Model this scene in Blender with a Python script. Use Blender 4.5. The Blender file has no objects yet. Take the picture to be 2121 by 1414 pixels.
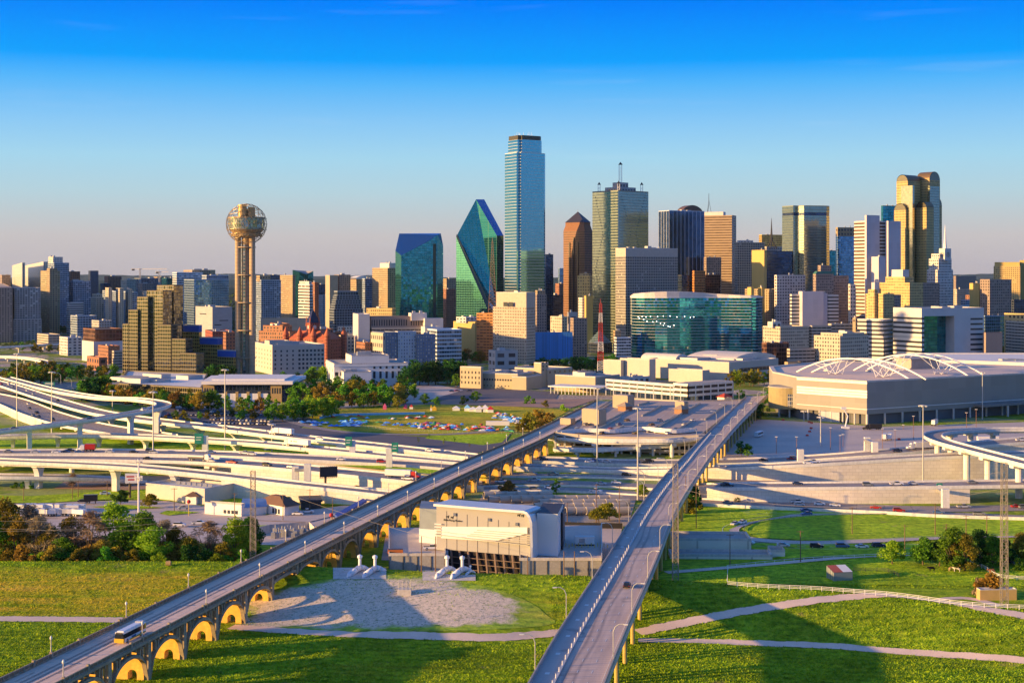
import bpy, math, random
from mathutils import Vector
R = math.radians
scn = bpy.context.scene
COL = scn.collection
# ------------------------------------------------------------ camera
F, CX, HY, H = 3000.0, 1060.5, 568.0, 104.0      # focal length, centre and horizon in pixels of the 2121 px photo; eye height in metres
cd = bpy.data.cameras.new("camera"); cam = bpy.data.objects.new("camera", cd); COL.objects.link(cam)
cam.location = (0, 0, H); cam.rotation_euler = (R(90), 0, 0)
cd.sensor_width = 36; cd.lens = 36 * F / 2121; cd.shift_y = -139 / 2121; cd.clip_start = 2; cd.clip_end = 120000
scn.camera = cam
# ------------------------------------------------------------ sky, sun, exposure
SUN_EL, SUN_AZ = 8.6, 253.0                       # azimuth clockwise from +Y
scn.view_settings.view_transform = 'Standard'; scn.view_settings.look = 'None'
scn.view_settings.exposure = 1.02; scn.view_settings.gamma = 1
tosun = Vector((math.sin(R(SUN_AZ)) * math.cos(R(SUN_EL)), math.cos(R(SUN_AZ)) * math.cos(R(SUN_EL)), math.sin(R(SUN_EL))))
W = bpy.data.worlds.new("World"); scn.world = W; W.use_nodes = True
nt = W.node_tree; nt.nodes.clear()
def N(nt, t, ins=None, **kw):
    n = nt.nodes.new(t)
    for k, v in kw.items(): setattr(n, k, v)
    for k, v in (ins or {}).items():
        s = n.inputs[k]
        if isinstance(v, bpy.types.NodeSocket): nt.links.new(v, s)
        else: s.default_value = v
    return n
def M(nt, op, a, b=0.0, c=None, clamp=False):
    d = {0: a, 1: b}
    if c is not None: d[2] = c
    n = N(nt, 'ShaderNodeMath', d, operation=op); n.use_clamp = clamp
    return n.outputs[0]
def MIX(nt, fac, a, b, mode='MIX'):
    n = N(nt, 'ShaderNodeMix', data_type='RGBA', blend_type=mode)
    for i, v in ((0, fac), (6, a), (7, b)):
        if isinstance(v, bpy.types.NodeSocket): nt.links.new(v, n.inputs[i])
        else: n.inputs[i].default_value = v if i == 0 else (tuple(v) + (1,))[:4]
    return n.outputs[2]
def RAMP(nt, fac, stops, interp='LINEAR'):
    n = N(nt, 'ShaderNodeValToRGB', {0: fac}); cr = n.color_ramp; cr.interpolation = interp
    while len(cr.elements) < len(stops): cr.elements.new(0.5)
    for e, (p, c) in zip(cr.elements, stops): e.position = p; e.color = (tuple(c) + (1,))[:4]
    return n.outputs[0]
sky = N(nt, 'ShaderNodeTexSky', sky_type='NISHITA', sun_disc=False, sun_elevation=R(SUN_EL), sun_rotation=R(SUN_AZ),
        altitude=100, air_density=1.0, dust_density=1.0, ozone_density=2.0)
tc = N(nt, 'ShaderNodeTexCoord'); sp = N(nt, 'ShaderNodeSeparateXYZ', {0: tc.outputs['Generated']})
el = M(nt, 'MULTIPLY', M(nt, 'ARCSINE', sp.outputs[2]), 180 / math.pi)       # elevation in degrees
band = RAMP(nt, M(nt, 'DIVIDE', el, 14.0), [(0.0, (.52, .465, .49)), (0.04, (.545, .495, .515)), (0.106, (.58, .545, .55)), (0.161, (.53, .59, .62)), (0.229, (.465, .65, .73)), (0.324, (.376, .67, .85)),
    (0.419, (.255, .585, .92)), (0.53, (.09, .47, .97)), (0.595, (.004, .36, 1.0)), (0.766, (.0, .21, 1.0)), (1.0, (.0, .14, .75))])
wisp = N(nt, 'ShaderNodeTexNoise', {0: N(nt, 'ShaderNodeMapping', {0: tc.outputs['Generated'], 'Scale': (7, 7, 90)}).outputs[0], 'Scale': 1.0, 'Detail': 6})
band = MIX(nt, M(nt, 'MULTIPLY', M(nt, 'SUBTRACT', wisp.outputs[0], .60, clamp=True), .45), band, (.7, .78, .9))
dots = N(nt, 'ShaderNodeVectorMath', {0: tc.outputs['Generated'], 1: tuple(tosun)}, operation='DOT_PRODUCT').outputs['Value']
# the sky opposite the sun and behind the camera is bluer near the horizon
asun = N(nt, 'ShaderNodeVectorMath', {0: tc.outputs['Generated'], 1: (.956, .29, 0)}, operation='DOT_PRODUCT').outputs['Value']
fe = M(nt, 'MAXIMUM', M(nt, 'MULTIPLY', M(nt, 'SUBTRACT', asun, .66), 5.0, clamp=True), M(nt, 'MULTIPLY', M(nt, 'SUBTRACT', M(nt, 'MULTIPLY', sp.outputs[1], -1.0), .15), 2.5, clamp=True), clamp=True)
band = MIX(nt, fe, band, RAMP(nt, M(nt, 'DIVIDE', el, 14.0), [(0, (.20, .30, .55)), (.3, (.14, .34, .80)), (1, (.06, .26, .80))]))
glow = M(nt, 'POWER', M(nt, 'MAXIMUM', dots, 0.0), 9.0)
band = MIX(nt, M(nt, 'MULTIPLY', glow, .8), band, (3.4, 2.2, 1.0))
bandS = MIX(nt, 1.0, band, (4.95, 4.95, 4.95), 'MULTIPLY')
fb = M(nt, 'SUBTRACT', 1.0, M(nt, 'DIVIDE', M(nt, 'SUBTRACT', el, 12.5), 14.0, clamp=True))
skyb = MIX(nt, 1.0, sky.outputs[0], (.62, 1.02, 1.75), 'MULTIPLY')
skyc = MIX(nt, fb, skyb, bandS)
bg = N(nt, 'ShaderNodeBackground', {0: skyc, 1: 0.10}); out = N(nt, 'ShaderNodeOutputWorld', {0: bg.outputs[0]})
sl = bpy.data.lights.new("sun", 'SUN'); sl.energy = 5.0; sl.angle = R(0.5); sl.color = (1.0, .60, .215)
so = bpy.data.objects.new("sun", sl); COL.objects.link(so); so.rotation_euler = (-tosun).to_track_quat('-Z', 'Y').to_euler(); so.location = (-300, 0, 400)
# ------------------------------------------------------------ materials
MATS = {}
def newmat(name):
    m = bpy.data.materials.new(name); m.use_nodes = True; t = m.node_tree; t.nodes.clear()
    p = N(t, 'ShaderNodeBsdfPrincipled'); o = N(t, 'ShaderNodeOutputMaterial', {0: p.outputs[0]})
    return m, t, p
def pos(t): return N(t, 'ShaderNodeNewGeometry').outputs['Position']
def noise(t, scale, detail=4, vec=None, rough=.6):
    return N(t, 'ShaderNodeTexNoise', {0: vec or pos(t), 'Scale': scale, 'Detail': detail, 'Roughness': rough}).outputs[0]
def mat(name, col, rough=.75, metal=0.0, sc=0.4, amt=.25, bump=0.0, spec=.4, sc2=None, emit=None, streak=0.0, lanes=0.0):
    if name in MATS: return MATS[name]
    m, t, p = newmat(name)
    n = noise(t, sc); k = M(t, 'MULTIPLY_ADD', n, 2 * amt, 1 - amt)
    if sc2: k = M(t, 'MULTIPLY', k, M(t, 'MULTIPLY_ADD', noise(t, sc2, 2), 2 * amt, 1 - amt))
    if streak:   # drip stains down the face
        k = M(t, 'MULTIPLY', k, M(t, 'MULTIPLY_ADD', noise(t, 1.0, 4, N(t, 'ShaderNodeMapping', {0: pos(t), 'Scale': (.7, .7, .06)}).outputs[0]), 2 * streak, 1 - streak))
    if lanes:    # tyre-darkened lanes and cross joints; UV runs along and across the road
        U, V, _ = N(t, 'ShaderNodeSeparateXYZ', {0: N(t, 'ShaderNodeUVMap').outputs[0]}).outputs
        w_ = M(t, 'MULTIPLY_ADD', M(t, 'SINE', M(t, 'MULTIPLY', M(t, 'ADD', V, M(t, 'MULTIPLY', noise(t, .03, 2), .8)), 3.49)), lanes, 1.0)
        k = M(t, 'MULTIPLY', M(t, 'MULTIPLY', k, w_), M(t, 'MULTIPLY_ADD', M(t, 'LESS_THAN', M(t, 'FRACT', M(t, 'DIVIDE', U, 12.0)), .035), -.35, 1.0))
        k = M(t, 'MULTIPLY', k, M(t, 'MULTIPLY_ADD', noise(t, 1.0, 4, N(t, 'ShaderNodeMapping', {0: N(t, 'ShaderNodeUVMap').outputs[0], 'Scale': (.02, .5, 1)}).outputs[0]), .5, .75))
    g = N(t, 'ShaderNodeCombineXYZ', {0: k, 1: k, 2: k}).outputs[0]
    t.links.new(MIX(t, 1.0, tuple(col), g, 'MULTIPLY'), p.inputs['Base Color'])
    p.inputs['Roughness'].default_value = rough; p.inputs['Metallic'].default_value = metal; p.inputs['Specular IOR Level'].default_value = spec
    if emit: p.inputs['Emission Color'].default_value = tuple(emit) + (1,); p.inputs['Emission Strength'].default_value = 1
    if bump:
        b = N(t, 'ShaderNodeBump', {'Height': noise(t, sc * 6), 'Strength': bump, 'Distance': .1}); t.links.new(b.outputs[0], p.inputs['Normal'])
    MATS[name] = m; return m
def fac(name, wall, glass=(.03, .04, .06), fx=.6, fy=.55, gm=0.0, gr=.12, var=.5, tilt=.012, rough=.7, blind=.10, blindc=None, stain=.18, wm=0.0, band=None, mul=0):
    """facade: UV in bays x storeys. wall + window grid; each pane gets its own tint and a small tilt; band = colour of every n-th storey"""
    if name in MATS: return MATS[name]
    m, t, p = newmat(name)
    uv = N(t, 'ShaderNodeSeparateXYZ', {0: N(t, 'ShaderNodeUVMap').outputs[0]})
    u, v = uv.outputs[0], uv.outputs[1]
    fu = M(t, 'ABSOLUTE', M(t, 'SUBTRACT', M(t, 'FRACT', u), .5)); fv = M(t, 'ABSOLUTE', M(t, 'SUBTRACT', M(t, 'FRACT', v), .5))
    mk = M(t, 'MULTIPLY', M(t, 'LESS_THAN', fu, fx / 2), M(t, 'LESS_THAN', fv, fy / 2))
    if mul:   # a thin mullion across each wide pane
        mk = M(t, 'MULTIPLY', mk, M(t, 'GREATER_THAN', M(t, 'ABSOLUTE', M(t, 'SUBTRACT', M(t, 'FRACT', M(t, 'MULTIPLY', u, mul)), .5)), .06))
    cell = N(t, 'ShaderNodeCombineXYZ', {0: M(t, 'FLOOR', u), 1: M(t, 'FLOOR', v), 2: 3.7}).outputs[0]
    wn = N(t, 'ShaderNodeTexWhiteNoise', {0: cell}, noise_dimensions='3D')
    r = wn.outputs['Value']
    k = M(t, 'MULTIPLY_ADD', r, 2 * var, 1 - var)
    gcol = MIX(t, 1.0, glass, N(t, 'ShaderNodeCombineXYZ', {0: k, 1: k, 2: k}).outputs[0], 'MULTIPLY')
    if blind: gcol = MIX(t, M(t, 'MULTIPLY', M(t, 'GREATER_THAN', r, 1 - blind), .6), gcol, blindc or tuple(min(1, c * 1.1 + .08) for c in wall))
    s = M(t, 'MULTIPLY_ADD', noise(t, .05, 5), 2 * stain, 1 - stain)
    wcol = MIX(t, 1.0, wall, N(t, 'ShaderNodeCombineXYZ', {0: s, 1: s, 2: s}).outputs[0], 'MULTIPLY')
    if band: wcol = MIX(t, M(t, 'LESS_THAN', M(t, 'FRACT', M(t, 'DIVIDE', M(t, 'FLOOR', v), band[0])), .5 / band[0]), wcol, band[1])
    t.links.new(MIX(t, mk, wcol, gcol), p.inputs['Base Color'])
    t.links.new(M(t, 'MULTIPLY_ADD', mk, gr - rough, rough), p.inputs['Roughness'])
    t.links.new(M(t, 'MULTIPLY_ADD', mk, gm - wm, wm), p.inputs['Metallic'])
    if tilt:
        off = N(t, 'ShaderNodeVectorMath', {0: wn.outputs['Color'], 1: (.5, .5, .5)}, operation='SUBTRACT').outputs[0]
        off = N(t, 'ShaderNodeVectorMath', {0: off, 3: M(t, 'MULTIPLY', mk, tilt)}, operation='SCALE').outputs[0]
        nn = N(t, 'ShaderNodeVectorMath', {0: N(t, 'ShaderNodeNewGeometry').outputs['Normal'], 1: off}, operation='ADD').outputs[0]
        t.links.new(N(t, 'ShaderNodeVectorMath', {0: nn}, operation='NORMALIZE').outputs[0], p.inputs['Normal'])
    MATS[name] = m; return m
def leafmat(name, c1, c2, c3, tr=.35):
    m, t, p = newmat(name)
    g = N(t, 'ShaderNodeNewGeometry'); oi = N(t, 'ShaderNodeObjectInfo')
    big = noise(t, .35, 2)
    k = M(t, 'ADD', M(t, 'MULTIPLY', g.outputs['Random Per Island'], .55), M(t, 'MULTIPLY', big, .45))
    c = RAMP(t, k, [(.15, c1), (.5, c2), (.85, c3)])
    h = N(t, 'ShaderNodeHueSaturation', {'Hue': M(t, 'MULTIPLY_ADD', oi.outputs['Random'], .05, .475), 'Value': M(t, 'MULTIPLY_ADD', oi.outputs['Random'], .5, .75), 'Color': c}).outputs[0]
    t.nodes.remove(p); o = [n for n in t.nodes if n.type == 'OUTPUT_MATERIAL'][0]
    d = N(t, 'ShaderNodeBsdfDiffuse', {0: h}); tl = N(t, 'ShaderNodeBsdfTranslucent', {0: h})
    mx = N(t, 'ShaderNodeMixShader', {0: tr, 1: d.outputs[0], 2: tl.outputs[0]}); t.links.new(mx.outputs[0], o.inputs[0])
    MATS[name] = m; return m
# ------------------------------------------------------------ mesh building
ORG = {}
class MB:
    def __init__(s): s.v, s.f, s.m, s.u = [], [], [], []
    def poly(s, pts, mi=0, uv=None):
        i = len(s.v); s.v += [tuple(p) for p in pts]; s.f.append(tuple(range(i, i + len(pts)))); s.m.append(mi)
        s.u.append(uv or [(p[0], p[1]) for p in pts])
    def prism(s, poly, z0, z1, mi=0, top=1, bay=3.0, fl=3.5, bottom=False, skip=()):
        """extrude a CCW footprint; wall UVs count whole bays and storeys; z1 may be a list of heights"""
        n = len(poly); zt = z1 if isinstance(z1, (list, tuple)) else [z1] * n; zm = max(zt); nv = max(1, round((zm - z0) / fl))
        for i in range(n):
            if i in skip: continue
            a, b = poly[i], poly[(i + 1) % n]; L = math.hypot(b[0] - a[0], b[1] - a[1]); nu = max(1, round(L / bay)); o = 37 * i
            h = lambda z: (z - z0) / (zm - z0) * nv
            s.poly([(a[0], a[1], z0), (b[0], b[1], z0), (b[0], b[1], zt[(i + 1) % n]), (a[0], a[1], zt[i])], mi,
                   [(o, 0), (o + nu, 0), (o + nu, h(zt[(i + 1) % n])), (o, h(zt[i]))])
        s.poly([(p[0], p[1], z) for p, z in zip(poly, zt)], top)
        if bottom: s.poly([(p[0], p[1], z0) for p in reversed(poly)], top)
        return s
    def box(s, c, d, rot=0.0, mi=0, top=None):
        """box standing on c (centre of its base), d = size, rot in radians"""
        ca, sa = math.cos(rot), math.sin(rot); x, y = d[0] / 2, d[1] / 2
        P = [(c[0] + a * ca - b * sa, c[1] + a * sa + b * ca) for a, b in ((-x, -y), (x, -y), (x, y), (-x, y))]
        return s.prism(P, c[2], c[2] + d[2], mi, mi if top is None else top, bottom=True)
    def cyl(s, a, b, r0, r1=None, n=10, mi=0, caps=True):
        a, b = Vector(a), Vector(b); r1 = r0 if r1 is None else r1; d = (b - a); 
        if d.length < 1e-6: return s
        z = d.normalized(); x = z.orthogonal().normalized(); y = z.cross(x); i = len(s.v)
        for c, r in ((a, r0), (b, r1)):
            for k in range(n):
                q = 2 * math.pi * k / n; s.v.append(tuple(c + x * (r * math.cos(q)) + y * (r * math.sin(q))))
        L = d.length
        for k in range(n):
            l = (k + 1) % n; s.f.append((i + k, i + l, i + n + l, i + n + k)); s.m.append(mi); s.u.append([(k, 0), (k + 1, 0), (k + 1, L / 3.5), (k, L / 3.5)])
        if caps:
            s.f.append(tuple(i + n - 1 - k for k in range(n))); s.m.append(mi); s.u.append([(0, 0)] * n)
            s.f.append(tuple(i + n + k for k in range(n))); s.m.append(mi); s.u.append([(0, 0)] * n)
        return s
    def tube(s, pts, r, n=6, mi=0):
        for a, b in zip(pts, pts[1:]): s.cyl(a, b, r, r, n, mi)
        return s
    def lathe(s, c, prof, n=24, mi=0, a0=0.0, a1=2 * math.pi, fl=None):
        """revolve prof [(r, z)] about the vertical through c"""
        full = abs(a1 - a0 - 2 * math.pi) < 1e-6
        for (r0, z0), (r1, z1) in zip(prof, prof[1:]):
            for k in range(n):
                p, q = a0 + (a1 - a0) * k / n, a0 + (a1 - a0) * (k + 1) / n
                f = lambda r, t, z: (c[0] + r * math.cos(t), c[1] + r * math.sin(t), c[2] + z)
                P = [f(r0, p, z0), f(r0, q, z0), f(r1, q, z1), f(r1, p, z1)]; U = [(k, z0 / (fl or 3.5)), (k + 1, z0 / (fl or 3.5)), (k + 1, z1 / (fl or 3.5)), (k, z1 / (fl or 3.5))]
                if r0 < 1e-6: P, U = P[1:] if False else [P[0], P[2], P[3]], [U[0], U[2], U[3]]
                elif r1 < 1e-6: P, U = P[:3], U[:3]
                s.poly(P, mi, U)
        return s
    def build(s, name, mats, parent=None, smooth=False, label=None, stuff=False):
        me = bpy.data.meshes.new(name); o0 = ORG.get(parent.name, Vector()) if parent else Vector()
        me.from_pydata([(x - o0[0], y - o0[1], z - o0[2]) for x, y, z in s.v], [], s.f)
        for m in (mats if isinstance(mats, (list, tuple)) else [mats]): me.materials.append(m)
        nm = len(me.materials)
        me.polygons.foreach_set('material_index', [min(i, nm - 1) for i in s.m])
        ul = me.uv_layers.new(name='UVMap'); ul.data.foreach_set('uv', [c for f in s.u for p in f for c in p])
        if smooth: me.polygons.foreach_set('use_smooth', [True] * len(s.f))
        me.update(); o = bpy.data.objects.new(name, me); COL.objects.link(o)
        if parent: o.parent = parent; ORG[o.name] = o0
        if label: o['label'] = label
        if stuff: o['kind'] = 'stuff'
        return o
def tag(o, label, cat, group=None):
    o['label'] = label; o['category'] = cat
    if group: o['group'] = group
    return o
def thing(name, label, cat, loc, group=None, rz=0.0):
    o = bpy.data.objects.new(name, None); COL.objects.link(o); o.location = loc; o.rotation_euler.z = rz; ORG[o.name] = Vector(loc)
    return tag(o, label, cat, group)
def struct(o, kind='structure'): o['kind'] = kind; return o
KIDS = {}
def dup(root, loc, rz=0.0, sc=1.0, label=None, mats=None, group=None):
    """copy a thing with its parts and sub-parts; mats swaps materials by name on the copy (linked to the object)"""
    def cp(o, par):
        c = o.copy(); COL.objects.link(c)
        if par: c.parent = par
        if mats and c.type == 'MESH':
            for s in c.material_slots:
                if s.material and s.material.name in mats: m = mats[s.material.name]; s.link = 'OBJECT'; s.material = m
        for ch in KIDS.get(o.name, ()): cp(ch, c)
        return c
    r = cp(root, None); r.location = loc; r.rotation_euler.z = rz; r.scale = (sc, sc, sc) if not isinstance(sc, tuple) else sc
    if label: r['label'] = label
    if group: r['group'] = group
    return r
def proto(root):
    """remember a prototype's children so that copies are quick; the prototype itself is deleted at the end"""
    PROTOS.append(root)
    def w(o):
        KIDS[o.name] = [c for c in o.children]
        for c in KIDS[o.name]: w(c)
    w(root); return root
PROTOS = []
ORD = ['leftmost', 'second from left', 'third from left', 'fourth from left', 'fifth from left', 'sixth from left', 'seventh from left', 'eighth from left', 'ninth from left', 'tenth from left',
       'eleventh from left', 'twelfth from left', 'thirteenth from left', 'fourteenth from left', 'fifteenth from left', 'sixteenth from left', 'seventeenth from left', 'eighteenth from left', 'nineteenth from left', 'twentieth from left']
def ordn(i, n): return 'only' if n == 1 else ('rightmost' if i == n - 1 else (ORD[i] if i <= n // 2 + 1 or n - 1 - i > 8 else ORD[n - 1 - i].replace('left', 'right')))
# ------------------------------------------------------------ picture <-> place
def sm(a, b, x): x = max(0.0, min(1.0, (x - a) / (b - a))); return x * x * (3 - 2 * x)
def G(px, py, z=0.0): Y = F * (H - z) / (py - HY); return Vector(((px - CX) * Y / F, Y, z))
def XA(px, Y): return (px - CX) * Y / F
def ZA(py, Y): return H - (py - HY) * Y / F
CREST = [(-900, 1165), (0, 1165), (480, 1165), (700, 1178), (1000, 1190), (1150, 1193), (1350, 1203), (1700, 1222), (2121, 1262), (2600, 1275)]
CW = [tuple(G(x, y, 7.0)[:2]) for x, y in CREST]
def crest(X):
    if X <= CW[0][0]: return CW[0][1]
    for (a, b), (c, d) in zip(CW, CW[1:]):
        if X <= c: return b + (d - b) * sm(0, 1, (X - a) / (c - a))
    return CW[-1][1]
def T(X, Y):
    """height of the terrain: flat floodplain and town with the levee ridge between them"""
    d = Y - crest(X)
    if d < -60 or d > 45: return 0.0
    bulge = 15 * math.exp(-((X + 22) / 27) ** 4)
    if d < -2: return 7.0 * (.6 * max(0, min(1, (d + 46 + bulge) / (44 + bulge))) + .4 * sm(-46 - bulge, -2, d))
    return 7.0 * (1 - sm(2, 19, d))
def GT(px, py):
    """point of the terrain seen at a pixel"""
    k = (py - HY) / F; Y0 = 250.0; Y = Y0
    while Y < 3000:
        if H - k * Y < T((px - CX) * Y / F, Y): break
        Y0 = Y; Y += 2.0
    for _ in range(18):
        m = (Y0 + Y) / 2
        if H - k * m < T((px - CX) * m / F, m): Y = m
        else: Y0 = m
    X = (px - CX) * Y / F; return Vector((X, Y, T(X, Y)))
def cat_rom(P, n):
    P = [Vector(p) for p in P]; Q = [P[0] * 2 - P[1]] + P + [P[-1] * 2 - P[-2]]; out = []
    for i in range(1, len(Q) - 2):
        a, b, c, d = Q[i - 1:i + 3]
        for k in range(n):
            t = k / n; out.append(.5 * ((2 * b) + (c - a) * t + (2 * a - 5 * b + 4 * c - d) * t * t + (3 * b - a - 3 * c + d) * t ** 3))
    return out + [P[-1]]
def offs(P, d):
    """offset a 3-D polyline sideways (positive = right of travel)"""
    out = []
    for i, p in enumerate(P):
        a, b = P[max(0, i - 1)], P[min(len(P) - 1, i + 1)]; t = Vector((b.x - a.x, b.y - a.y, 0)); t = t.normalized() if t.length else Vector((1, 0, 0))
        out.append(Vector((p.x + t.y * d, p.y - t.x * d, p.z)))
    return out
def rail(mb, P, d, w, z0, z1, mi=0):
    """a solid strip of rectangular section along polyline P: sideways from d to d+w, up from z0 to z1"""
    A, B = offs(P, d), offs(P, d + w); s = 0.0
    for i in range(len(P) - 1):
        L = (P[i + 1] - P[i]).length
        f = lambda p, z: (p.x, p.y, p.z + z); uv = lambda h: [(s, 0), (s + L, 0), (s + L, h), (s, h)]
        a, b, c, e = A[i], A[i + 1], B[i], B[i + 1]
        mb.poly([f(a, z1), f(c, z1), f(e, z1), f(b, z1)], mi, uv(w)); mb.poly([f(b, z0), f(a, z0), f(a, z1), f(b, z1)], mi, uv(z1 - z0))
        mb.poly([f(c, z0), f(e, z0), f(e, z1), f(c, z1)], mi, uv(z1 - z0)); mb.poly([f(a, z0), f(b, z0), f(e, z0), f(c, z0)], mi, uv(w)); s += L
    f = lambda p, z: (p.x, p.y, p.z + z)
    for i, o in ((0, 1), (len(P) - 1, -1)):
        q = [f(A[i], z0), f(A[i], z1), f(B[i], z1), f(B[i], z0)]; mb.poly(q if o < 0 else q[::-1], mi)
    return mb
# ============================================================ setting: ground, hills, lots, paths
def grassnodes(t, dry=.5):
    P = pos(t)
    n1 = noise(t, .018, 5); n2 = noise(t, .35, 6, None, .75); n3 = noise(t, 2.2, 4, None, .8)
    st = N(t, 'ShaderNodeMapping', {0: P, 'Scale': (.02, .16, .1)}).outputs[0]; n4 = noise(t, 1.0, 5, st)
    g = RAMP(t, n2, [(.28, (.06, .13, .007)), (.44, (.19, .32, .013)), (.58, (.34, .46, .02)), (.72, (.50, .54, .04))])
    d = RAMP(t, n2, [(.3, (.20, .22, .015)), (.55, (.40, .31, .035)), (.75, (.52, .36, .08))])
    k = M(t, 'MULTIPLY_ADD', M(t, 'ADD', M(t, 'MULTIPLY', n1, .55), M(t, 'MULTIPLY', n4, .45)), 6.5, -3.25 - .6 + dry, clamp=True)
    c = MIX(t, M(t, 'MULTIPLY', k, .85), g, d)
    kk = M(t, 'MULTIPLY', M(t, 'MULTIPLY_ADD', n3, .8, .65), M(t, 'MULTIPLY_ADD', noise(t, .05, 5, None, .7), 1.5, .25))
    c = MIX(t, 1.0, c, N(t, 'ShaderNodeCombineXYZ', {0: kk, 1: kk, 2: kk}).outputs[0], 'MULTIPLY')
    bare = M(t, 'MULTIPLY_ADD', noise(t, .055, 7, None, .72), 14.0, -8.6, clamp=True)
    c = MIX(t, M(t, 'MULTIPLY', bare, .7), c, (.30, .235, .11))
    X_, Y_, _ = N(t, 'ShaderNodeSeparateXYZ', {0: P}).outputs
    mow = M(t, 'MULTIPLY_ADD', M(t, 'SINE', M(t, 'ADD', M(t, 'MULTIPLY', Y_, 1.6), M(t, 'MULTIPLY', M(t, 'ADD', M(t, 'MULTIPLY', X_, .02), n1), 9.0))), .10, 1.0)
    c = MIX(t, 1.0, c, N(t, 'ShaderNodeCombineXYZ', {0: mow, 1: mow, 2: mow}).outputs[0], 'MULTIPLY')
    hgt = M(t, 'ADD', M(t, 'MULTIPLY', n2, .8), M(t, 'MULTIPLY', n3, .35))
    return c, hgt
def grassmat(name, dry, tint=(1, 1, 1)):
    m, t, p = newmat(name); c, h = grassnodes(t, dry); t.links.new(MIX(t, 1.0, c, tint, 'MULTIPLY'), p.inputs['Base Color'])
    p.inputs['Roughness'].default_value = .9; p.inputs['Specular IOR Level'].default_value = .1
    t.links.new(N(t, 'ShaderNodeBump', {'Height': h, 'Strength': 1.0, 'Distance': 1.2}).outputs[0], p.inputs['Normal']); MATS[name] = m; return m
LAWN = grassmat('lawn', -.25, (1.35, 1.35, 1.2)); DRYLAWN = grassmat('dry_lawn', 1.6, (1.35, 1.25, 1.1)); MEADOW = grassmat('meadow', .15, (1.35, 1.3, 1.2))
def leftdry(t, c):
    X, Y, Z = N(t, 'ShaderNodeSeparateXYZ', {0: pos(t)}).outputs; wob = M(t, 'MULTIPLY_ADD', noise(t, .02, 4), 40, -20)
    Yw = M(t, 'ADD', Y, M(t, 'MULTIPLY', wob, .3)); sl_ = lambda v, a, b: M(t, 'MULTIPLY', M(t, 'SUBTRACT', v, a), 1 / (b - a), clamp=True)
    left = M(t, 'MULTIPLY', sl_(M(t, 'ADD', X, wob), -78, -112), M(t, 'MULTIPLY', sl_(Yw, 438, 446), sl_(Yw, 482, 470)))
    left = M(t, 'MULTIPLY', left, M(t, 'MULTIPLY_ADD', noise(t, .12, 5), 3.0, -.75, clamp=True))
    st = N(t, 'ShaderNodeMapping', {0: pos(t), 'Scale': (.03, .35, .1)}).outputs[0]
    dryc = RAMP(t, noise(t, 1.0, 6, st), [(.3, (.24, .33, .012)), (.5, (.52, .45, .03)), (.7, (.72, .48, .07))])
    return MIX(t, M(t, 'MULTIPLY', left, .85), c, dryc)
def groundmat():
    m, t, p = newmat('ground'); c, h = grassnodes(t, .12)
    c = leftdry(t, c); X, Y, Z = N(t, 'ShaderNodeSeparateXYZ', {0: pos(t)}).outputs
    c = leftdry(t, c); X, Y, Z = N(t, 'ShaderNodeSeparateXYZ', {0: pos(t)}).outputs
    urb = RAMP(t, noise(t, .02, 5), [(.35, (.32, .28, .25)), (.47, (.44, .37, .31)), (.53, (.15, .23, .03)), (.66, (.24, .26, .04)), (.7, (.50, .40, .30))])
    kY = M(t, 'MULTIPLY', M(t, 'SUBTRACT', Y, 590), 1 / 60, clamp=True)
    kY2 = M(t, 'MULTIPLY', M(t, 'SUBTRACT', Y, 1000), 1 / 200, clamp=True)
    c = MIX(t, M(t, 'MULTIPLY', kY, M(t, 'MULTIPLY_ADD', kY2, .6, .4)), c, urb)
    far = RAMP(t, noise(t, .004, 6), [(.35, (.02, .035, .012)), (.55, (.05, .06, .02)), (.7, (.12, .10, .07))])
    c = MIX(t, M(t, 'MULTIPLY', M(t, 'SUBTRACT', Y, 2200), 1 / 900, clamp=True), c, far)
    t.links.new(c, p.inputs['Base Color']); p.inputs['Roughness'].default_value = .9; p.inputs['Specular IOR Level'].default_value = .1
    t.links.new(N(t, 'ShaderNodeBump', {'Height': h, 'Strength': 1.0, 'Distance': 1.2}).outputs[0], p.inputs['Normal']); return m
def axis(dense, step, far, n):
    a, b = dense; v = [a + step * i for i in range(int((b - a) / step) + 1)]
    lo = [a - (far[0]) * ((i / n) ** 3) for i in range(n, 0, -1)]; hi = [v[-1] + far[1] * ((i / n) ** 3) for i in range(1, n + 1)]
    return lo + v + hi
xs, ys = axis((-260, 260), 4, (14500, 14500), 14), axis((330, 600), 3, (3000, 26500), 14)
mb = MB(); nx = len(xs)
mb.v = [(x, y, T(x, y)) for y in ys for x in xs]
for j in range(len(ys) - 1):
    for i in range(nx - 1):
        a = j * nx + i; mb.f.append((a, a + 1, a + nx + 1, a + nx)); mb.m.append(0); mb.u.append([(0, 0)] * 4)
struct(mb.build('ground', groundmat(), smooth=True))
rng = random.Random(3)
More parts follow.
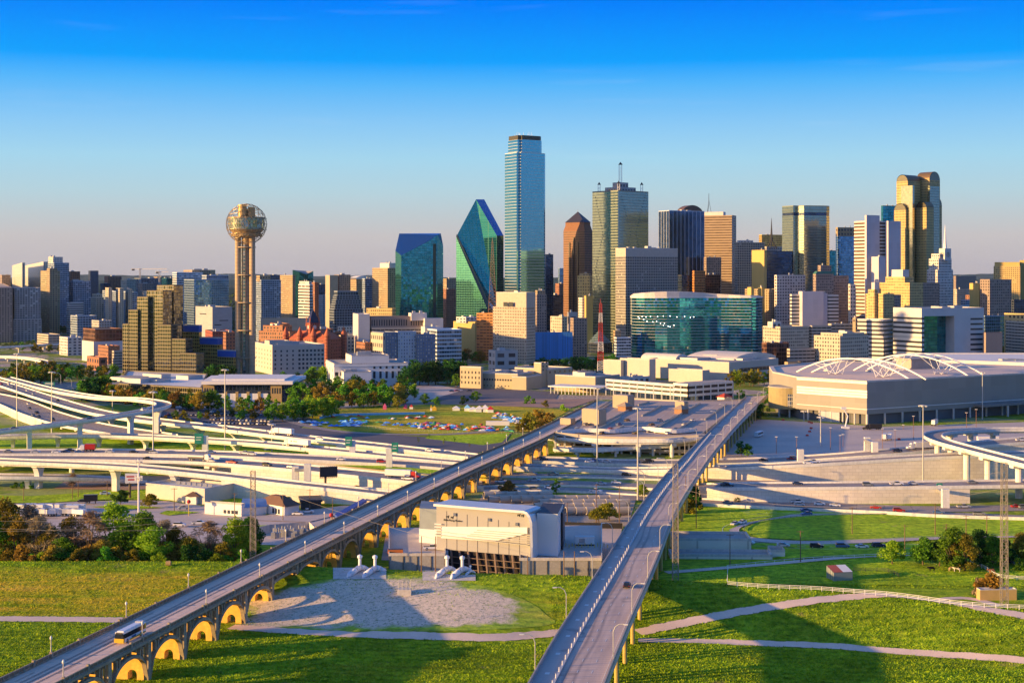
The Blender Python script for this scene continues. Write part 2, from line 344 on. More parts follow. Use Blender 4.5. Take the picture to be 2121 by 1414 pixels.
# wooded low hills along the horizon
for k, (Yh, hh, c) in enumerate(((9000, 55, (.035, .06, .035)), (15000, 85, (.04, .07, .05)), (22500, 122, (.05, .08, .07)))):  # farther ridges get paler and bluer, haze put into their colour
    mb = MB(); n = 260; w = Yh * .5; P = []
    for i in range(n + 1):
        x = -w + 2 * w * i / n
        P.append((x, Yh + 300 * math.sin(i * .07 + k), hh * (.55 + .25 * math.sin(i * .05 + 2 * k) + .12 * math.sin(i * .23 + k) + .08 * rng.random())))
    for a, b in zip(P, P[1:]):
        mb.poly([(a[0], a[1] - 1500, 0), (b[0], b[1] - 1500, 0), b, a]); mb.poly([a, b, (b[0], b[1] + 2500, 0), (a[0], a[1] + 2500, 0)])
    struct(mb.build('hills', mat('hill_%d' % k, c, .95, sc=.004, amt=.5, sc2=.03, spec=.05), smooth=True))
ASPH = mat('asphalt', (.32, .265, .235), .85, sc=.05, amt=.25, sc2=2.0, spec=.3, lanes=.16)
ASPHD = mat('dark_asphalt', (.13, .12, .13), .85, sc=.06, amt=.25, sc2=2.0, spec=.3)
ASPHL = mat('worn_concrete_paving', (.55, .455, .39), .85, sc=.05, amt=.28, sc2=1.5, spec=.3)
CONC = mat('concrete', (.54, .50, .45), .8, sc=.12, amt=.2, sc2=1.2, spec=.3, streak=.35)
CONCW = mat('pale_concrete', (.70, .69, .66), .8, sc=.10, amt=.16, sc2=1.2, spec=.3, streak=.28)
PAINT = mat('road_paint', (.72, .70, .66), .7, sc=1.0, amt=.2)
DIRT = mat('dirt', (.46, .29, .18), .95, sc=.08, amt=.35, sc2=1.5, spec=.1)
PATH = mat('gravel_path', (.76, .58, .46), .95, sc=.15, amt=.2, sc2=2.5, spec=.1)
STEEL = mat('galvanised_steel', (.42, .42, .42), .5, .6, sc=.5, amt=.15)
DARK = mat('dark_metal', (.05, .05, .055), .6, .2)
WOOD = mat('weathered_timber', (.19, .115, .065), .9, sc=1.5, amt=.35)
WHITE = mat('white_paint', (.78, .76, .72), .6, sc=.3, amt=.08)
def fine(pts, step=6.0):
    out = []
    for a, b in zip(pts, pts[1:] + pts[:1]):
        n = max(1, int((Vector(b) - Vector(a)).length / step)); out += [tuple(Vector(a).lerp(Vector(b), i / n)) for i in range(n)]
    return out
ZL = [.04]
def lot(name, m, px, z=0.0, kind='structure'):
    """a flat sheet whose outline is given by photo pixels on the level z; every sheet lies a little above the last"""
    ZL[0] += .012; mb = MB(); mb.poly([tuple(G(x, y, z)[:2]) + (z + ZL[0],) for x, y in px]); return struct(mb.build(name, m), kind)
PATHS = []
def strip(name, m, px, w, up=.12, n=8, z=None):
    """a path or road draped on the terrain (z None) or on a level, pixel points along its centre line"""
    ZL[0] += .006
    C = cat_rom([GT(*p) if z is None else G(p[0], p[1], z) for p in px], n * 3); mb = MB(); s = 0; eq = random.Random(len(px))
    ws = w if isinstance(w, (list, tuple)) else (w, w)
    PATHS.append((C, max(ws) / 2 - .45))
    rows = []
    for i, p in enumerate(C):
        ww = ws[0] + (ws[1] - ws[0]) * i / (len(C) - 1); row = []
        for k in range(5):
            q = offs(C, (k / 4 - .5) * ww * (1 + .08 * math.sin(i * .6 + k) + eq.uniform(-.09, .09)))[i]; zz = (T(q.x, q.y) if z is None else z) + up + ZL[0] * .3; row.append((q.x, q.y, zz))
        rows.append(row)
    for a, b in zip(rows, rows[1:]):
        for k in range(4): mb.poly([a[k], a[k + 1], b[k + 1], b[k]])
    return struct(mb.build(name, m, smooth=True))
# foreground paths and the sandy outfall slope
strip('gravel_path', PATH, [(-60, 1281), (100, 1282), (250, 1284)], 6.5)
strip('gravel_path', PATH, [(478, 1298), (620, 1308), (800, 1315), (1000, 1320), (1110, 1315), (1190, 1306)], 6)
strip('gravel_path', PATH, [(1322, 1310), (1400, 1293), (1500, 1273), (1620, 1253), (1750, 1237), (1850, 1233), (1960, 1246), (2050, 1262), (2160, 1284)], 5.0)
strip('gravel_path', PATH, [(1322, 1326), (1450, 1328), (1600, 1333), (1800, 1344), (2000, 1358), (2180, 1374)], 4.2)
strip('gravel_path', PATH, [(1850, 1233), (1960, 1240), (2060, 1252), (2180, 1268)], 3.5)
def patch(name, m, cx0, cx1, f0, f1, nx=40, ny=14, up=.10):
    """a blotch of other ground on the levee face between two pixel curves (top f0, bottom f1)"""
    ZL[0] += .006; mb = MB(); rows = []
    for j in range(ny + 1):
        row = []
        for i in range(nx + 1):
            x = cx0 + (cx1 - cx0) * i / nx; a, b = f0(i / nx), f1(i / nx); p = GT(x, a + (b - a) * j / ny); row.append((p.x, p.y, p.z + up))
        rows.append(row)
    for a, b in zip(rows, rows[1:]):
        j = rows.index(a) / ny
        for k in range(nx): mb.poly([a[k], a[k + 1], b[k + 1], b[k]], 0, [(k / nx, j), ((k + 1) / nx, j), ((k + 1) / nx, j + 1 / ny), (k / nx, j + 1 / ny)])
    return struct(mb.build(name, m, smooth=True))
def sandmat():
    m, t, p = newmat('sandy_slope'); g, h = grassnodes(t, .3)
    s = RAMP(t, noise(t, .5, 5), [(.3, (.60, .50, .38)), (.7, (.86, .71, .54))])
    U, V, _ = N(t, 'ShaderNodeSeparateXYZ', {0: N(t, 'ShaderNodeUVMap').outputs[0]}).outputs
    ed = M(t, 'MINIMUM', M(t, 'MULTIPLY', M(t, 'MULTIPLY', U, M(t, 'SUBTRACT', 1.0, U)), 6.0), M(t, 'MULTIPLY', M(t, 'MULTIPLY', V, M(t, 'SUBTRACT', 1.0, V)), 5.0))
    edge = M(t, 'MULTIPLY_ADD', M(t, 'ADD', ed, M(t, 'MULTIPLY', noise(t, .12, 6), 1.6)), -3.2, M(t, 'MULTIPLY_ADD', M(t, 'MULTIPLY', M(t, 'SUBTRACT', U, .62), 2.6, clamp=True), 1.6, 4.1), clamp=True)
    spots = M(t, 'MULTIPLY_ADD', noise(t, 1.0, 5, None, .8), 11, -5.6, clamp=True)
    s = MIX(t, M(t, 'MULTIPLY', spots, .75), s, (.07, .12, .012)); t.links.new(MIX(t, edge, s, g), p.inputs['Base Color']); p.inputs['Roughness'].default_value = .95
    t.links.new(N(t, 'ShaderNodeBump', {'Height': h, 'Strength': .6, 'Distance': .5}).outputs[0], p.inputs['Normal']); return m
SAND = sandmat()
patch('sandy_slope', SAND, 470, 1150, lambda t: 1285 - 95 * math.sin(math.pi * min(1, t * 1.02)) ** .55, lambda t: 1290 + 18 * abs(math.sin(math.pi * t)) ** .5)
patch('concrete_apron', CONC, 690, 800, lambda t: 1176, lambda t: 1200, 6, 4, .2)
patch('concrete_apron', CONC, 875, 985, lambda t: 1178, lambda t: 1203, 6, 4, .2)
# land side: yards, lots, lawns (photo outline at ground level)
lot('street_apron', ASPHL, [(-120, 1108), (-120, 1046), (100, 1040), (330, 1035), (560, 1068), (760, 1040), (830, 1050), (620, 1130), (330, 1122), (60, 1120)])
lot('dirt_yard', DIRT, [(112, 1012), (150, 985), (480, 985), (480, 1008), (300, 1016)])
lot('pasture', LAWN, [(1340, 1207), (1400, 1170), (1560, 1172), (1700, 1158), (1860, 1148), (2250, 1150), (2250, 1215)])
lot('pump_yard', ASPHL, [(790, 1160), (800, 1100), (1290, 1085), (1275, 1170)])
lot('pipe_yard', mat('yard_gravel', (.42, .35, .28), .95, sc=.1, amt=.3, sc2=1.5), [(960, 1080), (1000, 1026), (1320, 1026), (1300, 1090)])
lot('event_car_park', ASPHL, [(1440, 952), (1560, 868), (1640, 872), (1830, 884), (2300, 868), (2300, 935), (1800, 947)])
lot('festival_lawn', DRYLAWN, [(590, 876), (700, 848), (880, 838), (1010, 838), (1180, 850), (1100, 893), (960, 905), (760, 893)])
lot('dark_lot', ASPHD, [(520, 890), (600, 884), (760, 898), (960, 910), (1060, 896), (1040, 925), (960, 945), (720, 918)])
lot('lawn_strip', LAWN, [(890, 902), (1010, 900), (1060, 895), (1040, 916), (1000, 922), (880, 908)])
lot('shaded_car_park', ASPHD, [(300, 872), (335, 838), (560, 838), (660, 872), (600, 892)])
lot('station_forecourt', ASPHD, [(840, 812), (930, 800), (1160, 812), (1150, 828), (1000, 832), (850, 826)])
lot('rail_bed', mat('ballast', (.36, .22, .16), .95, sc=.08, amt=.3, sc2=1.5), [(880, 836), (930, 828), (1240, 826), (1180, 846), (1000, 840)])
lot('plaza', ASPHL, [(560, 812), (690, 800), (900, 795), (960, 808), (870, 834), (640, 850)])
lot('hotel_drive', ASPHL, [(150, 800), (260, 790), (640, 800), (640, 840), (330, 845)])
lot('interchange_lawn', LAWN, [(-200, 960), (-200, 895), (320, 905), (600, 925), (720, 945), (700, 962), (300, 950)])
lot('loop_infield', LAWN, [(1535, 1096), (1580, 1078), (1700, 1066), (1860, 1062), (2250, 1078), (2250, 1108), (1960, 1112), (1700, 1121), (1570, 1114)])
lot('highway_verge', LAWN, [(1400, 1110), (1420, 1046), (1560, 1052), (1870, 1060), (1640, 1066), (1540, 1084), (1510, 1098), (1520, 1112)])
lot('frontage_lawn', LAWN, [(1520, 1124), (1700, 1128), (2250, 1118), (2250, 1160), (1880, 1150), (1620, 1158)])
lot('island_lawn', LAWN, [(330, 1064), (345, 1058), (390, 1060), (415, 1062), (350, 1068)])
lot('island_lawn', LAWN, [(190, 1050), (260, 1046), (340, 1052), (250, 1056)])
lot('island_lawn', LAWN, [(470, 1092), (560, 1088), (640, 1086), (650, 1092), (540, 1100)])
lot('service_lot', ASPHL, [(560, 1066), (700, 1050), (760, 1052), (640, 1082), (520, 1078)])
lot('south_verge', MEADOW, [(-200, 1046), (-200, 1020), (60, 1028), (300, 1014), (520, 1022), (850, 1048), (560, 1046), (250, 1034), (100, 1042)])
# ============================================================ roads and highways
def dashes(mb, C, ds, z=.03, on=3.0, off=9.0, w=.28, mi=0):
    for d in ds:
        Q = offs(C, d); run = 0.0
        for a, b in zip(Q, Q[1:]):
            L = (b - a).length; t = 0
            while t < L:
                ph = (run + t) % (on + off)
                if ph < on:
                    e = min(L, t + on - ph); p, q = a.lerp(b, t / L), a.lerp(b, e / L); n = Vector((b.y - a.y, a.x - b.x, 0)).normalized() * (w / 2)
                    mb.poly([tuple(p - n + Vector((0, 0, z))), tuple(p + n + Vector((0, 0, z))), tuple(q + n + Vector((0, 0, z))), tuple(q - n + Vector((0, 0, z)))], mi); t = e + 1e-4
                else: t += on + off - ph + 1e-4
            run += L
def road(name, px, w, z=0.1, lanes=3, m=None, n=8):
    """road at ground level (structure) with edge lines and lane dashes, as stacked sheets"""
    C = cat_rom([G(x, y, z) for x, y in px], n); ZL[0] += .006; mb = MB(); A, B = offs(C, -w / 2), offs(C, w / 2); s = 0; up = Vector((0, 0, ZL[0] * .4))
    for i in range(len(C) - 1): L = (C[i + 1] - C[i]).length; mb.poly([tuple(A[i] + up), tuple(B[i] + up), tuple(B[i + 1] + up), tuple(A[i + 1] + up)], 0, [(s, 0), (s, w), (s + L, w), (s + L, 0)]); s += L
    struct(mb.build(name, m or ASPH)); mk = MB()
    dashes(mk, C, [w * (k / lanes - .5) * .9 for k in range(1, lanes)], .1 + ZL[0] * .4)
    dashes(mk, C, [-w * .46, w * .46], .1 + ZL[0] * .4, 50, .01, .2); struct(mk.build('road_markings', PAINT)); return C
def wallmat():
    m, t, p = newmat('retaining_wall_panels'); uv = N(t, 'ShaderNodeUVMap').outputs[0]
    b = N(t, 'ShaderNodeTexBrick', {0: uv, 'Color1': (.76, .69, .58, 1), 'Color2': (.68, .61, .51, 1), 'Mortar': (.50, .44, .36, 1), 'Scale': 1.0, 'Mortar Size': .06, 'Brick Width': 3.2, 'Row Height': 1.7}, offset=.5)
    k = M(t, 'MULTIPLY_ADD', noise(t, .06, 5), .5, .75)
    t.links.new(MIX(t, 1.0, b.outputs[0], N(t, 'ShaderNodeCombineXYZ', {0: k, 1: k, 2: k}).outputs[0], 'MULTIPLY'), p.inputs['Base Color']); p.inputs['Roughness'].default_value = .8; return m
WALLM = wallmat()
def deck(label, px, w, cat='overpass', name='highway_overpass', group=None, n=7, thick=1.7, bar=.85, piers=(), pw=2.6, cap=True, wall=None, wallb=False, lanes=3, m=None, dz=0.0, side=None):
    """an elevated roadway. px = (x, y, z) along its centre line; piers = fractions along it; wall = (f0, f1) where it stands on a retaining wall"""
    C = cat_rom([G(x, y, z) for x, y, z in px], n); L = len(C) - 1
    r = thing(name, label, cat, (C[L // 2].x, C[L // 2].y, 0), group)
    mb = MB(); rail(mb, C, -w / 2, w, -.35, 0); mb.build('roadway', m or ASPH, r)
    mb = MB(); rail(mb, C, -w / 2 - .3, w + .6, -.75, -.36); rail(mb, C, -w * .36, w * .72, -thick, -.76); mb.build('girder', side or CONCW, r)
    for d in (-w / 2 - .3, w / 2 - .05):
        mb = MB(); rail(mb, C, d, .38, -.34, bar); mb.build('barrier', CONCW, r)
    mk = MB(); dashes(mk, C, [w * (k / lanes - .5) * .86 for k in range(1, lanes)], .04); dashes(mk, C, [-w * .45, w * .45], .04, 50, .01, .2); mk.build('lane_markings', PAINT, r)
    for f in piers:
        i = min(L - 1, int(f * L)); p = C[i].lerp(C[i + 1], f * L - i); t = (C[i + 1] - C[i]); a = math.atan2(t.y, t.x); zt = p.z - thick; mb = MB()
        if cap:   # flared hammer-head capital
            c, s_ = math.cos(a), math.sin(a); hw = w * .36
            pr = [(pw * .5, 0), (pw * .5, zt - 4.2), (pw * .62, zt - 3.0), (hw * .75, zt - 1.0), (hw, zt - .35), (hw, zt)]
            for (h0, z0), (h1, z1) in zip(pr, pr[1:]):
                q = lambda u, v, z: (p.x + u * c - v * s_, p.y + u * s_ + v * c, z); e = pw * .42
                A = [q(-e, -h0, z0), q(e, -h0, z0), q(e, h0, z0), q(-e, h0, z0)]; B = [q(-e, -h1, z1), q(e, -h1, z1), q(e, h1, z1), q(-e, h1, z1)]
                for k in range(4): mb.poly([A[k], A[(k + 1) % 4], B[(k + 1) % 4], B[k]])
            mb.poly(B)
        else:
            mb.cyl((p.x, p.y, T(p.x, p.y)), (p.x, p.y, zt), pw / 2, n=12); mb.box((p.x, p.y, zt - 1.2), (pw * 1.2, w * .8, 1.2), a)
        mb.build('pier', CONCW, r)
    if wall:
        i0, i1 = int(wall[0] * L), int(wall[1] * L); Q = C[i0:i1 + 1]
        for sd in ((-1, 1) if wallb else (1,)):
            E = offs(Q, sd * (w / 2 + .1)); E2 = offs(Q, sd * (w / 2 - .4)); mb = MB(); s = 0
            for k in range(len(E) - 1):
                a, b = E[k], E[k + 1]; Ls = (b - a).length
                mb.poly([(a.x, a.y, -.2), (b.x, b.y, -.2), (b.x, b.y, b.z - .36), (a.x, a.y, a.z - .36)], 0, [(s, 0), (s + Ls, 0), (s + Ls, b.z), (s, a.z)]); s += Ls
            for k in (0, len(E) - 1):
                e, e2 = E[k], offs(Q, -w / 2)[k]; mb.poly([(e.x, e.y, -.2), (e2.x, e2.y, -.2), (e2.x, e2.y, e.z - .4), (e.x, e.y, e.z - .4)], 0, [(0, 0), (w, 0), (w, e.z), (0, e.z)])
            mb.build('retaining_wall', WALLM, r)
    return C
RD = {}
# left interchange
RD['fly'] = deck('high pale concrete flyover on flared piers sweeping up across the left interchange', [(-120, 912, 11), (0, 893, 12), (110, 879, 14.5), (220, 864, 17.5), (320, 846, 20.5), (336, 835, 20), (280, 826, 17.5), (200, 822, 15), (100, 805, 12), (0, 779, 9), (-120, 750, 8)], 9, piers=(.06, .155, .25, .345, .41), pw=3.2, lanes=1)
RD['east'] = deck('upper highway deck curving in from the left beside the shaded car park', [(-100, 772, 9), (0, 794, 9.5), (90, 822, 10), (200, 853, 10.5), (330, 872, 11), (440, 884, 10.5), (540, 896, 10), (650, 909, 9), (800, 925, 7), (980, 945, 4)], 14, piers=(.36, .45, .53, .61, .68), pw=2.4, wall=(.84, 1.0))
RD['wide'] = deck('wide asphalt highway running down from the left edge under the flyover', [(-140, 800, 5), (0, 825, 5), (90, 858, 5), (180, 882, 5), (330, 905, 5)], 26, wall=(0, .62), lanes=6, bar=.9, piers=(.7, .85), cap=False)
RD['second'] = deck('second highway deck with the long white semi trailer ending on a retaining wall', [(-140, 904, 7), (0, 904, 7), (130, 901, 7.2), (250, 902, 7.2), (400, 909, 7.2), (540, 918, 7), (700, 933, 6.5), (850, 948, 5), (990, 960, 3.2)], 12, piers=(.15, .24, .33, .42, .5, .58), pw=2.2, wall=(.73, 1.0))
RD['main1'] = deck('far carriageway of the main highway with the red dump truck heading past the flyover', [(-140, 936, 7.5), (0, 937, 7.5), (200, 936, 7.5), (400, 939, 7.5), (540, 944, 7.5), (700, 952, 6), (870, 962, 4), (1000, 973, 2)], 19, wall=(.5, 1.0), piers=(.15, .3, .42), cap=False, lanes=4)
RD['main2'] = deck('near carriageway of the main highway with the tanker truck and a long walled end', [(-140, 948, 7.5), (0, 948, 7.5), (200, 949, 7.5), (400, 953, 7.5), (540, 962, 7.2), (700, 977, 6), (890, 996, 4), (1000, 1004, 2)], 18, wall=(.55, 1.0), piers=(.12, .25, .36, .47), cap=False, lanes=4)
lot('median_lawn', LAWN, [(600, 956), (720, 960), (880, 972), (1000, 983), (1010, 992), (900, 983), (760, 970)], 4.2)
RD['near'] = deck('nearest curving ramp on tall round piers that turns into a tiled retaining wall', [(-160, 946, 12.5), (0, 954, 12.5), (150, 960, 12.5), (280, 967, 12), (400, 978, 10.5), (500, 989, 9), (620, 1003, 7.5), (740, 1016, 5.8), (860, 1030, 4)], 11, piers=(.19, .335, .46), pw=3.2, wall=(.60, 1.0), lanes=2)
RD['low'] = deck('low pale ramp deck at the left edge under the nearest ramp', [(-160, 985, 6), (0, 986, 6), (90, 987, 5.5), (170, 989, 4.5), (300, 995, 1.2)], 10, piers=(.4,), lanes=2)
RD['under'] = road('road', [(280, 1001), (450, 1003), (620, 1000), (750, 1005), (880, 1012), (1060, 1014), (1180, 1014), (1300, 1022), (1460, 1028)], 15, lanes=4)
# middle, between the viaducts, and right
RD['r1'] = deck('farthest right hand highway beside the event car park with the white box truck', [(960, 946, 2.6), (1150, 953, 1.2), (1300, 958, .8), (1480, 957, 1.2), (1640, 951, 3), (1800, 940, 6.6), (1960, 926, 9.5), (2121, 912, 12.6), (2280, 900, 15)], 19, wall=(.3, 1.0), lanes=4)
RD['r2'] = deck('raised highway above the longest sunlit retaining wall on the right', [(960, 962, 2.6), (1150, 968, 1.6), (1300, 973, 1.6), (1480, 969, 4.8), (1660, 961, 8), (1920, 946, 11.3), (2121, 939, 12.5), (2300, 934, 13.5)], 12, wall=(.1, 1.0), lanes=3)
RD['l1'] = road('road', [(980, 980), (1150, 984), (1300, 986), (1480, 994), (1650, 998), (1800, 1004)], 9, lanes=2)
RD['l2'] = road('road', [(980, 1000), (1100, 998), (1300, 1004), (1440, 1012)], 12, lanes=3)
RD['r3'] = deck('middle right highway on a tall gridded retaining wall with grey and white cars', [(1380, 1008, 2.5), (1500, 1007, 5.4), (1700, 1006, 6.7), (1900, 1004, 7.2), (2121, 1001, 7.6), (2300, 998, 8)], 17, wall=(0, .69), piers=(.83, .95), lanes=3, cap=False)
RD['r5'] = road('road', [(1240, 1024), (1450, 1040), (1640, 1044), (1800, 1050), (1960, 1054), (2300, 1048)], 15, lanes=4)
RD['r6'] = road('road', [(1540, 1062), (1700, 1059), (1870, 1060), (2000, 1066), (2300, 1078)], 9, lanes=2)
RD['loop'] = road('road', [(1860, 1062), (1750, 1064), (1640, 1068), (1570, 1077), (1520, 1090), (1517, 1104), (1560, 1117), (1680, 1124), (1830, 1119), (1960, 1113), (2250, 1106)], 7, lanes=1, m=ASPHL)
RD['front'] = road('road', [(1340, 1113), (1440, 1115), (1530, 1124), (1620, 1131), (1740, 1134), (1880, 1132), (2000, 1128)], 8, lanes=2, m=ASPHL)
RD['drive'] = road('gravel_road', [(1380, 1186), (1480, 1178), (1620, 1166), (1760, 1154), (1880, 1148)], 4, lanes=1, m=PATH)
RD['street'] = road('road', [(-80, 1060), (80, 1068), (230, 1075), (400, 1086), (560, 1098)], 9, lanes=2, m=ASPHL)
RD['plazaroad'] = road('road', [(560, 838), (650, 850), (590, 866), (700, 893), (900, 900), (1060, 890)], 7, lanes=2)
RD['loopdeck'] = deck('curved ramp deck on tall round columns looping in from the right edge', [(2330, 1010, 17), (2200, 978, 17), (2100, 953, 17), (2010, 930, 17), (1950, 913, 16.5), (1932, 901, 16), (1960, 894, 15.5), (2040, 890, 15), (2130, 889, 15), (2280, 890, 15)], 9.5, piers=(.13, .21, .285, .345, .40, .47, .62, .68, .74, .80), pw=3.2, cap=False, lanes=1)
RD['farleft'] = deck('distant grey highway bridge on slim piers at the far left', [(-120, 722, 9), (0, 719, 9), (90, 714, 9), (165, 711, 9), (255, 706, 9)], 12, piers=(.2, .35, .5, .65, .8, .92), cap=False, pw=1.8, lanes=3)
RD['farleft2'] = deck('sunlit pale ramp curving behind the trees at the far left', [(-120, 736, 6), (0, 738, 6), (60, 742, 6), (95, 750, 5.5), (60, 758, 4)], 8, piers=(.3, .45, .6), cap=False, pw=1.6, lanes=1)
def barrier(label, px, z=0.0, w=.5, h=1.0, m=None):
    C = cat_rom([G(x, y, z) for x, y in px], 5); mb = MB(); rail(mb, C, -w / 2, w, 0, h); return tag(mb.build('concrete_barrier', m or CONCW), label, 'barrier')
barrier('low sunlit concrete barrier along the near edge of the right lower highway', [(1420, 1047), (1600, 1056), (1800, 1064), (1960, 1073), (2250, 1082)], 0, .6, 1.6)
barrier('low concrete barrier between the two lanes under the stone arches', [(1000, 1009), (1150, 1007), (1300, 1012), (1460, 1021)])
barrier('pale concrete barrier beside the pipe yard', [(980, 1018), (1150, 1019), (1320, 1027), (1500, 1038)])
barrier('concrete barrier edging the narrow grass strip east of the arches', [(1040, 989), (1200, 990), (1400, 996)])
barrier('barrier along the road cut below the billboard', [(600, 1013), (720, 1011), (830, 1018), (960, 1021)], 0, .5, 1.2)
# ============================================================ the two long viaducts
VC = cat_rom([(-133, 240, 10.4), (-110, 332, 10.4), (-80, 462, 10.4), (-34.5, 654, 10.4), (13.5, 832, 10.4), (72, 1097, 8)], 14); VW = 13.4
def at_len(C, s):
    for a, b in zip(C, C[1:]):
        L = (b - a).length
        if s <= L: t = (b - a).normalized(); return a.lerp(b, s / L), t
        s -= L
    return C[-1], (C[-1] - C[-2]).normalized()
CLEN = lambda C: sum((b - a).length for a, b in zip(C, C[1:]))
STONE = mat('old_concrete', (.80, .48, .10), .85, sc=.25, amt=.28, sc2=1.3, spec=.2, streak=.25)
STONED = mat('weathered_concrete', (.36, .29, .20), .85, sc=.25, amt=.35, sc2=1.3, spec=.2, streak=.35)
VROAD = mat('viaduct_roadway', (.74, .54, .40), .8, sc=.06, amt=.2, sc2=1.5, lanes=.10)
def viaduct():
    r = thing('arch_viaduct', 'old arched concrete viaduct with sunlit golden piers running from the lower left to the garage', 'viaduct', (VC[30].x, VC[30].y, 0))
    mb = MB(); rail(mb, VC, -VW / 2, VW, -.7, 0); mb.build('roadway', VROAD, r)
    mb = MB()
    for d in (-VW / 2 - 1.1, VW / 2 + .01): rail(mb, VC, d, 1.08, -.55, .12)
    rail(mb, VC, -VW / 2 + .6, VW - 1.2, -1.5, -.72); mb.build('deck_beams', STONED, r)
    mk = MB()
    for d in (-1.2, -.75, .75, 1.2, -2.9, -2.45): dashes(mk, VC, [d], .03, 60, .01, .16)
    mk.build('tram_tracks', DARK, r); mk = MB(); dashes(mk, VC, [3.2, -5.9, 5.9], .03, 40, .05, .12); mk.build('lane_markings', PAINT, r)
    TL = CLEN(VC)
    for sd in (-1, 1):
        mb = MB(); d = sd * (VW / 2 + .55); Q = offs(VC, d)
        rail(mb, Q, -.14, .28, 1.0, 1.22); rail(mb, Q, -.16, .32, .13, .32); rail(mb, Q, -.05, .1, .33, .99, 1)
        s = 0
        while s < TL - 2:
            p, t = at_len(Q, s); big = int(s / 2.1) % 10 == 0; a = math.atan2(t.y, t.x)
            mb.box((p.x, p.y, p.z + .12), (.8, .55, 1.5) if big else (.3, .3, 1.0), a); s += 2.1
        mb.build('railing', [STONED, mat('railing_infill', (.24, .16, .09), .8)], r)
    sp_ = 20.6; s = 14.0; P = []
    while s < TL - 250:
        P.append(at_len(VC, s)); s += sp_
    for k, (p, t) in enumerate(P):
        a = math.atan2(t.y, t.x); n = Vector((t.y, -t.x, 0)); hw = VW / 2 - .3; z0 = min(T(p.x + n.x * q, p.y + n.y * q) for q in (-hw, 0, hw)) - .3; zt = p.z - 1.5
        top = zt - .1; th = 1.25; mb = MB(); hh = top - z0
        # transverse pier wall with two arched openings
        def f(u, v, z): return (p.x + t.x * u + n.x * v, p.y + t.y * u + n.y * v, z)
        ow, os_ = 1.3, min(1.7, hh * .2); cs = (-hw * .5, hw * .5); op = hh > 6
        def outline(c):
            pts = [(c - ow, z0)] ; pts += [(c - ow * math.cos(math.pi * q / 8), z0 + os_ + ow * math.sin(math.pi * q / 8)) for q in range(9)]; pts += [(c + ow, z0)]; return pts
        for u in (-th, th):
            if op:
                for lo, c, hi in ((-hw, cs[0], 0), (0, cs[1], hw)):
                    o = outline(c); pts = [(lo, z0)] + o + [(hi, z0), (hi, top), (lo, top)]; mb.poly([f(u, v, z) for v, z in pts])
            else: mb.poly([f(u, -hw, z0), f(u, hw, z0), f(u, hw, top), f(u, -hw, top)])
        if op:
            for c in cs:
                o = outline(c)
                for (v0, z0_), (v1, z1_) in zip(o, o[1:]): mb.poly([f(-th, v0, z0_), f(th, v0, z0_), f(th, v1, z1_), f(-th, v1, z1_)])
        for v in (-hw, hw): mb.poly([f(-th, v, z0), f(th, v, z0), f(th, v, top), f(-th, v, top)])
        mb.poly([f(-th, -hw, top), f(th, -hw, top), f(th, hw, top), f(-th, hw, top)])
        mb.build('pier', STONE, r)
        # pilasters, arch ribs and spandrel posts on both edges up to the next pier
        if k + 1 < len(P):
            q, t2 = P[k + 1]; n2 = Vector((t2.y, -t2.x, 0))
            for sd in (-1, 1):
                mb = MB()
                A = p + n * (sd * (VW / 2 + .25)); B = q + n2 * (sd * (VW / 2 + .25)); zs = max(z0, T(A.x, A.y), T(B.x, B.y)) + (1.2 if hh > 6 else -.5); zc = zt - .75; m_ = 14; pr = None
                for i in range(m_ + 1):
                    u = i / m_; x = 2 * u - 1; z = zs + (zc - zs) * math.sqrt(max(0, 1 - (abs(x) ** 2.2))); c = A.lerp(B, .045 + .91 * u); c.z = z
                    if pr is not None:
                        tt = Vector((t.x, t.y, 0)); nn = Vector((t.y, -t.x, 0)) * .6; dn = Vector((0, 0, .45)); qd = []
                        for e, zz in ((pr, -.45), (pr, .45), (c, .45), (c, -.45)): qd.append(e + Vector((0, 0, zz)))
                        for o_ in (-.55, .55): mb.poly([tuple(e + Vector((nn.x, nn.y, 0)) * (o_ / .6)) for e in qd])
                        for i0, i1 in ((0, 3), (1, 2)): mb.poly([tuple(qd[i0] - nn), tuple(qd[i0] + nn), tuple(qd[i1] + nn), tuple(qd[i1] - nn)])
                    if sd > 0 and i in (2, 3, 11, 12): mb.box((c.x, c.y, z), (.5, 1.0, max(.1, zt - z + .4)), a)
                    pr = c
                mb.box((A.x, A.y, z0 - .2), (1.7, 1.1, p.z - z0 - .3), a)
                for s0 in range(8):   # cantilever brackets under the footway
                    c = p.lerp(q, s0 / 8) + n * (sd * (VW / 2 + .35)); mb.box((c.x, c.y, p.z - 1.35), (.35, 1.3, .8), a)
                mb.build('arch_rib', STONED, r)
    return r
viaduct()
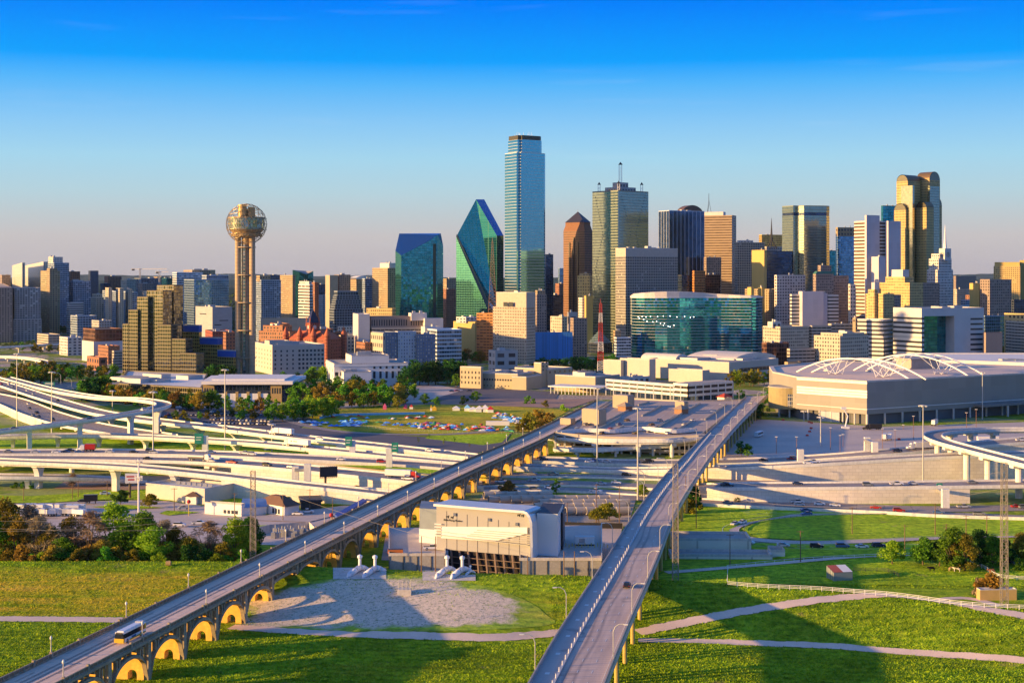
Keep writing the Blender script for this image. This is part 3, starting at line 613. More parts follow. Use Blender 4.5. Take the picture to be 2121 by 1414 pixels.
# modern girder viaduct on the right
def line(px, z): return [G(x, y, z) for x, y in px]
JL = cat_rom(line([(1085, 1440), (1160, 1310), (1255, 1163), (1319, 1062), (1380, 985), (1444, 920), (1500, 866), (1546, 822)], 10.6), 8)
JR = cat_rom(line([(1240, 1446), (1294, 1310), (1358, 1163), (1398, 1062), (1440, 992), (1486, 928), (1540, 866), (1590, 818)], 10.6), 8)
k0 = len(JL) - 1
JC = [(a + b) / 2 for a, b in zip(JL, JR)]
def girder_viaduct():
    r = thing('girder_viaduct', 'plain concrete girder viaduct with yellow columns and a white post divider on the right', 'viaduct', (JC[30].x, JC[30].y, 0))
    m, t, p = newmat('grooved_roadway'); uv = N(t, 'ShaderNodeSeparateXYZ', {0: N(t, 'ShaderNodeUVMap').outputs[0]})
    st = N(t, 'ShaderNodeMapping', {0: N(t, 'ShaderNodeUVMap').outputs[0], 'Scale': (.35, .03, 1)}).outputs[0]
    c = RAMP(t, noise(t, 1.0, 5, st), [(.3, (.44, .33, .27)), (.7, (.68, .52, .42))])
    gr = M(t, 'LESS_THAN', M(t, 'FRACT', M(t, 'DIVIDE', uv.outputs[1], 1.9)), .12); c = MIX(t, M(t, 'MULTIPLY', gr, .35), c, (.16, .13, .125))
    lf = M(t, 'LESS_THAN', uv.outputs[0], 4.9); c = MIX(t, M(t, 'MULTIPLY', lf, .5), c, (.46, .43, .41))
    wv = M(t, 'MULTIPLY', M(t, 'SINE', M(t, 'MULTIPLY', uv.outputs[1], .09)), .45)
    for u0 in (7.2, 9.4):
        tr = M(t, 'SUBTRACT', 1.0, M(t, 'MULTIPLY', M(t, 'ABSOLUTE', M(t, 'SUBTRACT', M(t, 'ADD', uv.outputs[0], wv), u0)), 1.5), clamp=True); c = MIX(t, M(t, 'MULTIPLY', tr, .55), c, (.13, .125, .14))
    pn = M(t, 'MULTIPLY_ADD', noise(t, .09, 2), 30, -18.3, clamp=True); c = MIX(t, M(t, 'MULTIPLY', pn, .45), c, (.17, .15, .145))
    t.links.new(c, p.inputs['Base Color']); p.inputs['Roughness'].default_value = .85
    mb = MB(); s = 0
    for i in range(k0):
        a, b, c_, d = JL[i], JR[i], JR[i + 1], JL[i + 1]; L = (JC[i + 1] - JC[i]).length; w0, w1 = (b - a).length, (c_ - d).length; q = 16.0
        mb.poly([tuple(a), tuple(b), tuple(c_), tuple(d)], 0, [(0, s), (q, s), (q, s + L), (0, s + L)]); s += L
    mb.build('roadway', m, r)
    mb = MB()
    for i in range(k0):
        dn = lambda v, z: (v.x, v.y, v.z - z)
        mb.poly([dn(JL[i], .2), dn(JL[i + 1], .2), dn(JR[i + 1], .2), dn(JR[i], .2)])
    rail(mb, JL, -.35, 1.2, -1.7, -.05); rail(mb, JR, -.85, 1.2, -1.7, -.05); rail(mb, JC, -3, 6, -1.7, -.3); mb.build('girder', CONC, r)
    for Q, d in ((JL, -.35), (JR, 0)):
        mb = MB(); rail(mb, Q, d, .35, -.04, .95); mb.build('barrier', mat('grey_barrier', (.36, .33, .30), .8, sc=.2, amt=.2), r)
    JD = [a.lerp(b, .31 if i < 36 else .31 - .02 * (i - 36)) for i, (a, b) in enumerate(zip(JL, JR))][:k0 - 12]
    mb = MB(); rail(mb, JD, -.3, .6, .01, .28); dv = mb.build('lane_divider', mat('grey_divider', (.46, .47, .48), .7), r)
    TL = CLEN(JD); n = 96
    for i in range(n):
        q, _ = at_len(JD, TL * ((i + .5) / n)); mb = MB(); mb.cyl((q.x, q.y, q.z + .28), (q.x, q.y, q.z + 1.35), .13, .10, 6); o = mb.build('delineator_post', WHITE, dv)
    mk = MB(); JM = [a.lerp(b, .66) for a, b in zip(JL, JR)]; dashes(mk, JM, [-1.7, 1.7], .03, 2.5, 7.5, .18); JE = [a.lerp(b, .955) for a, b in zip(JL, JR)]; dashes(mk, JE, [0], .03, 60, .01, .16)
    JB = [a.lerp(b, .15) for a, b in zip(JL, JR)]; dashes(mk, JB, [0], .03, 1.8, 16, 1.1); mk.build('lane_markings', PAINT, r)
    tot = CLEN(JR); s = 8.0; C2 = mat('yellowed_concrete', (.52, .38, .12), .8, sc=.3, amt=.25)
    while s < tot - 30:
        b, t = at_len(JR, s); a, _ = at_len(JL, s * CLEN(JL) / tot); d = (a - b).normalized(); an = math.atan2(d.y, d.x)
        for q in (b + d * 1.0, a - d * 1.0, (a + b) / 2):
            mb = MB(); mb.cyl((q.x, q.y, T(q.x, q.y) - .3), (q.x, q.y, 8.0), .62, n=12); mb.build('pier', C2, r)
        c = (a + b) / 2; mb = MB(); mb.box((c.x, c.y, 7.9), ((a - b).length - .8, 1.3, 1.0), an); mb.build('pier_cap', CONC, r)
        s += 20.5
    return r
girder_viaduct()
# ============================================================ buildings
ROOF = mat('roof_gravel', (.36, .33, .30), .9, sc=.08, amt=.2, sc2=1.0); ROOFD = mat('dark_roof', (.10, .10, .11), .9, sc=.1, amt=.25); ROOFW = mat('white_roof', (.72, .70, .67), .8, sc=.06, amt=.1, sc2=.6)
UNIT = mat('rooftop_metal', (.45, .45, .44), .6, .3, sc=.4, amt=.2)
fac('fc_cyan', (.60, .60, .54), (.17, .44, .50), 1.0, .89, gm=.95, gr=.08, var=.05, tilt=.002, blind=0, wm=0, rough=.5)
fac('fc_green', (.03, .16, .13), (.09, .33, .26), .93, .90, gm=.92, gr=.06, var=.10, tilt=.004, blind=0, wm=.5, rough=.3)
fac('fc_teal', (.02, .11, .12), (.05, .30, .32), .92, .88, gm=.9, gr=.07, var=.35, tilt=.02, blind=.02, wm=.5, rough=.3)
fac('fc_goldglass', (.20, .18, .10), (.52, .50, .36), .92, .90, gm=.9, gr=.10, var=.12, tilt=.010, blind=0, wm=.5, rough=.3)
fac('fc_bronze', (.15, .13, .09), (.20, .21, .185), .88, .84, gm=.92, gr=.06, var=.18, tilt=.02, blind=0, wm=.4, rough=.3)
fac('fc_navy', (.05, .06, .09), (.05, .085, .15), .86, .80, gm=.75, gr=.10, var=.4, tilt=.02, blind=.02, wm=.3, rough=.4)
fac('fc_bluestripe', (.50, .54, .62), (.05, .09, .17), .90, 1.0, gm=.75, gr=.10, var=.3, tilt=.015, blind=.0, wm=.2, rough=.4)
fac('fc_omni', (.50, .52, .54), (.04, .34, .50), 1.0, .88, gm=.92, gr=.06, var=.30, tilt=.012, blind=.02, rough=.5)
fac('fc_blueglass', (.30, .38, .45), (.14, .30, .44), .90, .84, gm=.85, gr=.08, var=.3, tilt=.02, blind=.02, rough=.4)
fac('fc_greygreen', (.22, .25, .20), (.36, .40, .31), .90, .82, gm=.95, gr=.10, var=.10, tilt=.014, blind=0, wm=.5, rough=.35)
fac('fc_rust', (0.272, 0.124, 0.056), (.045, .03, .025), .56, .62, var=.5, blind=.0)
fac('fc_grid', (0.359, 0.328, 0.273), (.03, .035, .05), .62, .66, var=.5, blind=.02)
fac('fc_tanstripe', (0.341, 0.248, 0.161), (.12, .085, .06), 1.0, .42, var=.3, blind=0)
fac('fc_tan', (0.384, 0.285, 0.161), (.07, .06, .06), .55, .52)
fac('fc_yellow', (.54, .39, .155), (.10, .085, .06), .5, .5)
fac('fc_yellowplain', (0.450, 0.324, 0.090), (.52, .38, .12), .96, 1.0, gr=.75, var=.04, tilt=0, blind=0)
fac('fc_gold', (.60, .40, .10), (.30, .20, .06), .85, .75, gm=.6, gr=.15)
fac('fc_orange', (0.465, 0.195, 0.053), (.09, .05, .035), .84, .40)
fac('fc_white', (0.590, 0.558, 0.508), (.05, .06, .08), .55, .5)
fac('fc_whitestripe', (0.607, 0.574, 0.525), (.045, .05, .06), 1.0, .46, var=.3, blind=.03)
fac('fc_whitebrown', (0.607, 0.566, 0.508), (.13, .075, .05), 1.0, .5, var=.3, blind=.0)
fac('fc_whiteplain', (0.592, 0.560, 0.528), (.5, .48, .46), .0, .0, blind=0)
fac('fc_lavender', (0.527, 0.493, 0.527), (.50, .47, .51), .95, .93, gr=.6, var=.06, tilt=0, blind=0)
fac('fc_slats', (0.615, 0.585, 0.465), (.20, .22, .20), .45, .9, var=.5)
fac('fc_balcony', (0.480, 0.464, 0.448), (.05, .065, .09), .80, .62, var=.6, blind=.10)
fac('fc_bluebalcony', (.36, .42, .50), (.05, .10, .17), .85, .70, gm=.3, var=.6, blind=.06)
fac('fc_tanbalcony', (0.403, 0.299, 0.156), (.12, .16, .12), .70, .62, var=.5, blind=.08)
fac('fc_brick', (0.306, 0.128, 0.064), (.05, .05, .055), .5, .55)
fac('fc_redstone', (.33, .085, .045), (.06, .03, .03), .38, .5)
fac('fc_brownhist', (0.306, 0.230, 0.187), (.06, .055, .055), .5, .55)
fac('fc_brownhistplain', (0.289, 0.212, 0.178), (.31, .24, .20), .97, .98, gr=.75, var=.05, tilt=0, blind=0)
fac('fc_cream', (0.475, 0.418, 0.317), (.06, .065, .08), .5, .5)
fac('fc_creamplain', (0.449, 0.388, 0.286), (.40, .34, .25), .96, .97, gr=.75, var=.05, tilt=0, blind=0)
fac('fc_greyconc', (.40, .38, .36), (.06, .06, .07), .6, .5)
fac('fc_hotelblue', (.16, .20, .28), (.40, .38, .30), .36, .5, var=.6, blind=.2, blindc=(.8, .7, .4))
fac('fc_hotelgrey', (.48, .50, .54), (.20, .22, .25), .36, .5, var=.6, blind=.35, blindc=(.85, .72, .4))
fac('fc_glasswhite', (.62, .66, .70), (.16, .22, .28), .95, .62, gm=.6, gr=.1, var=.5, blind=.1)
fac('fc_cerulean', (.05, .26, .62), (.04, .20, .52), .5, .97, gm=.1, gr=.4, var=.4, tilt=.0, blind=0, stain=.1)
fac('fc_garage', (0.450, 0.390, 0.315), (.05, .045, .04), .92, .42, gr=.8, var=.4, tilt=0, blind=0)
fac('fc_darkgrid', (.26, .30, .34), (.04, .06, .09), .86, .80, gm=.6, gr=.1, var=.4, blind=.03)
fac('fc_perot', (0.360, 0.351, 0.351), (.37, .36, .36), .97, .9, gr=.85, var=.06, tilt=0, blind=0)
fac('fc_brownglass', (.20, .09, .05), (.10, .05, .04), .9, .85, gm=.6, gr=.12, var=.4)
fac('fc_comerica', (0.510, 0.374, 0.136), (.16, .12, .07), .5, .55, var=.4, blind=.05)
def fp(xl, xc, xr, Y, b=35.0):
    """rectangle of a building: nearest corner at pixel column xc and depth Y; its left and right faces end at columns xl, xr; b = turn of the right face"""
    b = R(b); c, s = math.cos(b), math.sin(b); kx = lambda x: (x - CX) / F; X = kx(xc) * Y
    t = max(3.0, (X - kx(xl) * Y) / (s + kx(xl) * c)) if xl < xc else 14.0
    w = max(3.0, (kx(xr) * Y - X) / (c - kx(xr) * s)) if xr > xc else 14.0
    C = (X, Y); Rr = (X + w * c, Y + w * s); L = (X - t * s, Y + t * c)
    return [C, Rr, (Rr[0] + L[0] - C[0], Rr[1] + L[1] - C[1]), L]
def inset(P, k):
    cx, cy = sum(p[0] for p in P) / len(P), sum(p[1] for p in P) / len(P); return [(cx + (p[0] - cx) * k, cy + (p[1] - cy) * k) for p in P]
BR = random.Random(11)
def block(r, P, z0, z1, m, bay=3.2, fl=3.6, roof=None, part='walls', top=True, par=1.0):
    mb = MB(); mb.prism(P, z0, z1, 0, 1, bay, fl); o = mb.build(part, [MATS[m] if isinstance(m, str) else m, roof or ROOF], r)
    if top and not isinstance(z1, (list, tuple)):
        mb = MB(); Q = inset(P, .965)
        for i in range(len(P)):
            a, b, c, d = P[i], P[(i + 1) % len(P)], Q[(i + 1) % len(P)], Q[i]
            mb.prism([a, b, c, d], z1 + .003, z1 + par, 0, 0)
        mb.build('parapet', MATS[m + '_p'] if isinstance(m, str) and m + '_p' in MATS else (mat('parapet_' + m, PARC.get(m, (.5, .45, .4))) if isinstance(m, str) else CONC), r)
    return o
PARC = {}
for k_, m_ in list(MATS.items()):
    if k_.startswith('fc_'):
        for n_ in m_.node_tree.nodes:
            if n_.type == 'MIX' and n_.blend_type == 'MULTIPLY': PARC[k_] = tuple(n_.inputs[6].default_value)[:3]
def units(r, P, z, n, big=1.0):
    xs_ = [p[0] for p in P]; cx, cy = sum(xs_) / len(P), sum(p[1] for p in P) / len(P); w = math.hypot(P[1][0] - P[0][0], P[1][1] - P[0][1]); d = math.hypot(P[-1][0] - P[0][0], P[-1][1] - P[0][1]); a = math.atan2(P[1][1] - P[0][1], P[1][0] - P[0][0])
    for k in range(n):
        u, v = BR.uniform(-.28, .28) * w, BR.uniform(-.28, .28) * d; s = min(w, d)
        mb = MB(); mb.box((cx + u * math.cos(a) - v * math.sin(a), cy + u * math.sin(a) + v * math.cos(a), z), (s * BR.uniform(.15, .35) * big, s * BR.uniform(.12, .3) * big, BR.uniform(1.8, 4.0) * big), a, 0, 1)
        mb.build('rooftop_unit', [UNIT, ROOF], r)
def B(label, Y, blocks, name='office_tower', cat='tower', b=35.0, nu=2, group=None):
    """blocks: (xl, xc, xr, y_top, facade[, bay, storey, y_bottom or None, depth offset])"""
    q = blocks[0]; P0 = fp(q[0], q[1], q[2], Y + (q[8] if len(q) > 8 else 0), b); r = thing(name, label, cat, (sum(p[0] for p in P0) / 4, sum(p[1] for p in P0) / 4, 0), group)
    for q in blocks:
        xl, xc, xr, yt, m = q[:5]; bay = q[5] if len(q) > 5 else 3.2; fl = q[6] if len(q) > 6 else 3.6; yb = q[7] if len(q) > 7 else None; Yq = Y + (q[8] if len(q) > 8 else 0)
        P = fp(xl, xc, xr, Yq, b); z1 = ZA(yt, Yq); block(r, P, 0 if yb is None else ZA(yb, Yq), z1, m, bay, fl, ROOFW if isinstance(m, str) and 'white' in m else ROOF)
    if nu: units(r, P, z1, nu)
    return r, P0
PANE = {}
def wins(r, a, b, z0, z1, cols, rows, w, h, m='window_glass', name='window', skip=None, frame=True):
    """separate window parts on the wall a-b, sharing one mesh"""
    key = (w, h, m)
    if key not in PANE:
        mb = MB(); mb.prism([(-w / 2, -.12), (w / 2, -.12), (w / 2, .06), (-w / 2, .06)], 0, h, 0, 0, bottom=True)
        me = bpy.data.meshes.new('window'); me.from_pydata(mb.v, [], mb.f); me.materials.append(MATS[m]); PANE[key] = me
    L = math.hypot(b[0] - a[0], b[1] - a[1]); an = math.atan2(b[1] - a[1], b[0] - a[0]); o0 = ORG[r.name]
    for j in range(rows):
        for i in range(cols):
            if skip and skip(i, j): continue
            u = (i + .5) / cols; o = bpy.data.objects.new(name, PANE[key]); COL.objects.link(o); o.parent = r
            o.location = (a[0] + (b[0] - a[0]) * u - o0.x, a[1] + (b[1] - a[1]) * u - o0.y, z0 + (z1 - z0) * (j + .5) / rows - h / 2); o.rotation_euler.z = an
mat('window_glass', (.035, .042, .055), .12, 0, sc=.7, amt=.4, spec=.6); mat('brown_glass', (.09, .05, .035), .15, 0, sc=.7, amt=.4, spec=.6)
# ---- far left cluster
B('tall slatted cream apartment tower at the far left edge of the skyline', 2650, [(25, 46, 52, 545, 'fc_slats', 4, 3.4), (49, 90, 101, 543, 'fc_slats', 3, 3.4, None, 40)], b=20, name='apartment_tower')
B('blue glass high-rise with a white crown behind the tan apartment tower', 2580, [(99, 112, 143, 545, 'fc_bluebalcony', 3, 3.4), (100, 110, 130, 533, 'fc_white', 3, 3.5, 548, 8)], name='apartment_tower')
B('slim tan tower with pale balconies standing before a blue glass high-rise', 2420, [(84, 113, 124, 562, 'fc_tanbalcony', 4, 3.2), (97, 103, 119, 557, 'fc_tan', 4, 3.2, None, -6)], name='apartment_tower', b=40)
B('grey shaded apartment block with white balcony rows at the far left', 2250, [(22, 30, 84, 597, 'fc_balcony', 4, 3.2), (20, 28, 86, 662, 'fc_greyconc', 5, 3.5, None, -8)], name='apartment_block', cat='apartments', b=25)
B('pinkish apartment block cut by the left edge of the picture', 2200, [(-30, -20, 26, 597, 'fc_brownhist', 4, 3.2)], name='apartment_block', cat='apartments', b=20)
B('blue glass mid-rise with a flat roof right of the tan tower', 2600, [(140, 152, 188, 583, 'fc_bluebalcony', 4, 3.4)], name='apartment_block', cat='apartments')
B('low pale banded block in front of the blue glass mid-rise', 2350, [(138, 143, 173, 628, 'fc_whitestripe', 4, 3.6)], name='office_block', cat='office')
B('small beige stepped block between the blue mid-rise and the teal apartments', 2450, [(188, 200, 215, 617, 'fc_cream', 4, 3.4), (191, 200, 212, 610, 'fc_cream', 4, 3.4, 620, 4)], name='apartment_block', cat='apartments')
B('teal and cream apartment block with tall balcony stacks', 2300, [(212, 268, 285, 606, 'fc_bluebalcony', 4, 3.2), (218, 225, 232, 597, 'fc_cream', 3, 3.2, None, -6), (240, 248, 256, 598, 'fc_cream', 3, 3.2, None, -14), (260, 266, 274, 600, 'fc_cream', 3, 3.2, None, -8)], name='apartment_block', cat='apartments', b=25)
B('lone distant blue office block on the horizon', 5200, [(183, 187, 204, 561, 'fc_navy', 5, 4)], name='office_block', cat='office', nu=0)
B('brown brick block beside the white crowned high-rise', 2900, [(141, 146, 166, 563, 'fc_brick', 4, 3.5)], name='apartment_block', cat='apartments')
B('pale banded tower with a white top slab left of the blue glass headquarters', 2500, [(357, 366, 420, 565, 'fc_glasswhite', 4, 3.8), (380, 398, 446, 560, 'fc_tan', 4, 3.8, None, 60)], b=18)
B('wide blue glass headquarters tower left of the ball topped tower', 2250, [(381, 402, 474, 580, 'fc_blueglass', 3, 3.8), (418, 428, 473, 571, 'fc_bluebalcony', 3, 3.8, 582, 30)], b=28)
B('dark teal block with a flat glass top behind the mirrored hotel', 2600, [(335, 345, 368, 577, 'fc_teal', 3, 3.8)], b=30)
def museum():
    Y = 1950; P = fp(405, 440, 481, Y, 35); r = thing('museum', 'grey textured concrete cube museum behind the mirrored hotel', 'museum', (P[0][0], P[0][1], 0))
    block(r, P, 0, ZA(637, Y), 'fc_perot', 8, 2.5)
    for a, b, u, v, z in ((P[3], P[0], .25, .65, 650), (P[0], P[1], .35, .8, 663), (P[0], P[1], .1, .45, 672)):
        p, q = Vector(a).lerp(Vector(b), u), Vector(a).lerp(Vector(b), v); wins(r, tuple(p), tuple(q), ZA(z + 2, Y), ZA(z, Y), 1, 1, (q - p).length, 1.2)
    units(r, P, ZA(637, Y), 2)
museum()
B('orange panelled box building over a white base beside the mirrored hotel', 1720, [(172, 197, 254, 683, 'fc_brownglass', 4, 5, 709), (170, 194, 256, 709, 'fc_whiteplain', 5, 4, None, -2)], name='office_block', cat='office')
B('small low white shop block beside the far highway bridge', 1850, [(123, 140, 170, 700, 'fc_white', 6, 4)], name='shop_building', cat='shop')
B('long tan parking block beneath the tan apartment tower', 2000, [(77, 100, 125, 694, 'fc_garage', 5, 3.2)], name='parking_garage', cat='garage', nu=0)
B('grey banded parking block left of the mirrored hotel', 1600, [(232, 236, 262, 728, 'fc_garage', 5, 3.2)], name='parking_garage', cat='garage', nu=0)
B('brown brick warehouse with small windows left of the mirrored hotel', 1680, [(203, 224, 248, 718, 'fc_brick', 4, 4)], name='warehouse', cat='warehouse', nu=1)
B('red low building with white lettered side by the rail yard', 1560, [(180, 205, 222, 742, 'fc_brick', 8, 6)], name='warehouse', cat='warehouse', nu=0)
for i, (xl, xc, xr, yt, Y, m, lb) in enumerate(((216, 224, 252, 573, 3600, 'fc_brick', 'long brown roofed block left of the tower cranes'), (250, 262, 282, 580, 3300, 'fc_cream', 'cream low block right of the brown roofed block'),
    (278, 290, 330, 577, 3500, 'fc_darkgrid', 'dark unfinished block under the tower cranes'), (208, 215, 228, 588, 3000, 'fc_navy', 'small blue block left of the cream low block'), (286, 296, 318, 588, 2900, 'fc_brownhist', 'brown mid-rise below the tower cranes'), (318, 326, 348, 574, 3700, 'fc_tan', 'tan block right of the tower cranes'),
    (0, 4, 22, 570, 3300, 'fc_brownhist', 'dull brown tower at the left edge of the horizon'), (296, 306, 330, 604, 2500, 'fc_cream', 'cream flat roofed block behind the teal apartments'), (146, 160, 200, 655, 2200, 'fc_bluebalcony', 'low blue block below the pale banded block'), (190, 205, 232, 665, 2100, 'fc_greyconc', 'grey low block left of the museum side'))):
    B(lb, Y, [(xl, xc, xr, yt, m, 4, 3.6)], name='office_block', cat='office', nu=1)
# ---- between the ball tower and the teal prism
B('grey blue residential tower right of the ball topped tower', 2150, [(530, 541, 582, 581, 'fc_bluebalcony', 3.5, 3.2), (531, 538, 560, 572, 'fc_tan', 4, 3.4, 583, 5)], name='apartment_tower', b=28)
B('orange tan brick tower standing behind the slanted dark glass tower', 2400, [(580, 606, 612, 571, 'fc_tan', 3.5, 3.3)], name='apartment_tower')
def slant():
    Y = 2450; P = fp(606, 620, 649, Y, 30); r = thing('office_tower', 'dark glass tower with a V shaped slanted roof line', 'tower', (P[0][0], P[0][1], 0)); za, zb, zc = ZA(568, Y), ZA(559, Y), ZA(561, Y)
    mid = tuple((Vector(P[0]) + Vector(P[1])) / 2); block(r, [P[0], mid, P[1], P[2], P[3]], 0, [za + 4, za, zc, zc, zb], 'fc_teal', 3, 3.6); 
slant()
B('white striped office tower in front of the slanted dark glass tower', 2050, [(618, 641, 648, 590, 'fc_whitestripe', 3, 4.2), (620, 640, 646, 584, 'fc_white', 4, 3, 591, 3)])
B('small brown and white tower tucked right of the white striped one', 2300, [(646, 652, 660, 586, 'fc_brick', 3.5, 3.4)])
B('tall cream slab tower left of the terraced dark glass block', 2250, [(674, 683, 700, 571, 'fc_creamplain', 5, 3.4), (692, 702, 726, 570, 'fc_brownhist', 3.2, 3.3, None, 14)])
def terrace():
    Y = 2000; P = fp(682, 692, 752, Y, 25); r = thing('office_block', 'terraced dark glass block with white grid lines', 'office', (P[0][0], P[0][1], 0)); zs = [0, ZA(640, Y), ZA(630, Y), ZA(621, Y), ZA(612, Y), ZA(604, Y)]
    for i in range(5): block(r, inset(P, 1 - .07 * i), zs[i], zs[i + 1], 'fc_darkgrid', 4, 3.8, top=i == 4)
terrace()
def domed():
    Y = 2350; P = fp(726, 738, 757, Y, 30); r = thing('office_tower', 'tan tower under a white curved roof', 'tower', (P[0][0], P[0][1], 0)); z = ZA(578, Y); block(r, P, 0, z, 'fc_tan', 3.5, 3.5, top=False)
    mb = MB(); Q = inset(P, 1.12)
    for i in range(8):
        f = lambda t: z + 5.5 * math.sin(math.pi * (.12 + .5 * t)); a0, a1 = i / 8, (i + 1) / 8; L = lambda p, q, t: (p[0] + (q[0] - p[0]) * t, p[1] + (q[1] - p[1]) * t)
        mb.poly([L(Q[0], Q[1], a0) + (f(a0),), L(Q[0], Q[1], a1) + (f(a1),), L(Q[3], Q[2], a1) + (f(a1),), L(Q[3], Q[2], a0) + (f(a0),)]); mb.poly([L(Q[0], Q[1], a0) + (z,), L(Q[0], Q[1], a1) + (z,), L(Q[0], Q[1], a1) + (f(a1),), L(Q[0], Q[1], a0) + (f(a0),)])
    mb.build('curved_roof', ROOFW, r)
domed()
B('tan residential tower with a white crown left of the teal prism', 2250, [(771, 803, 819, 556, 'fc_tan', 3.4, 3.3), (787, 806, 819, 546, 'fc_whiteplain', 4, 4, 557, 12)], name='apartment_tower')
B('blue shaded tower left of the white crowned tan tower', 2300, [(750, 756, 773, 578, 'fc_bluebalcony', 3.5, 3.4)], name='apartment_tower')
B('long low golden office building at the foot of the tan tower', 1900, [(759, 812, 820, 640, 'fc_yellow', 3, 4.5)], name='office_block', cat='office', b=68)
B('long low cream building behind the red turreted courthouse', 2000, [(527, 540, 655, 660, 'fc_creamplain', 12, 6)], name='hall_building', cat='hall', b=8)
def prism_tower():
    Y = 2050; r = thing('office_tower', 'dark teal glass prism tower with a blue sloping roof', 'tower', (XA(868, Y), Y + 20, 0)); x = lambda px, dy=0: (XA(px, Y + dy), Y + dy)
    A, Bq, Cq, Dq, E = x(819, 14), x(831), x(906, 6), x(918, 22), x(846, 60); zA, zB, z1 = ZA(519, Y), ZA(529, Y), ZA(482, Y)
    mb = MB()
    def wall(p, q, z0a, z0b, za, zb, mi=0):
        L = math.hypot(q[0] - p[0], q[1] - p[1]); n = max(1, round(L / 3)); mb.poly([p + (z0a,), q + (z0b,), q + (zb,), p + (za,)], mi, [(0, z0a / 3.6), (n, z0b / 3.6), (n, zb / 3.6), (0, za / 3.6)])
    ra, rb = (XA(827, Y + 40), Y + 40), (XA(913, Y + 32), Y + 32)
    wall(A, Bq, 0, 0, zA, zB, 1); m2 = (XA(888, Y + 4), Y + 4); zm = ZA(499, Y)
    wall(Bq, m2, 0, 0, zB, zm); wall(m2, Cq, 0, 0, zm, z1 - 3, 0); wall(Cq, Dq, 0, 0, z1 - 3, z1 - 18, 1); wall(Dq, rb, 0, 0, z1 - 18, z1, 0); wall(rb, ra, 0, 0, z1, z1); wall(ra, A, 0, 0, z1, zA)
    mb.build('walls', [MATS['fc_teal'], MATS['fc_green']], r)
    mb = MB(); mb.poly([A + (zA,), Bq + (zB,), m2 + (zm,), Cq + (z1 - 3,), rb + (z1,), ra + (z1,)]); mb.poly([Cq + (z1 - 3,), Dq + (z1 - 18,), rb + (z1,)])
    mb.build('sloping_roof', mat('blue_glass_roof', (.015, .07, .27), .25, .5, sc=.05, amt=.1), r)
    mb = MB(); p, q = Vector(Cq).lerp(Vector(m2), .15), Vector(Cq).lerp(Vector(m2), .5); mb.poly([(p.x, p.y - .3, 30), (q.x, q.y - .3, 30), (q.x, q.y - .3, ZA(505, Y)), (p.x, p.y - .3, ZA(505, Y))], 0, [(0, 0), (1, 0), (1, 30), (0, 30)]); mb.build('balcony_slot', mat('balcony_slot', (.012, .03, .035), .5), r)
prism_tower()
def spear():
    Y = 2150; r = thing('office_tower', 'pointed green glass tower cut like a crystal with a blue slanted roof', 'tower', (XA(995, Y), Y + 25, 0)); Q = lambda px, py, dy: (XA(px, Y + dy), Y + dy, ZA(py, Y + dy))
    base = lambda px, dy: (XA(px, Y + dy), Y + dy, 0.0)
    L0, L1 = base(945, 30), Q(945, 490, 30); K = base(1013, 0); N_ = Q(1013, 640, 0); P1, P2 = Q(986, 413, 30), Q(1003, 413, 60); R1, R0 = Q(1029, 488, 14), base(1029, 14); S1, S0 = Q(1043, 488, 34), base(1043, 34); Bk1, Bk0 = Q(960, 488, 66), base(960, 66)
    mb = MB()
    def pl(pts, mi, sx=3.0): 
        d = Vector(pts[1]) - Vector(pts[0]); d.z = 0; d.normalize(); mb.poly(pts, mi, [((Vector(p) - Vector(pts[0])).dot(d) / sx, p[2] / 3.6) for p in pts])
    pl([L0, K, N_, L1], 0)                    # lower left face, catching the sun
    pl([N_, R0[:2] + (N_[2],), R1, P1, L1], 1)  # big leaning face
    pl([K, R0, R0[:2] + (N_[2],), N_], 1); pl([R0, S0, S1, R1], 1); pl([S0, Bk0, Bk1, S1], 1); pl([Bk0, L0, L1, Bk1], 1); pl([L1, P1, P2, Bk1], 1); pl([S1, P2, Bk1], 1)
    mb.build('walls', [MATS['fc_green'], fac('fc_green2', (.02, .12, .11), (.045, .30, .27), .93, .90, gm=.92, gr=.05, var=.10, tilt=.003, blind=0, wm=.5, rough=.3)], r)
    mb = MB(); mb.poly([P1, R1, S1, P2]); mb.build('slanted_roof', mat('blue_glass_roof', (.015, .07, .27)), r)
    mb = MB(); off = Vector((-.25, -.4, 0)); e = Vector(N_); f = Vector(L1); d = Vector((7.5, -.2, 0)); mb.poly([tuple(f + off), tuple(e + off - d * .3), tuple(e + off + d * .6), tuple(f + off + Vector((1, 0, 4)))]); mb.build('shaded_fold', mat('fold_shade', (.01, .03, .06), .3, .3), r)  # dark sheet along the fold, its shade put into the colour
spear()
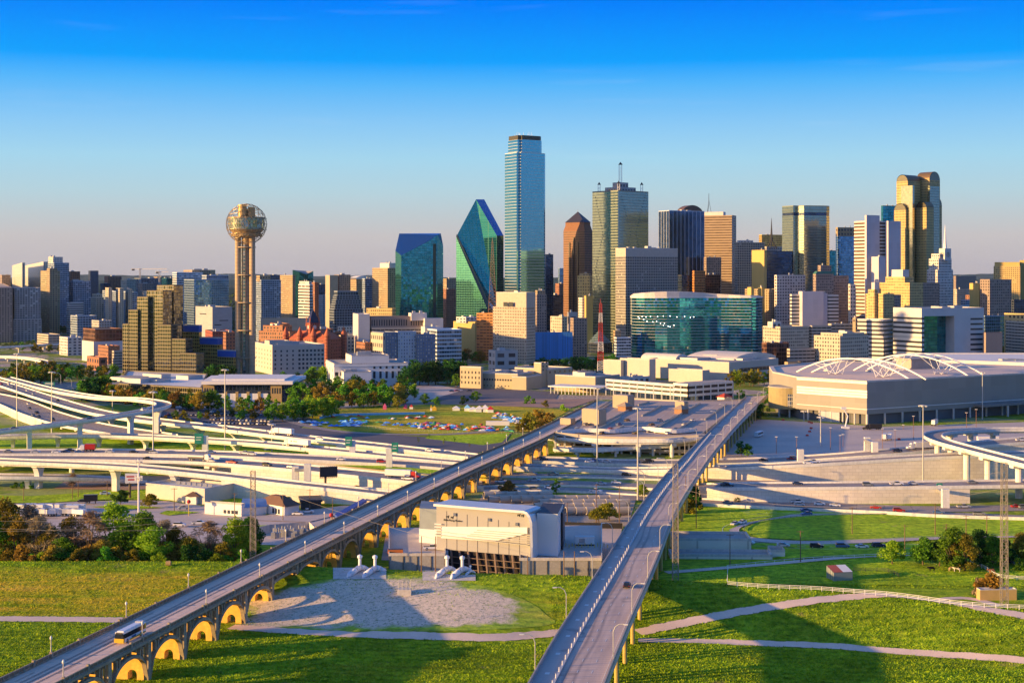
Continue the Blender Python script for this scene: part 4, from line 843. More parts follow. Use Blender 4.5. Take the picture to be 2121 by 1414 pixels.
def cyan_tower():
    Y = 1950; r = thing('skyscraper', 'tallest cyan and silver glass skyscraper with stepped notched corners', 'skyscraper', (XA(1087, Y), Y + 30, 0)); m = 'fc_cyan'; z1 = ZA(316, Y)
    C0 = fp(1043, 1073, 1132, Y, 32)
    def notch(P, k):   # bevel the two side corners and step in the near one
        out = []
        for i in range(4):
            p, a, b = Vector(P[i]), Vector(P[i - 1]), Vector(P[(i + 1) % 4])
            if i == 0: out += [tuple(p.lerp(a, .0 + k)), tuple(p.lerp(a, k) + (p.lerp(b, k) - p)), tuple(p.lerp(b, k))]
            else: out += [tuple(p.lerp(a, k * .9)), tuple(p.lerp(b, k * .9))]
        return out
    block(r, notch(C0, .10), 0, z1, m, 1.6, 4.1, par=.6); block(r, inset(notch(C0, .12), .84), z1 - 2, ZA(288, Y), m, 1.6, 4.1, top=False)
    block(r, inset(notch(C0, .12), .81), ZA(288, Y), ZA(279, Y), mat('dark_band', (.10, .09, .06), .4, .5), 3, 4, part='crown_band', top=False)
    P = inset(C0, .6)
    for i in range(14): mb = MB(); u, v = BR.random(), BR.random(); p = Vector(P[0]) + (Vector(P[1]) - Vector(P[0])) * u + (Vector(P[3]) - Vector(P[0])) * v; mb.cyl((p.x, p.y, ZA(280, Y)), (p.x, p.y, ZA(280, Y) + BR.uniform(3, 7)), .22, .1, 5); mb.build('antenna', WHITE, r)
cyan_tower()
B('dark blue slab tower just right of the tallest cyan skyscraper', 2250, [(1128, 1131, 1146, 528, 'fc_navy', 3, 3.6)], b=20)
B('tiny distant blue tower between the two tallest left skyscrapers', 4500, [(1156, 1159, 1167, 556, 'fc_blueglass', 4, 4)], nu=0)
def pyramid_tower():
    Y = 2250; P = fp(1167, 1211, 1227, Y, 50); r = thing('skyscraper', 'brown stone skyscraper with a dark pyramid roof', 'skyscraper', (P[0][0], P[0][1] + 20, 0)); z1, z2, z3 = ZA(478, Y), ZA(460, Y), ZA(437, Y)
    block(r, P, 0, z1, 'fc_rust', 2.2, 3.7, top=False); Q = inset(P, .86); mb = MB()
    for i in range(4): a, b, c, d = P[i], P[(i + 1) % 4], Q[(i + 1) % 4], Q[i]; mb.poly([a + (z1,), b + (z1,), c + (z1 + 9,), d + (z1 + 9,)])
    mb.build('shoulder', mat('brown_stone', (.24, .11, .055), .8), r); block(r, Q, z1 + 9, z2, mat('brown_stone', (.24, .11, .055)), 3, 4, top=False); apex = (sum(p[0] for p in P) / 4, sum(p[1] for p in P) / 4, z3); mb = MB(); Q = inset(P, .9)
    for i in range(4): mb.poly([Q[i] + (z2,), Q[(i + 1) % 4] + (z2,), apex])
    mb.build('pyramid_roof', mat('slate_roof', (.05, .045, .06), .35, .4), r)
    mb = MB(); mb.cyl(apex, (apex[0], apex[1], z3 + 4), .4, .1, 6); mb.build('finial', STEEL, r)
    for u in (.3, .5, .7):
        p = Vector(P[3]).lerp(Vector(P[0]), u); mb = MB(); mb.box((p.x - .5, p.y - .5, 20), (1.6, 1.6, z1 - 30 - 40 * abs(u - .5)), R(50)); mb.build('window_bay', mat('brown_glass', (.09, .05, .035)), r)
pyramid_tower()
B('cream grid block with an arched top below the brown pyramid tower', 2150, [(1196, 1221, 1227, 572, 'fc_yellow', 4, 4.5), (1200, 1219, 1224, 567, 'fc_tan', 6, 4, 573, 2)], name='office_block', cat='office', b=60)
def crown_tower():
    Y = 1980; P = fp(1227, 1280, 1343, Y, 42); r = thing('skyscraper', 'gold and teal glass skyscraper with lattice masts on its roof', 'skyscraper', (P[0][0], P[0][1] + 25, 0)); z = ZA(396, Y); block(r, P, 0, z, 'fc_greygreen', 2.6, 3.9, par=1.5); block(r, inset(P, .55), z, z + 6, 'fc_greyconc', 6, 5); block(r, inset(P, .28), z + 6, z + 13, 'fc_greyconc', 6, 5)
    for i, (u, v) in enumerate(((.12, .12), (.88, .12), (.88, .88), (.12, .88), (.5, .5))):
        p = Vector(P[0]) + (Vector(P[1]) - Vector(P[0])) * u + (Vector(P[3]) - Vector(P[0])) * v; big = i == 4; h0 = z + (13 if big else 0); h = 26 if big else 11; w = 1.9 if big else 1.5; mb = MB()
        for a in range(4):
            c, d = (w * (1 if a in (0, 3) else -1), w * (1 if a < 2 else -1)), (w * (1 if (a + 1) % 4 in (0, 3) else -1), w * (1 if (a + 1) % 4 < 2 else -1)); mb.cyl((p.x + c[0], p.y + c[1], h0), (p.x + c[0], p.y + c[1], h0 + h), .3, n=4)
            for k in range(int(h / 4)): mb.cyl((p.x + c[0], p.y + c[1], h0 + k * 4), (p.x + d[0], p.y + d[1], h0 + k * 4 + 4), .2, n=4)
        o = mb.build('lattice_mast', WHITE, r); mb = MB(); w *= 1.5
        q = [(p.x - w, p.y - w), (p.x + w, p.y - w), (p.x + w, p.y + w), (p.x - w, p.y + w)]
        for k in range(4): mb.poly([q[k] + (h0 + h,), q[(k + 1) % 4] + (h0 + h,), (p.x, p.y, h0 + h + 4)])
        mb.build('mast_cap', DARK, o)
    # double diamond of lighter panes
    pan = mat('pane_marks', (.10, .16, .16), .3, .6); rnd = random.Random(4)
    for a, b in ((P[3], P[0]), (P[0], P[1])):
        n = Vector((b[1] - a[1], a[0] - b[0])).normalized() * .25; mb = MB()
        for k in range(36):
            t = k / 36; zz = z - 8 - t * (z - 60); w = abs(((t * 1.55) % 1.0) * 2 - 1)
            for s_ in (-1, 1):
                u = .5 + s_ * (.08 + .30 * w); p = Vector(a).lerp(Vector(b), u) + n; d = (Vector(b) - Vector(a)).normalized() * .55; mb.poly([(p.x - d.x, p.y - d.y, zz), (p.x + d.x, p.y + d.y, zz), (p.x + d.x, p.y + d.y, zz + 2), (p.x - d.x, p.y - d.y, zz + 2)])
        mb.build('pane_pattern', pan, r, stuff=True)
crown_tower()
def grid_tower():
    Y = 1880; P = fp(1275, 1296, 1404, Y, 28); r = thing('office_tower', 'square concrete grid tower with deep dark window holes', 'tower', (P[0][0], P[0][1] + 25, 0)); z1, z0 = ZA(515, Y), ZA(531, Y)
    block(r, P, 0, z0, 'fc_grid', 2.7, 3.6, top=False); block(r, P, z0, z1, mat('grid_concrete', (.44, .40, .34), .8), part='top_band'); units(r, P, z1, 4)
    for u in (.2, .3, .7):
        p = Vector(P[3]).lerp(Vector(P[1]), u); mb = MB(); mb.lathe((p.x, p.y, z1 + 1), [(0, 0), (1.6, .5), (2.3, 1.6)], 12); mb.build('satellite_dish', WHITE, r)
grid_tower()
B('dark navy tower with thin white vertical stripes beside the grid tower', 2100, [(1364, 1386, 1459, 437, 'fc_bluestripe', 7, 3.8)], b=28)
def vault():
    Y = 2300; P = fp(1400, 1412, 1457, Y, 25); r = thing('office_tower', 'tower with a barrel vault roof peeping over the navy striped tower', 'tower', (P[0][0], P[0][1], 0)); z = ZA(440, Y); block(r, P, 0, z, 'fc_navy', 3, 3.8, top=False); mb = MB(); L = lambda p, q, t: (p[0] + (q[0] - p[0]) * t, p[1] + (q[1] - p[1]) * t)
    for i in range(10):
        t0, t1 = i / 10, (i + 1) / 10; h = lambda t: z + 12 * math.sin(math.pi * t) ** .6; a, b, c, d = L(P[0], P[1], t0), L(P[0], P[1], t1), L(P[3], P[2], t1), L(P[3], P[2], t0)
        mb.poly([a + (h(t0),), b + (h(t1),), c + (h(t1),), d + (h(t0),)]); mb.poly([a + (z,), b + (z,), b + (h(t1),), a + (h(t0),)])
    mb.build('vault_roof', mat('vault_roof', (.16, .10, .07), .5, .3), r)
vault()
def tan_striped():
    r, P = B('tan striped tower with a thin antenna mast on its roof', 2200, [(1456, 1516, 1525, 447, 'fc_tanstripe', 5, 3.9), (1459, 1498, 1503, 440, 'fc_whiteplain', 5, 3, 448, 6)], b=66, nu=0)
    x, y = XA(1471, 2210), 2225; z = ZA(441, 2200); mb = MB()
    for a in range(3): mb.cyl((x + 4 * math.cos(a * 2.09), y + 4 * math.sin(a * 2.09), z), (x, y, z + 20), .35, n=4)
    mb.cyl((x, y, z + 18), (x, y, z + 31), .45, .3, 6); mb.build('antenna_mast', DARK, r)
tan_striped()
B('dark brown office block with an orange sunlit end under the tan striped tower', 1980, [(1404, 1412, 1440, 571, 'fc_navy', 3, 3.6), (1434, 1438, 1461, 562, 'fc_orange', 3, 3.6, None, -4), (1455, 1462, 1492, 570, 'fc_brownglass', 3, 3.6, None, 12)], name='office_block', cat='office', b=22)
B('mauve grey small tower in front of the tan stripes', 2100, [(1458, 1463, 1494, 534, 'fc_brownhist', 3, 3.6)], b=22)
B('grey concrete tower with rows of small dark windows', 2150, [(1522, 1528, 1584, 503, 'fc_grid', 3, 3.6), (1527, 1533, 1560, 499, 'fc_white', 5, 3, 504, 5)], b=20)
B('gold glass slab behind the black spire', 2600, [(1572, 1578, 1622, 487, 'fc_gold', 3, 3.8)], b=15)
def spire():
    Y = 2200; x, y = XA(1598, Y), Y; r = thing('spire', 'slender black spire with curved legs on a low grey block', 'spire', (x, y, 0)); P = fp(1583, 1588, 1624, Y, 20); block(r, P, 0, ZA(512, Y), 'fc_greyconc', 4, 4); z0 = ZA(514, Y); mb = MB()
    for a in range(3):
        pr = None
        for k in range(9): t = k / 8; q = (x + 9 * (1 - t) ** 3 * math.cos(a * 2.1 + .2), y + 9 * (1 - t) ** 3 * math.sin(a * 2.1 + .2), z0 + 28 * t); pr and mb.cyl(pr, q, .9, .8, 6); pr = q
    mb.cyl((x, y, z0 + 20), (x, y, z0 + 46), 1.6, .2, 8); mb.build('spire_shaft', DARK, r)
spire()
B('yellow panelled tower with a dark blue glass side', 1950, [(1558, 1585, 1641, 521, 'fc_navy', 3, 3.8), (1557, 1583, 1588, 519, 'fc_yellowplain', 7, 40, None, -3)], b=35)
def cut_tower():
    Y = 1980; r = thing('skyscraper', 'broad grey green glass skyscraper with a dark band near its flat top', 'skyscraper', (XA(1668, Y), Y + 20, 0)); Q = [(1620, 22), (1643, 2), (1652, 6), (1665, 0), (1712, 8), (1718, 18), (1716, 50), (1640, 60)]; P = [(XA(x, Y + d), Y + d) for x, d in Q]; za, zb, zc = ZA(440, Y), ZA(446, Y), ZA(427, Y)
    block(r, P, 0, zb, 'fc_greygreen', 2.2, 3.6, top=False); block(r, inset(P, .99), zb, za, 'fc_navy', 3, 4, part='dark_band', top=False); block(r, P, za, zc, 'fc_greygreen', 2.2, 3.6, part='top_walls')
cut_tower()
B('blue glass tower with a brown stone top behind the white slab tower', 2250, [(1731, 1735, 1772, 490, 'fc_blueglass', 3, 3.8), (1731, 1735, 1772, 472, 'fc_tan', 5, 6, 489, 0)], b=18)
B('small dark teal tower between the grey green and the blue glass towers', 2500, [(1714, 1718, 1733, 520, 'fc_teal', 3, 3.8)], b=18)
def hist():
    Y = 1850; r, P = B('mauve historic hotel with green copper cornices and a roof pavilion', Y, [(1684, 1690, 1727, 569, 'fc_brownhist', 3, 3.6), (1716, 1722, 1758, 572, 'fc_brownhist', 3, 3.6, None, 25), (1694, 1700, 1722, 551, 'fc_brownhist', 3, 3.4, 566, 12)], name='hotel', cat='hotel', b=20, nu=1)
    mb = MB(); z = ZA(569, Y); Q, Q2 = inset(P, 1.05), inset(P, .8)
    for i in range(4): mb.poly([Q[i] + (z + 1.1,), Q[(i + 1) % 4] + (z + 1.1,), Q2[(i + 1) % 4] + (z + 4.5,), Q2[i] + (z + 4.5,)])
    mb.build('copper_roof', mat('copper_roof', (.06, .17, .12), .6), r)
hist()
B('pale block with a stepped top below the grey green skyscraper', 1880, [(1604, 1609, 1668, 571, 'fc_white', 4, 4)], name='office_block', cat='office', b=22)
B('tan and mauve apartment block with balcony columns right of the curved hotel', 1890, [(1543, 1600, 1641, 600, 'fc_tan', 4, 3.2), (1548, 1556, 1562, 596, 'fc_yellowplain', 6, 30, None, -12), (1570, 1578, 1584, 597, 'fc_yellowplain', 6, 30, None, -8)], name='apartment_block', cat='apartments', b=40)
B('plain lavender shaded block with short dark window slots', 1780, [(1636, 1640, 1657, 611, 'fc_whitestripe', 6, 4.4), (1654, 1662, 1706, 605, 'fc_lavender', 8, 8, None, -5), (1712, 1716, 1737, 612, 'fc_whitestripe', 6, 4.4, None, 5), (1703, 1706, 1714, 609, 'fc_lavender', 8, 8, None, 4)], name='office_block', cat='office', b=15)
B('narrow pale tower left of the white slab tower', 1850, [(1757, 1761, 1772, 590, 'fc_white', 5, 5)], b=20, nu=0)
def slab():
    Y = 1900; r, P = B('tall white slab tower with brown striped windows and a blank side', Y, [(1769, 1791, 1793, 459, 'fc_whitebrown', 20, 4.6), (1791, 1795, 1822, 447, 'fc_lavender', 9, 9, None, -4), (1820, 1824, 1838, 459, 'fc_whitebrown', 9, 4.6, None, 8), (1834, 1840, 1866, 459, 'fc_lavender', 9, 9, None, 2), (1805, 1820, 1834, 533, 'fc_lavender', 9, 9, None, -22)], b=30, nu=1)
slab()
B('dark green gridded tower top between the white slab and the vaulted tower', 2300, [(1825, 1829, 1856, 427, 'fc_teal', 5, 5)], b=20)
def vaulted(): 
    Y = 2100; r = thing('skyscraper', 'golden stone skyscraper with twin glass barrel vaults on top', 'skyscraper', (XA(1900, Y), Y + 30, 0)); st = mat('gold_stone', (.45, .30, .10), .7); gl = mat('vault_glass', (.22, .20, .14), .15, .8); BV = 38.0
    def arm(xl, xc, xr, yt, m, dy, vault='right'):
        P = fp(xl, xc, xr, Y + dy, BV); z = ZA(yt, Y + dy); block(r, P, 0, z, m, 2.6, 3.9, top=False); L = lambda p, q, t: (p[0] + (q[0] - p[0]) * t, p[1] + (q[1] - p[1]) * t)
        e = {'right': (P[0], P[1], P[3], P[2]), 'left': (P[3], P[0], P[2], P[1])}[vault]; w = math.hypot(e[1][0] - e[0][0], e[1][1] - e[0][1]) / 2; mb = MB(); mg = MB(); n = 12; h = lambda t: z + w * math.sin(math.pi * t); px = lambda t: .5 - .5 * math.cos(math.pi * t)
        for i in range(n):
            t0, t1 = i / n, (i + 1) / n; a, b, c, d = L(e[0], e[1], px(t0)), L(e[0], e[1], px(t1)), L(e[2], e[3], px(t1)), L(e[2], e[3], px(t0)); mb.poly([a + (h(t0),), b + (h(t1),), c + (h(t1),), d + (h(t0),)]); mg.poly([a + (z,), b + (z,), b + (h(t1) - .8,), a + (h(t0) - .8,)]); mg.poly([c + (z,), d + (z,), d + (h(t0),), c + (h(t1),)])
        mb.build('vault_roof', mat('bronze_roof', (.20, .13, .06), .4, .4), r); mg.build('vault_window', gl, r)
    arm(1857, 1880, 1906, 375, 'fc_comerica', 8, 'left'); arm(1898, 1925, 1947, 373, 'fc_comerica', 20, 'right')
    arm(1852, 1876, 1902, 435, 'fc_comerica', -8, 'left'); arm(1897, 1919, 1934, 430, 'fc_comerica', -12, 'left'); arm(1915, 1930, 1951, 425, 'fc_comerica', 22, 'right')
    P = fp(1866, 1890, 1894, Y - 12, BV); block(r, P, 0, ZA(384, Y - 12), 'fc_goldglass', 2, 3.9, part='glass_bay', top=False); P = fp(1922, 1926, 1946, Y + 14, BV); block(r, P, 0, ZA(384, Y), 'fc_greygreen', 2, 3.9, part='glass_bay', top=False)
vaulted()
def clock():
    Y = 1900; r, P = B('white stepped clock tower with a tall pointed spire', Y, [(1920, 1942, 1974, 560, 'fc_white', 3, 3.6), (1924, 1944, 1971, 537, 'fc_white', 3, 3.6, 561, 3), (1929, 1946, 1967, 527, 'fc_white', 3, 3.6, 538, 6), (1945, 1957, 1970, 516, 'fc_whiteplain', 8, 8, 540, 6)], name='clock_tower', cat='clock tower', b=38, nu=0)
    Pc = fp(1945, 1957, 1970, Y + 6, 38); cx, cy = sum(p[0] for p in Pc) / 4, sum(p[1] for p in Pc) / 4; z = ZA(516, Y); mb = MB(); mb.cyl((cx, cy, z), (cx, cy, z + 10), 2.6, 1.6, 8); mb.cyl((cx, cy, z + 10), (cx, cy, z + 33), 1.6, .1, 8); mb.build('spire', WHITE, r)
    for a, b in ((Pc[3], Pc[0]), (Pc[0], Pc[1])):
        m_ = (Vector(a) + Vector(b)) / 2; n = Vector((b[1] - a[1], a[0] - b[0])).normalized(); c = (m_.x, m_.y, ZA(527, Y)); mb = MB(); mb.cyl((c[0], c[1], c[2]), (c[0] + n.x * .3, c[1] + n.y * .3, c[2]), 3.4, n=20); o = mb.build('clock_face', mat('clock_face', (.50, .47, .42), .6), r)
        d = Vector((b[0] - a[0], b[1] - a[1])).normalized(); mb = MB()
        for k in range(12): q = 2 * math.pi * k / 12; e = Vector((c[0], c[1], c[2])) + Vector((n.x, n.y, 0)) * .4 + Vector((d.x, d.y, 0)) * 2.8 * math.cos(q) + Vector((0, 0, 2.8 * math.sin(q))); mb.box((e.x, e.y, e.z - .3), (.5, .5, .6))
        cc = Vector((c[0], c[1], c[2])) + Vector((n.x, n.y, 0)) * .4; mb.cyl(cc, cc + Vector((0, 0, 2.2)), .25, n=4); mb.cyl(cc, cc + Vector((d.x * 1.6, d.y * 1.6, -.8)), .25, n=4); mb.build('clock_hands', DARK, o)
clock()
B('golden stepped hotel block with many small windows before the vaulted tower', 1820, [(1822, 1884, 1912, 587, 'fc_yellow', 2.8, 3.5), (1834, 1874, 1893, 575, 'fc_yellow', 2.8, 3.5, 588, 8), (1847, 1870, 1883, 560, 'fc_whiteplain', 6, 30, 576, 14), (1900, 1912, 1946, 587, 'fc_brownhist', 2.8, 3.5, None, 20)], name='hotel', cat='hotel', b=30, nu=1)
B('yellow brick stepped block in front of the golden stepped hotel', 1740, [(1793, 1829, 1852, 610, 'fc_yellow', 3, 3.5), (1798, 1811, 1818, 601, 'fc_yellow', 3, 3.5, None, 4), (1828, 1834, 1866, 612, 'fc_brownhist', 3, 3.5, None, 12)], name='hotel', cat='hotel', b=35)
def gate_building():
    Y = 1600; P = fp(1850, 1909, 2038, Y, 25); r = thing('office_building', 'big white gate shaped office with a recessed glass atrium', 'office', (P[0][0], P[0][1] + 20, 0)); z = ZA(640, Y); C, Rr, Bk, L = [Vector(p) for p in P]; d = (Rr - C).normalized(); n = Vector((-d.y, d.x)); W_ = (Rr - C).length; t = lambda p: tuple(p)
    a0, a1 = .04 * W_, .52 * W_; ft = (C - L).length
    block(r, [t(C), t(C + d * a0), t(C + d * a0 + n * ft), t(L)], 0, z - 8, 'fc_whitestripe', 40, 5.2, top=False); block(r, [t(C + d * a1), t(Rr), t(Bk), t(C + d * a1 + n * ft)], 0, z - 8, 'fc_whiteplain', 8, 5, top=False); block(r, P, z - 8, z, 'fc_whiteplain', 8, 8, part='lintel', roof=ROOF)
    block(r, [t(C + d * a0 + n * 14), t(C + d * a1 + n * 14), t(C + d * a1 + n * (ft - 1)), t(C + d * a0 + n * (ft - 1))], 0, z - 8.2, 'fc_teal', 3, 4, part='glass_atrium', top=False)
    zz = ZA(655, Y)
    wins(r, t(C + d * W_ * .76), t(Rr), 5, z - 9, 1, 9, W_ * .2, 2.1, 'window_glass', 'window_band'); units(r, P, z, 3)
gate_building()
B('white striped office block with a tan end left of the gate shaped office', 1640, [(1772, 1830, 1849, 663, 'fc_whitestripe', 9, 4.6), (1766, 1772, 1776, 660, 'fc_tan', 6, 4.4, None, 3)], name='office_building', cat='office', b=50)
B('pale yellow residential block with tall windows behind the arena', 1500, [(1686, 1740, 1799, 698, 'fc_cream', 3.4, 4.0), (1700, 1745, 1790, 692, 'fc_cream', 3.4, 4, 699, 4)], name='apartment_block', cat='apartments', b=40)
B('cream and mauve old hotel with a red tent roof beside the curved hotel', 1620, [(1580, 1616, 1676, 678, 'fc_cream', 3, 3.8), (1590, 1600, 1618, 668, 'fc_white', 6, 5, 679, 6)], name='hotel', cat='hotel', b=30)
B('low white parking block with dark slots behind the old red roofed hotel', 1640, [(1676, 1682, 1722, 676, 'fc_garage', 6, 3.4), (1715, 1722, 1768, 672, 'fc_garage', 6, 3.4, None, 40)], name='parking_garage', cat='garage', b=20)
B('dark red glass block with a copper panel in front of the old hotel', 1520, [(1578, 1588, 1634, 712, 'fc_brownglass', 3, 4.2)], name='office_block', cat='office', b=20)
B('small tan parking deck with open slots right of the dark red block', 1510, [(1630, 1636, 1688, 724, 'fc_garage', 5, 3.4)], name='parking_garage', cat='garage', b=20, nu=0)
B('yellow notched hotel tower at the right edge of the skyline', 2460, [(2058, 2113, 2121, 552, 'fc_yellow', 3, 3.5), (2060, 2112, 2120, 544, 'fc_yellowplain', 6, 30, 553, 3), (2112, 2122, 2130, 540, 'fc_yellowplain', 6, 30, None, 10)], name='hotel', cat='hotel', b=64)
B('grey mauve slab block in front of the yellow hotel tower', 1850, [(2030, 2050, 2095, 580, 'fc_brownhist', 4, 3.6), (2008, 2028, 2033, 588, 'fc_yellowplain', 6, 30, None, 30)], name='office_block', cat='office', b=30)
B('yellow and mauve parking block cut by the right edge', 1650, [(2080, 2130, 2190, 652, 'fc_yellow', 8, 6), (2083, 2128, 2190, 668, 'fc_garage', 6, 3.6, None, -4)], name='parking_garage', cat='garage', b=14)
B('blue glass low block right of the gate shaped office', 1720, [(2036, 2040, 2085, 655, 'fc_blueglass', 3, 4)], name='office_block', cat='office', b=18)
B('plain brown low block at the foot of the gate shaped office', 1620, [(2036, 2042, 2076, 690, 'fc_brownhistplain', 6, 30)], name='warehouse', cat='warehouse', b=15, nu=0)
for xl, xc, xr, yt, Y, m, lb in ((1975, 1982, 2010, 600, 2600, 'fc_cream', 'cream low block on the horizon right of the clock tower'), (2000, 2008, 2034, 612, 2400, 'fc_brick', 'orange brick low block right of the clock tower'), (1968, 1980, 2032, 634, 2100, 'fc_white', 'white roofed low block behind the gate shaped office'), (1990, 2000, 2030, 622, 2250, 'fc_bluebalcony', 'blue low apartment block before the yellow hotel tower'), (1975, 1980, 2022, 572, 5200, 'fc_brownhist', 'far mall like block on the right horizon'), (2095, 2100, 2125, 622, 2000, 'fc_navy', 'dark blue block under the yellow hotel tower'), (1150, 1158, 1170, 588, 3000, 'fc_brick', 'brick low block seen between the cyan and the brown skyscrapers'), (1130, 1142, 1166, 612, 2300, 'fc_navy', 'dark blue mid-rise at the foot of the brown pyramid tower'), (918, 925, 946, 578, 3000, 'fc_tan', 'tan block seen between the teal prism and the pointed tower'), (917, 924, 944, 600, 2500, 'fc_brick', 'brick and white stepped block between the prism and the pointed tower'), (654, 660, 676, 590, 2900, 'fc_navy', 'blue block left of the cream slab tower'), (500, 512, 540, 578, 3200, 'fc_brownhist', 'brown block just behind the ball topped tower'), (548, 560, 590, 570, 4200, 'fc_navy', 'distant dark block right of the ball topped tower'), (655, 668, 690, 612, 2700, 'fc_greyconc', 'grey block behind the terraced dark glass block')):
    B(lb, Y, [(xl, xc, xr, yt, m, 4, 3.6)], name='office_block', cat='office', nu=1)
# ---- middle row
B('white office slab with a brown panelled middle behind the blue and beige hotel', 1700, [(731, 742, 766, 652, 'fc_whiteplain', 30, 30), (762, 768, 880, 657, 'fc_brownhist', 3, 30, 680, 6), (764, 770, 876, 680, 'fc_garage', 5, 4, None, 4), (874, 880, 918, 661, 'fc_whiteplain', 30, 30, None, 10), (846, 852, 884, 650, 'fc_whiteplain', 30, 30, 664, 14)], name='office_building', cat='office', b=14)
B('small tan brick hotel in front of the white office slab', 1560, [(738, 756, 770, 711, 'fc_brick', 3, 3.6)], name='hotel', cat='hotel', b=30)
B('blue grey and beige hotel with red edging and lit windows', 1540, [(770, 795, 822, 690, 'fc_hotelblue', 3, 3.4), (768, 793, 797, 692, 'fc_cream', 6, 8, None, -2), (818, 824, 862, 688, 'fc_hotelgrey', 3, 3.4, None, 8), (858, 864, 902, 694, 'fc_hotelblue', 3, 3.4, None, 14)], name='hotel', cat='hotel', b=28)
B('white and glass office block with floor bands right of the beige hotel', 1640, [(880, 905, 956, 684, 'fc_glasswhite', 3, 4.4), (872, 880, 912, 678, 'fc_whiteplain', 9, 4, None, 30)], name='office_block', cat='office', b=22)
B('plain yellow walled block left of the orange block', 1760, [(939, 984, 992, 668, 'fc_yellowplain', 6, 30), (945, 965, 990, 658, 'fc_white', 6, 4, 669, 8)], name='office_block', cat='office', b=45)
B('orange brick block with dark window bands', 1740, [(987, 1021, 1026, 650, 'fc_orange', 4, 3.6)], name='office_block', cat='office', b=66)
def tan_notch():
    Y = 1680; P = fp(1021, 1090, 1109, Y, 55); r = thing('office_tower', 'cream office tower with a notched top and rows of slim windows', 'tower', (P[0][0], P[0][1] + 15, 0)); z = ZA(636, Y); zt = ZA(607, Y); block(r, P, 0, z, fac('fc_cream2', (0.475, 0.389, 0.288), (.09, .075, .07), .5, .5), 2.4, 3.5, top=False)
    C, Rr, Bk, L = [Vector(p) for p in P]; n = (Rr - C) * .35; mb = MB(); Q = [tuple(C), tuple(Rr), tuple(Bk), tuple(L + n)]; block(r, Q, z, zt, mat('cream_stone', (.48, .40, .31), .8), part='top_walls'); units(r, P, zt, 2)
    a, b = L.lerp(C, .1), L.lerp(C, .95); wins(r, tuple(L.lerp(C, .30)), tuple(L.lerp(C, .62)), z - 1, z + 7, 2, 1, 6, 5, 'window_glass', 'sky_window')
tan_notch()
B('cream and dark mid-rise right of the cream notched tower', 1800, [(1106, 1112, 1132, 611, 'fc_brownhist', 3, 3.5), (1108, 1113, 1129, 603, 'fc_tan', 4, 3.5, 612, 5)], name='office_block', cat='office', b=20)
B('bright blue panelled building at street level left of the radio mast', 1760, [(1107, 1109, 1186, 690, 'fc_cerulean', 1.2, 26)], name='event_building', cat='building', b=10)
B('cream and grey low office behind the bright blue panelled building', 1850, [(1140, 1164, 1180, 657, 'fc_cream', 4, 3.8)], name='office_block', cat='office', b=35)
B('brown balcony mid-rise right of the bright blue panelled building', 1800, [(1181, 1188, 1216, 660, 'fc_brownhist', 3.4, 3.4), (1175, 1180, 1196, 648, 'fc_greyconc', 20, 20, None, 20)], name='apartment_block', cat='apartments', b=20)
B('small white and yellow block at the foot of the gold and teal skyscraper', 1920, [(1198, 1206, 1227, 618, 'fc_white', 3, 3.6), (1210, 1214, 1228, 614, 'fc_yellowplain', 6, 30, None, -4)], name='office_block', cat='office', b=20)
B('small teal banded block left of the curved glass hotel', 1770, [(1272, 1277, 1307, 700, 'fc_glasswhite', 3, 3.6), (1270, 1274, 1286, 686, 'fc_tan', 3, 3.6, None, 8)], name='office_block', cat='office', b=15)
def pyramid():
    Y = 1900; r = thing('glass_pyramid', 'blue glass pyramid on a dark low base behind the radio mast', 'pyramid', (XA(1240, Y), Y, 0)); P = fp(1215, 1238, 1268, Y, 35); z0, z1 = ZA(712, Y), ZA(684, Y); block(r, P, 0, z0, 'fc_navy', 4, 4); c = (sum(p[0] for p in P) / 4, sum(p[1] for p in P) / 4, z1); mb = MB()
    for i in range(4): mb.poly([P[i] + (z0,), P[(i + 1) % 4] + (z0,), c], 0, [(0, 0), (16, 0), (8, 8)])
    mb.build('pyramid_roof', MATS['fc_blueglass'], r)
pyramid()
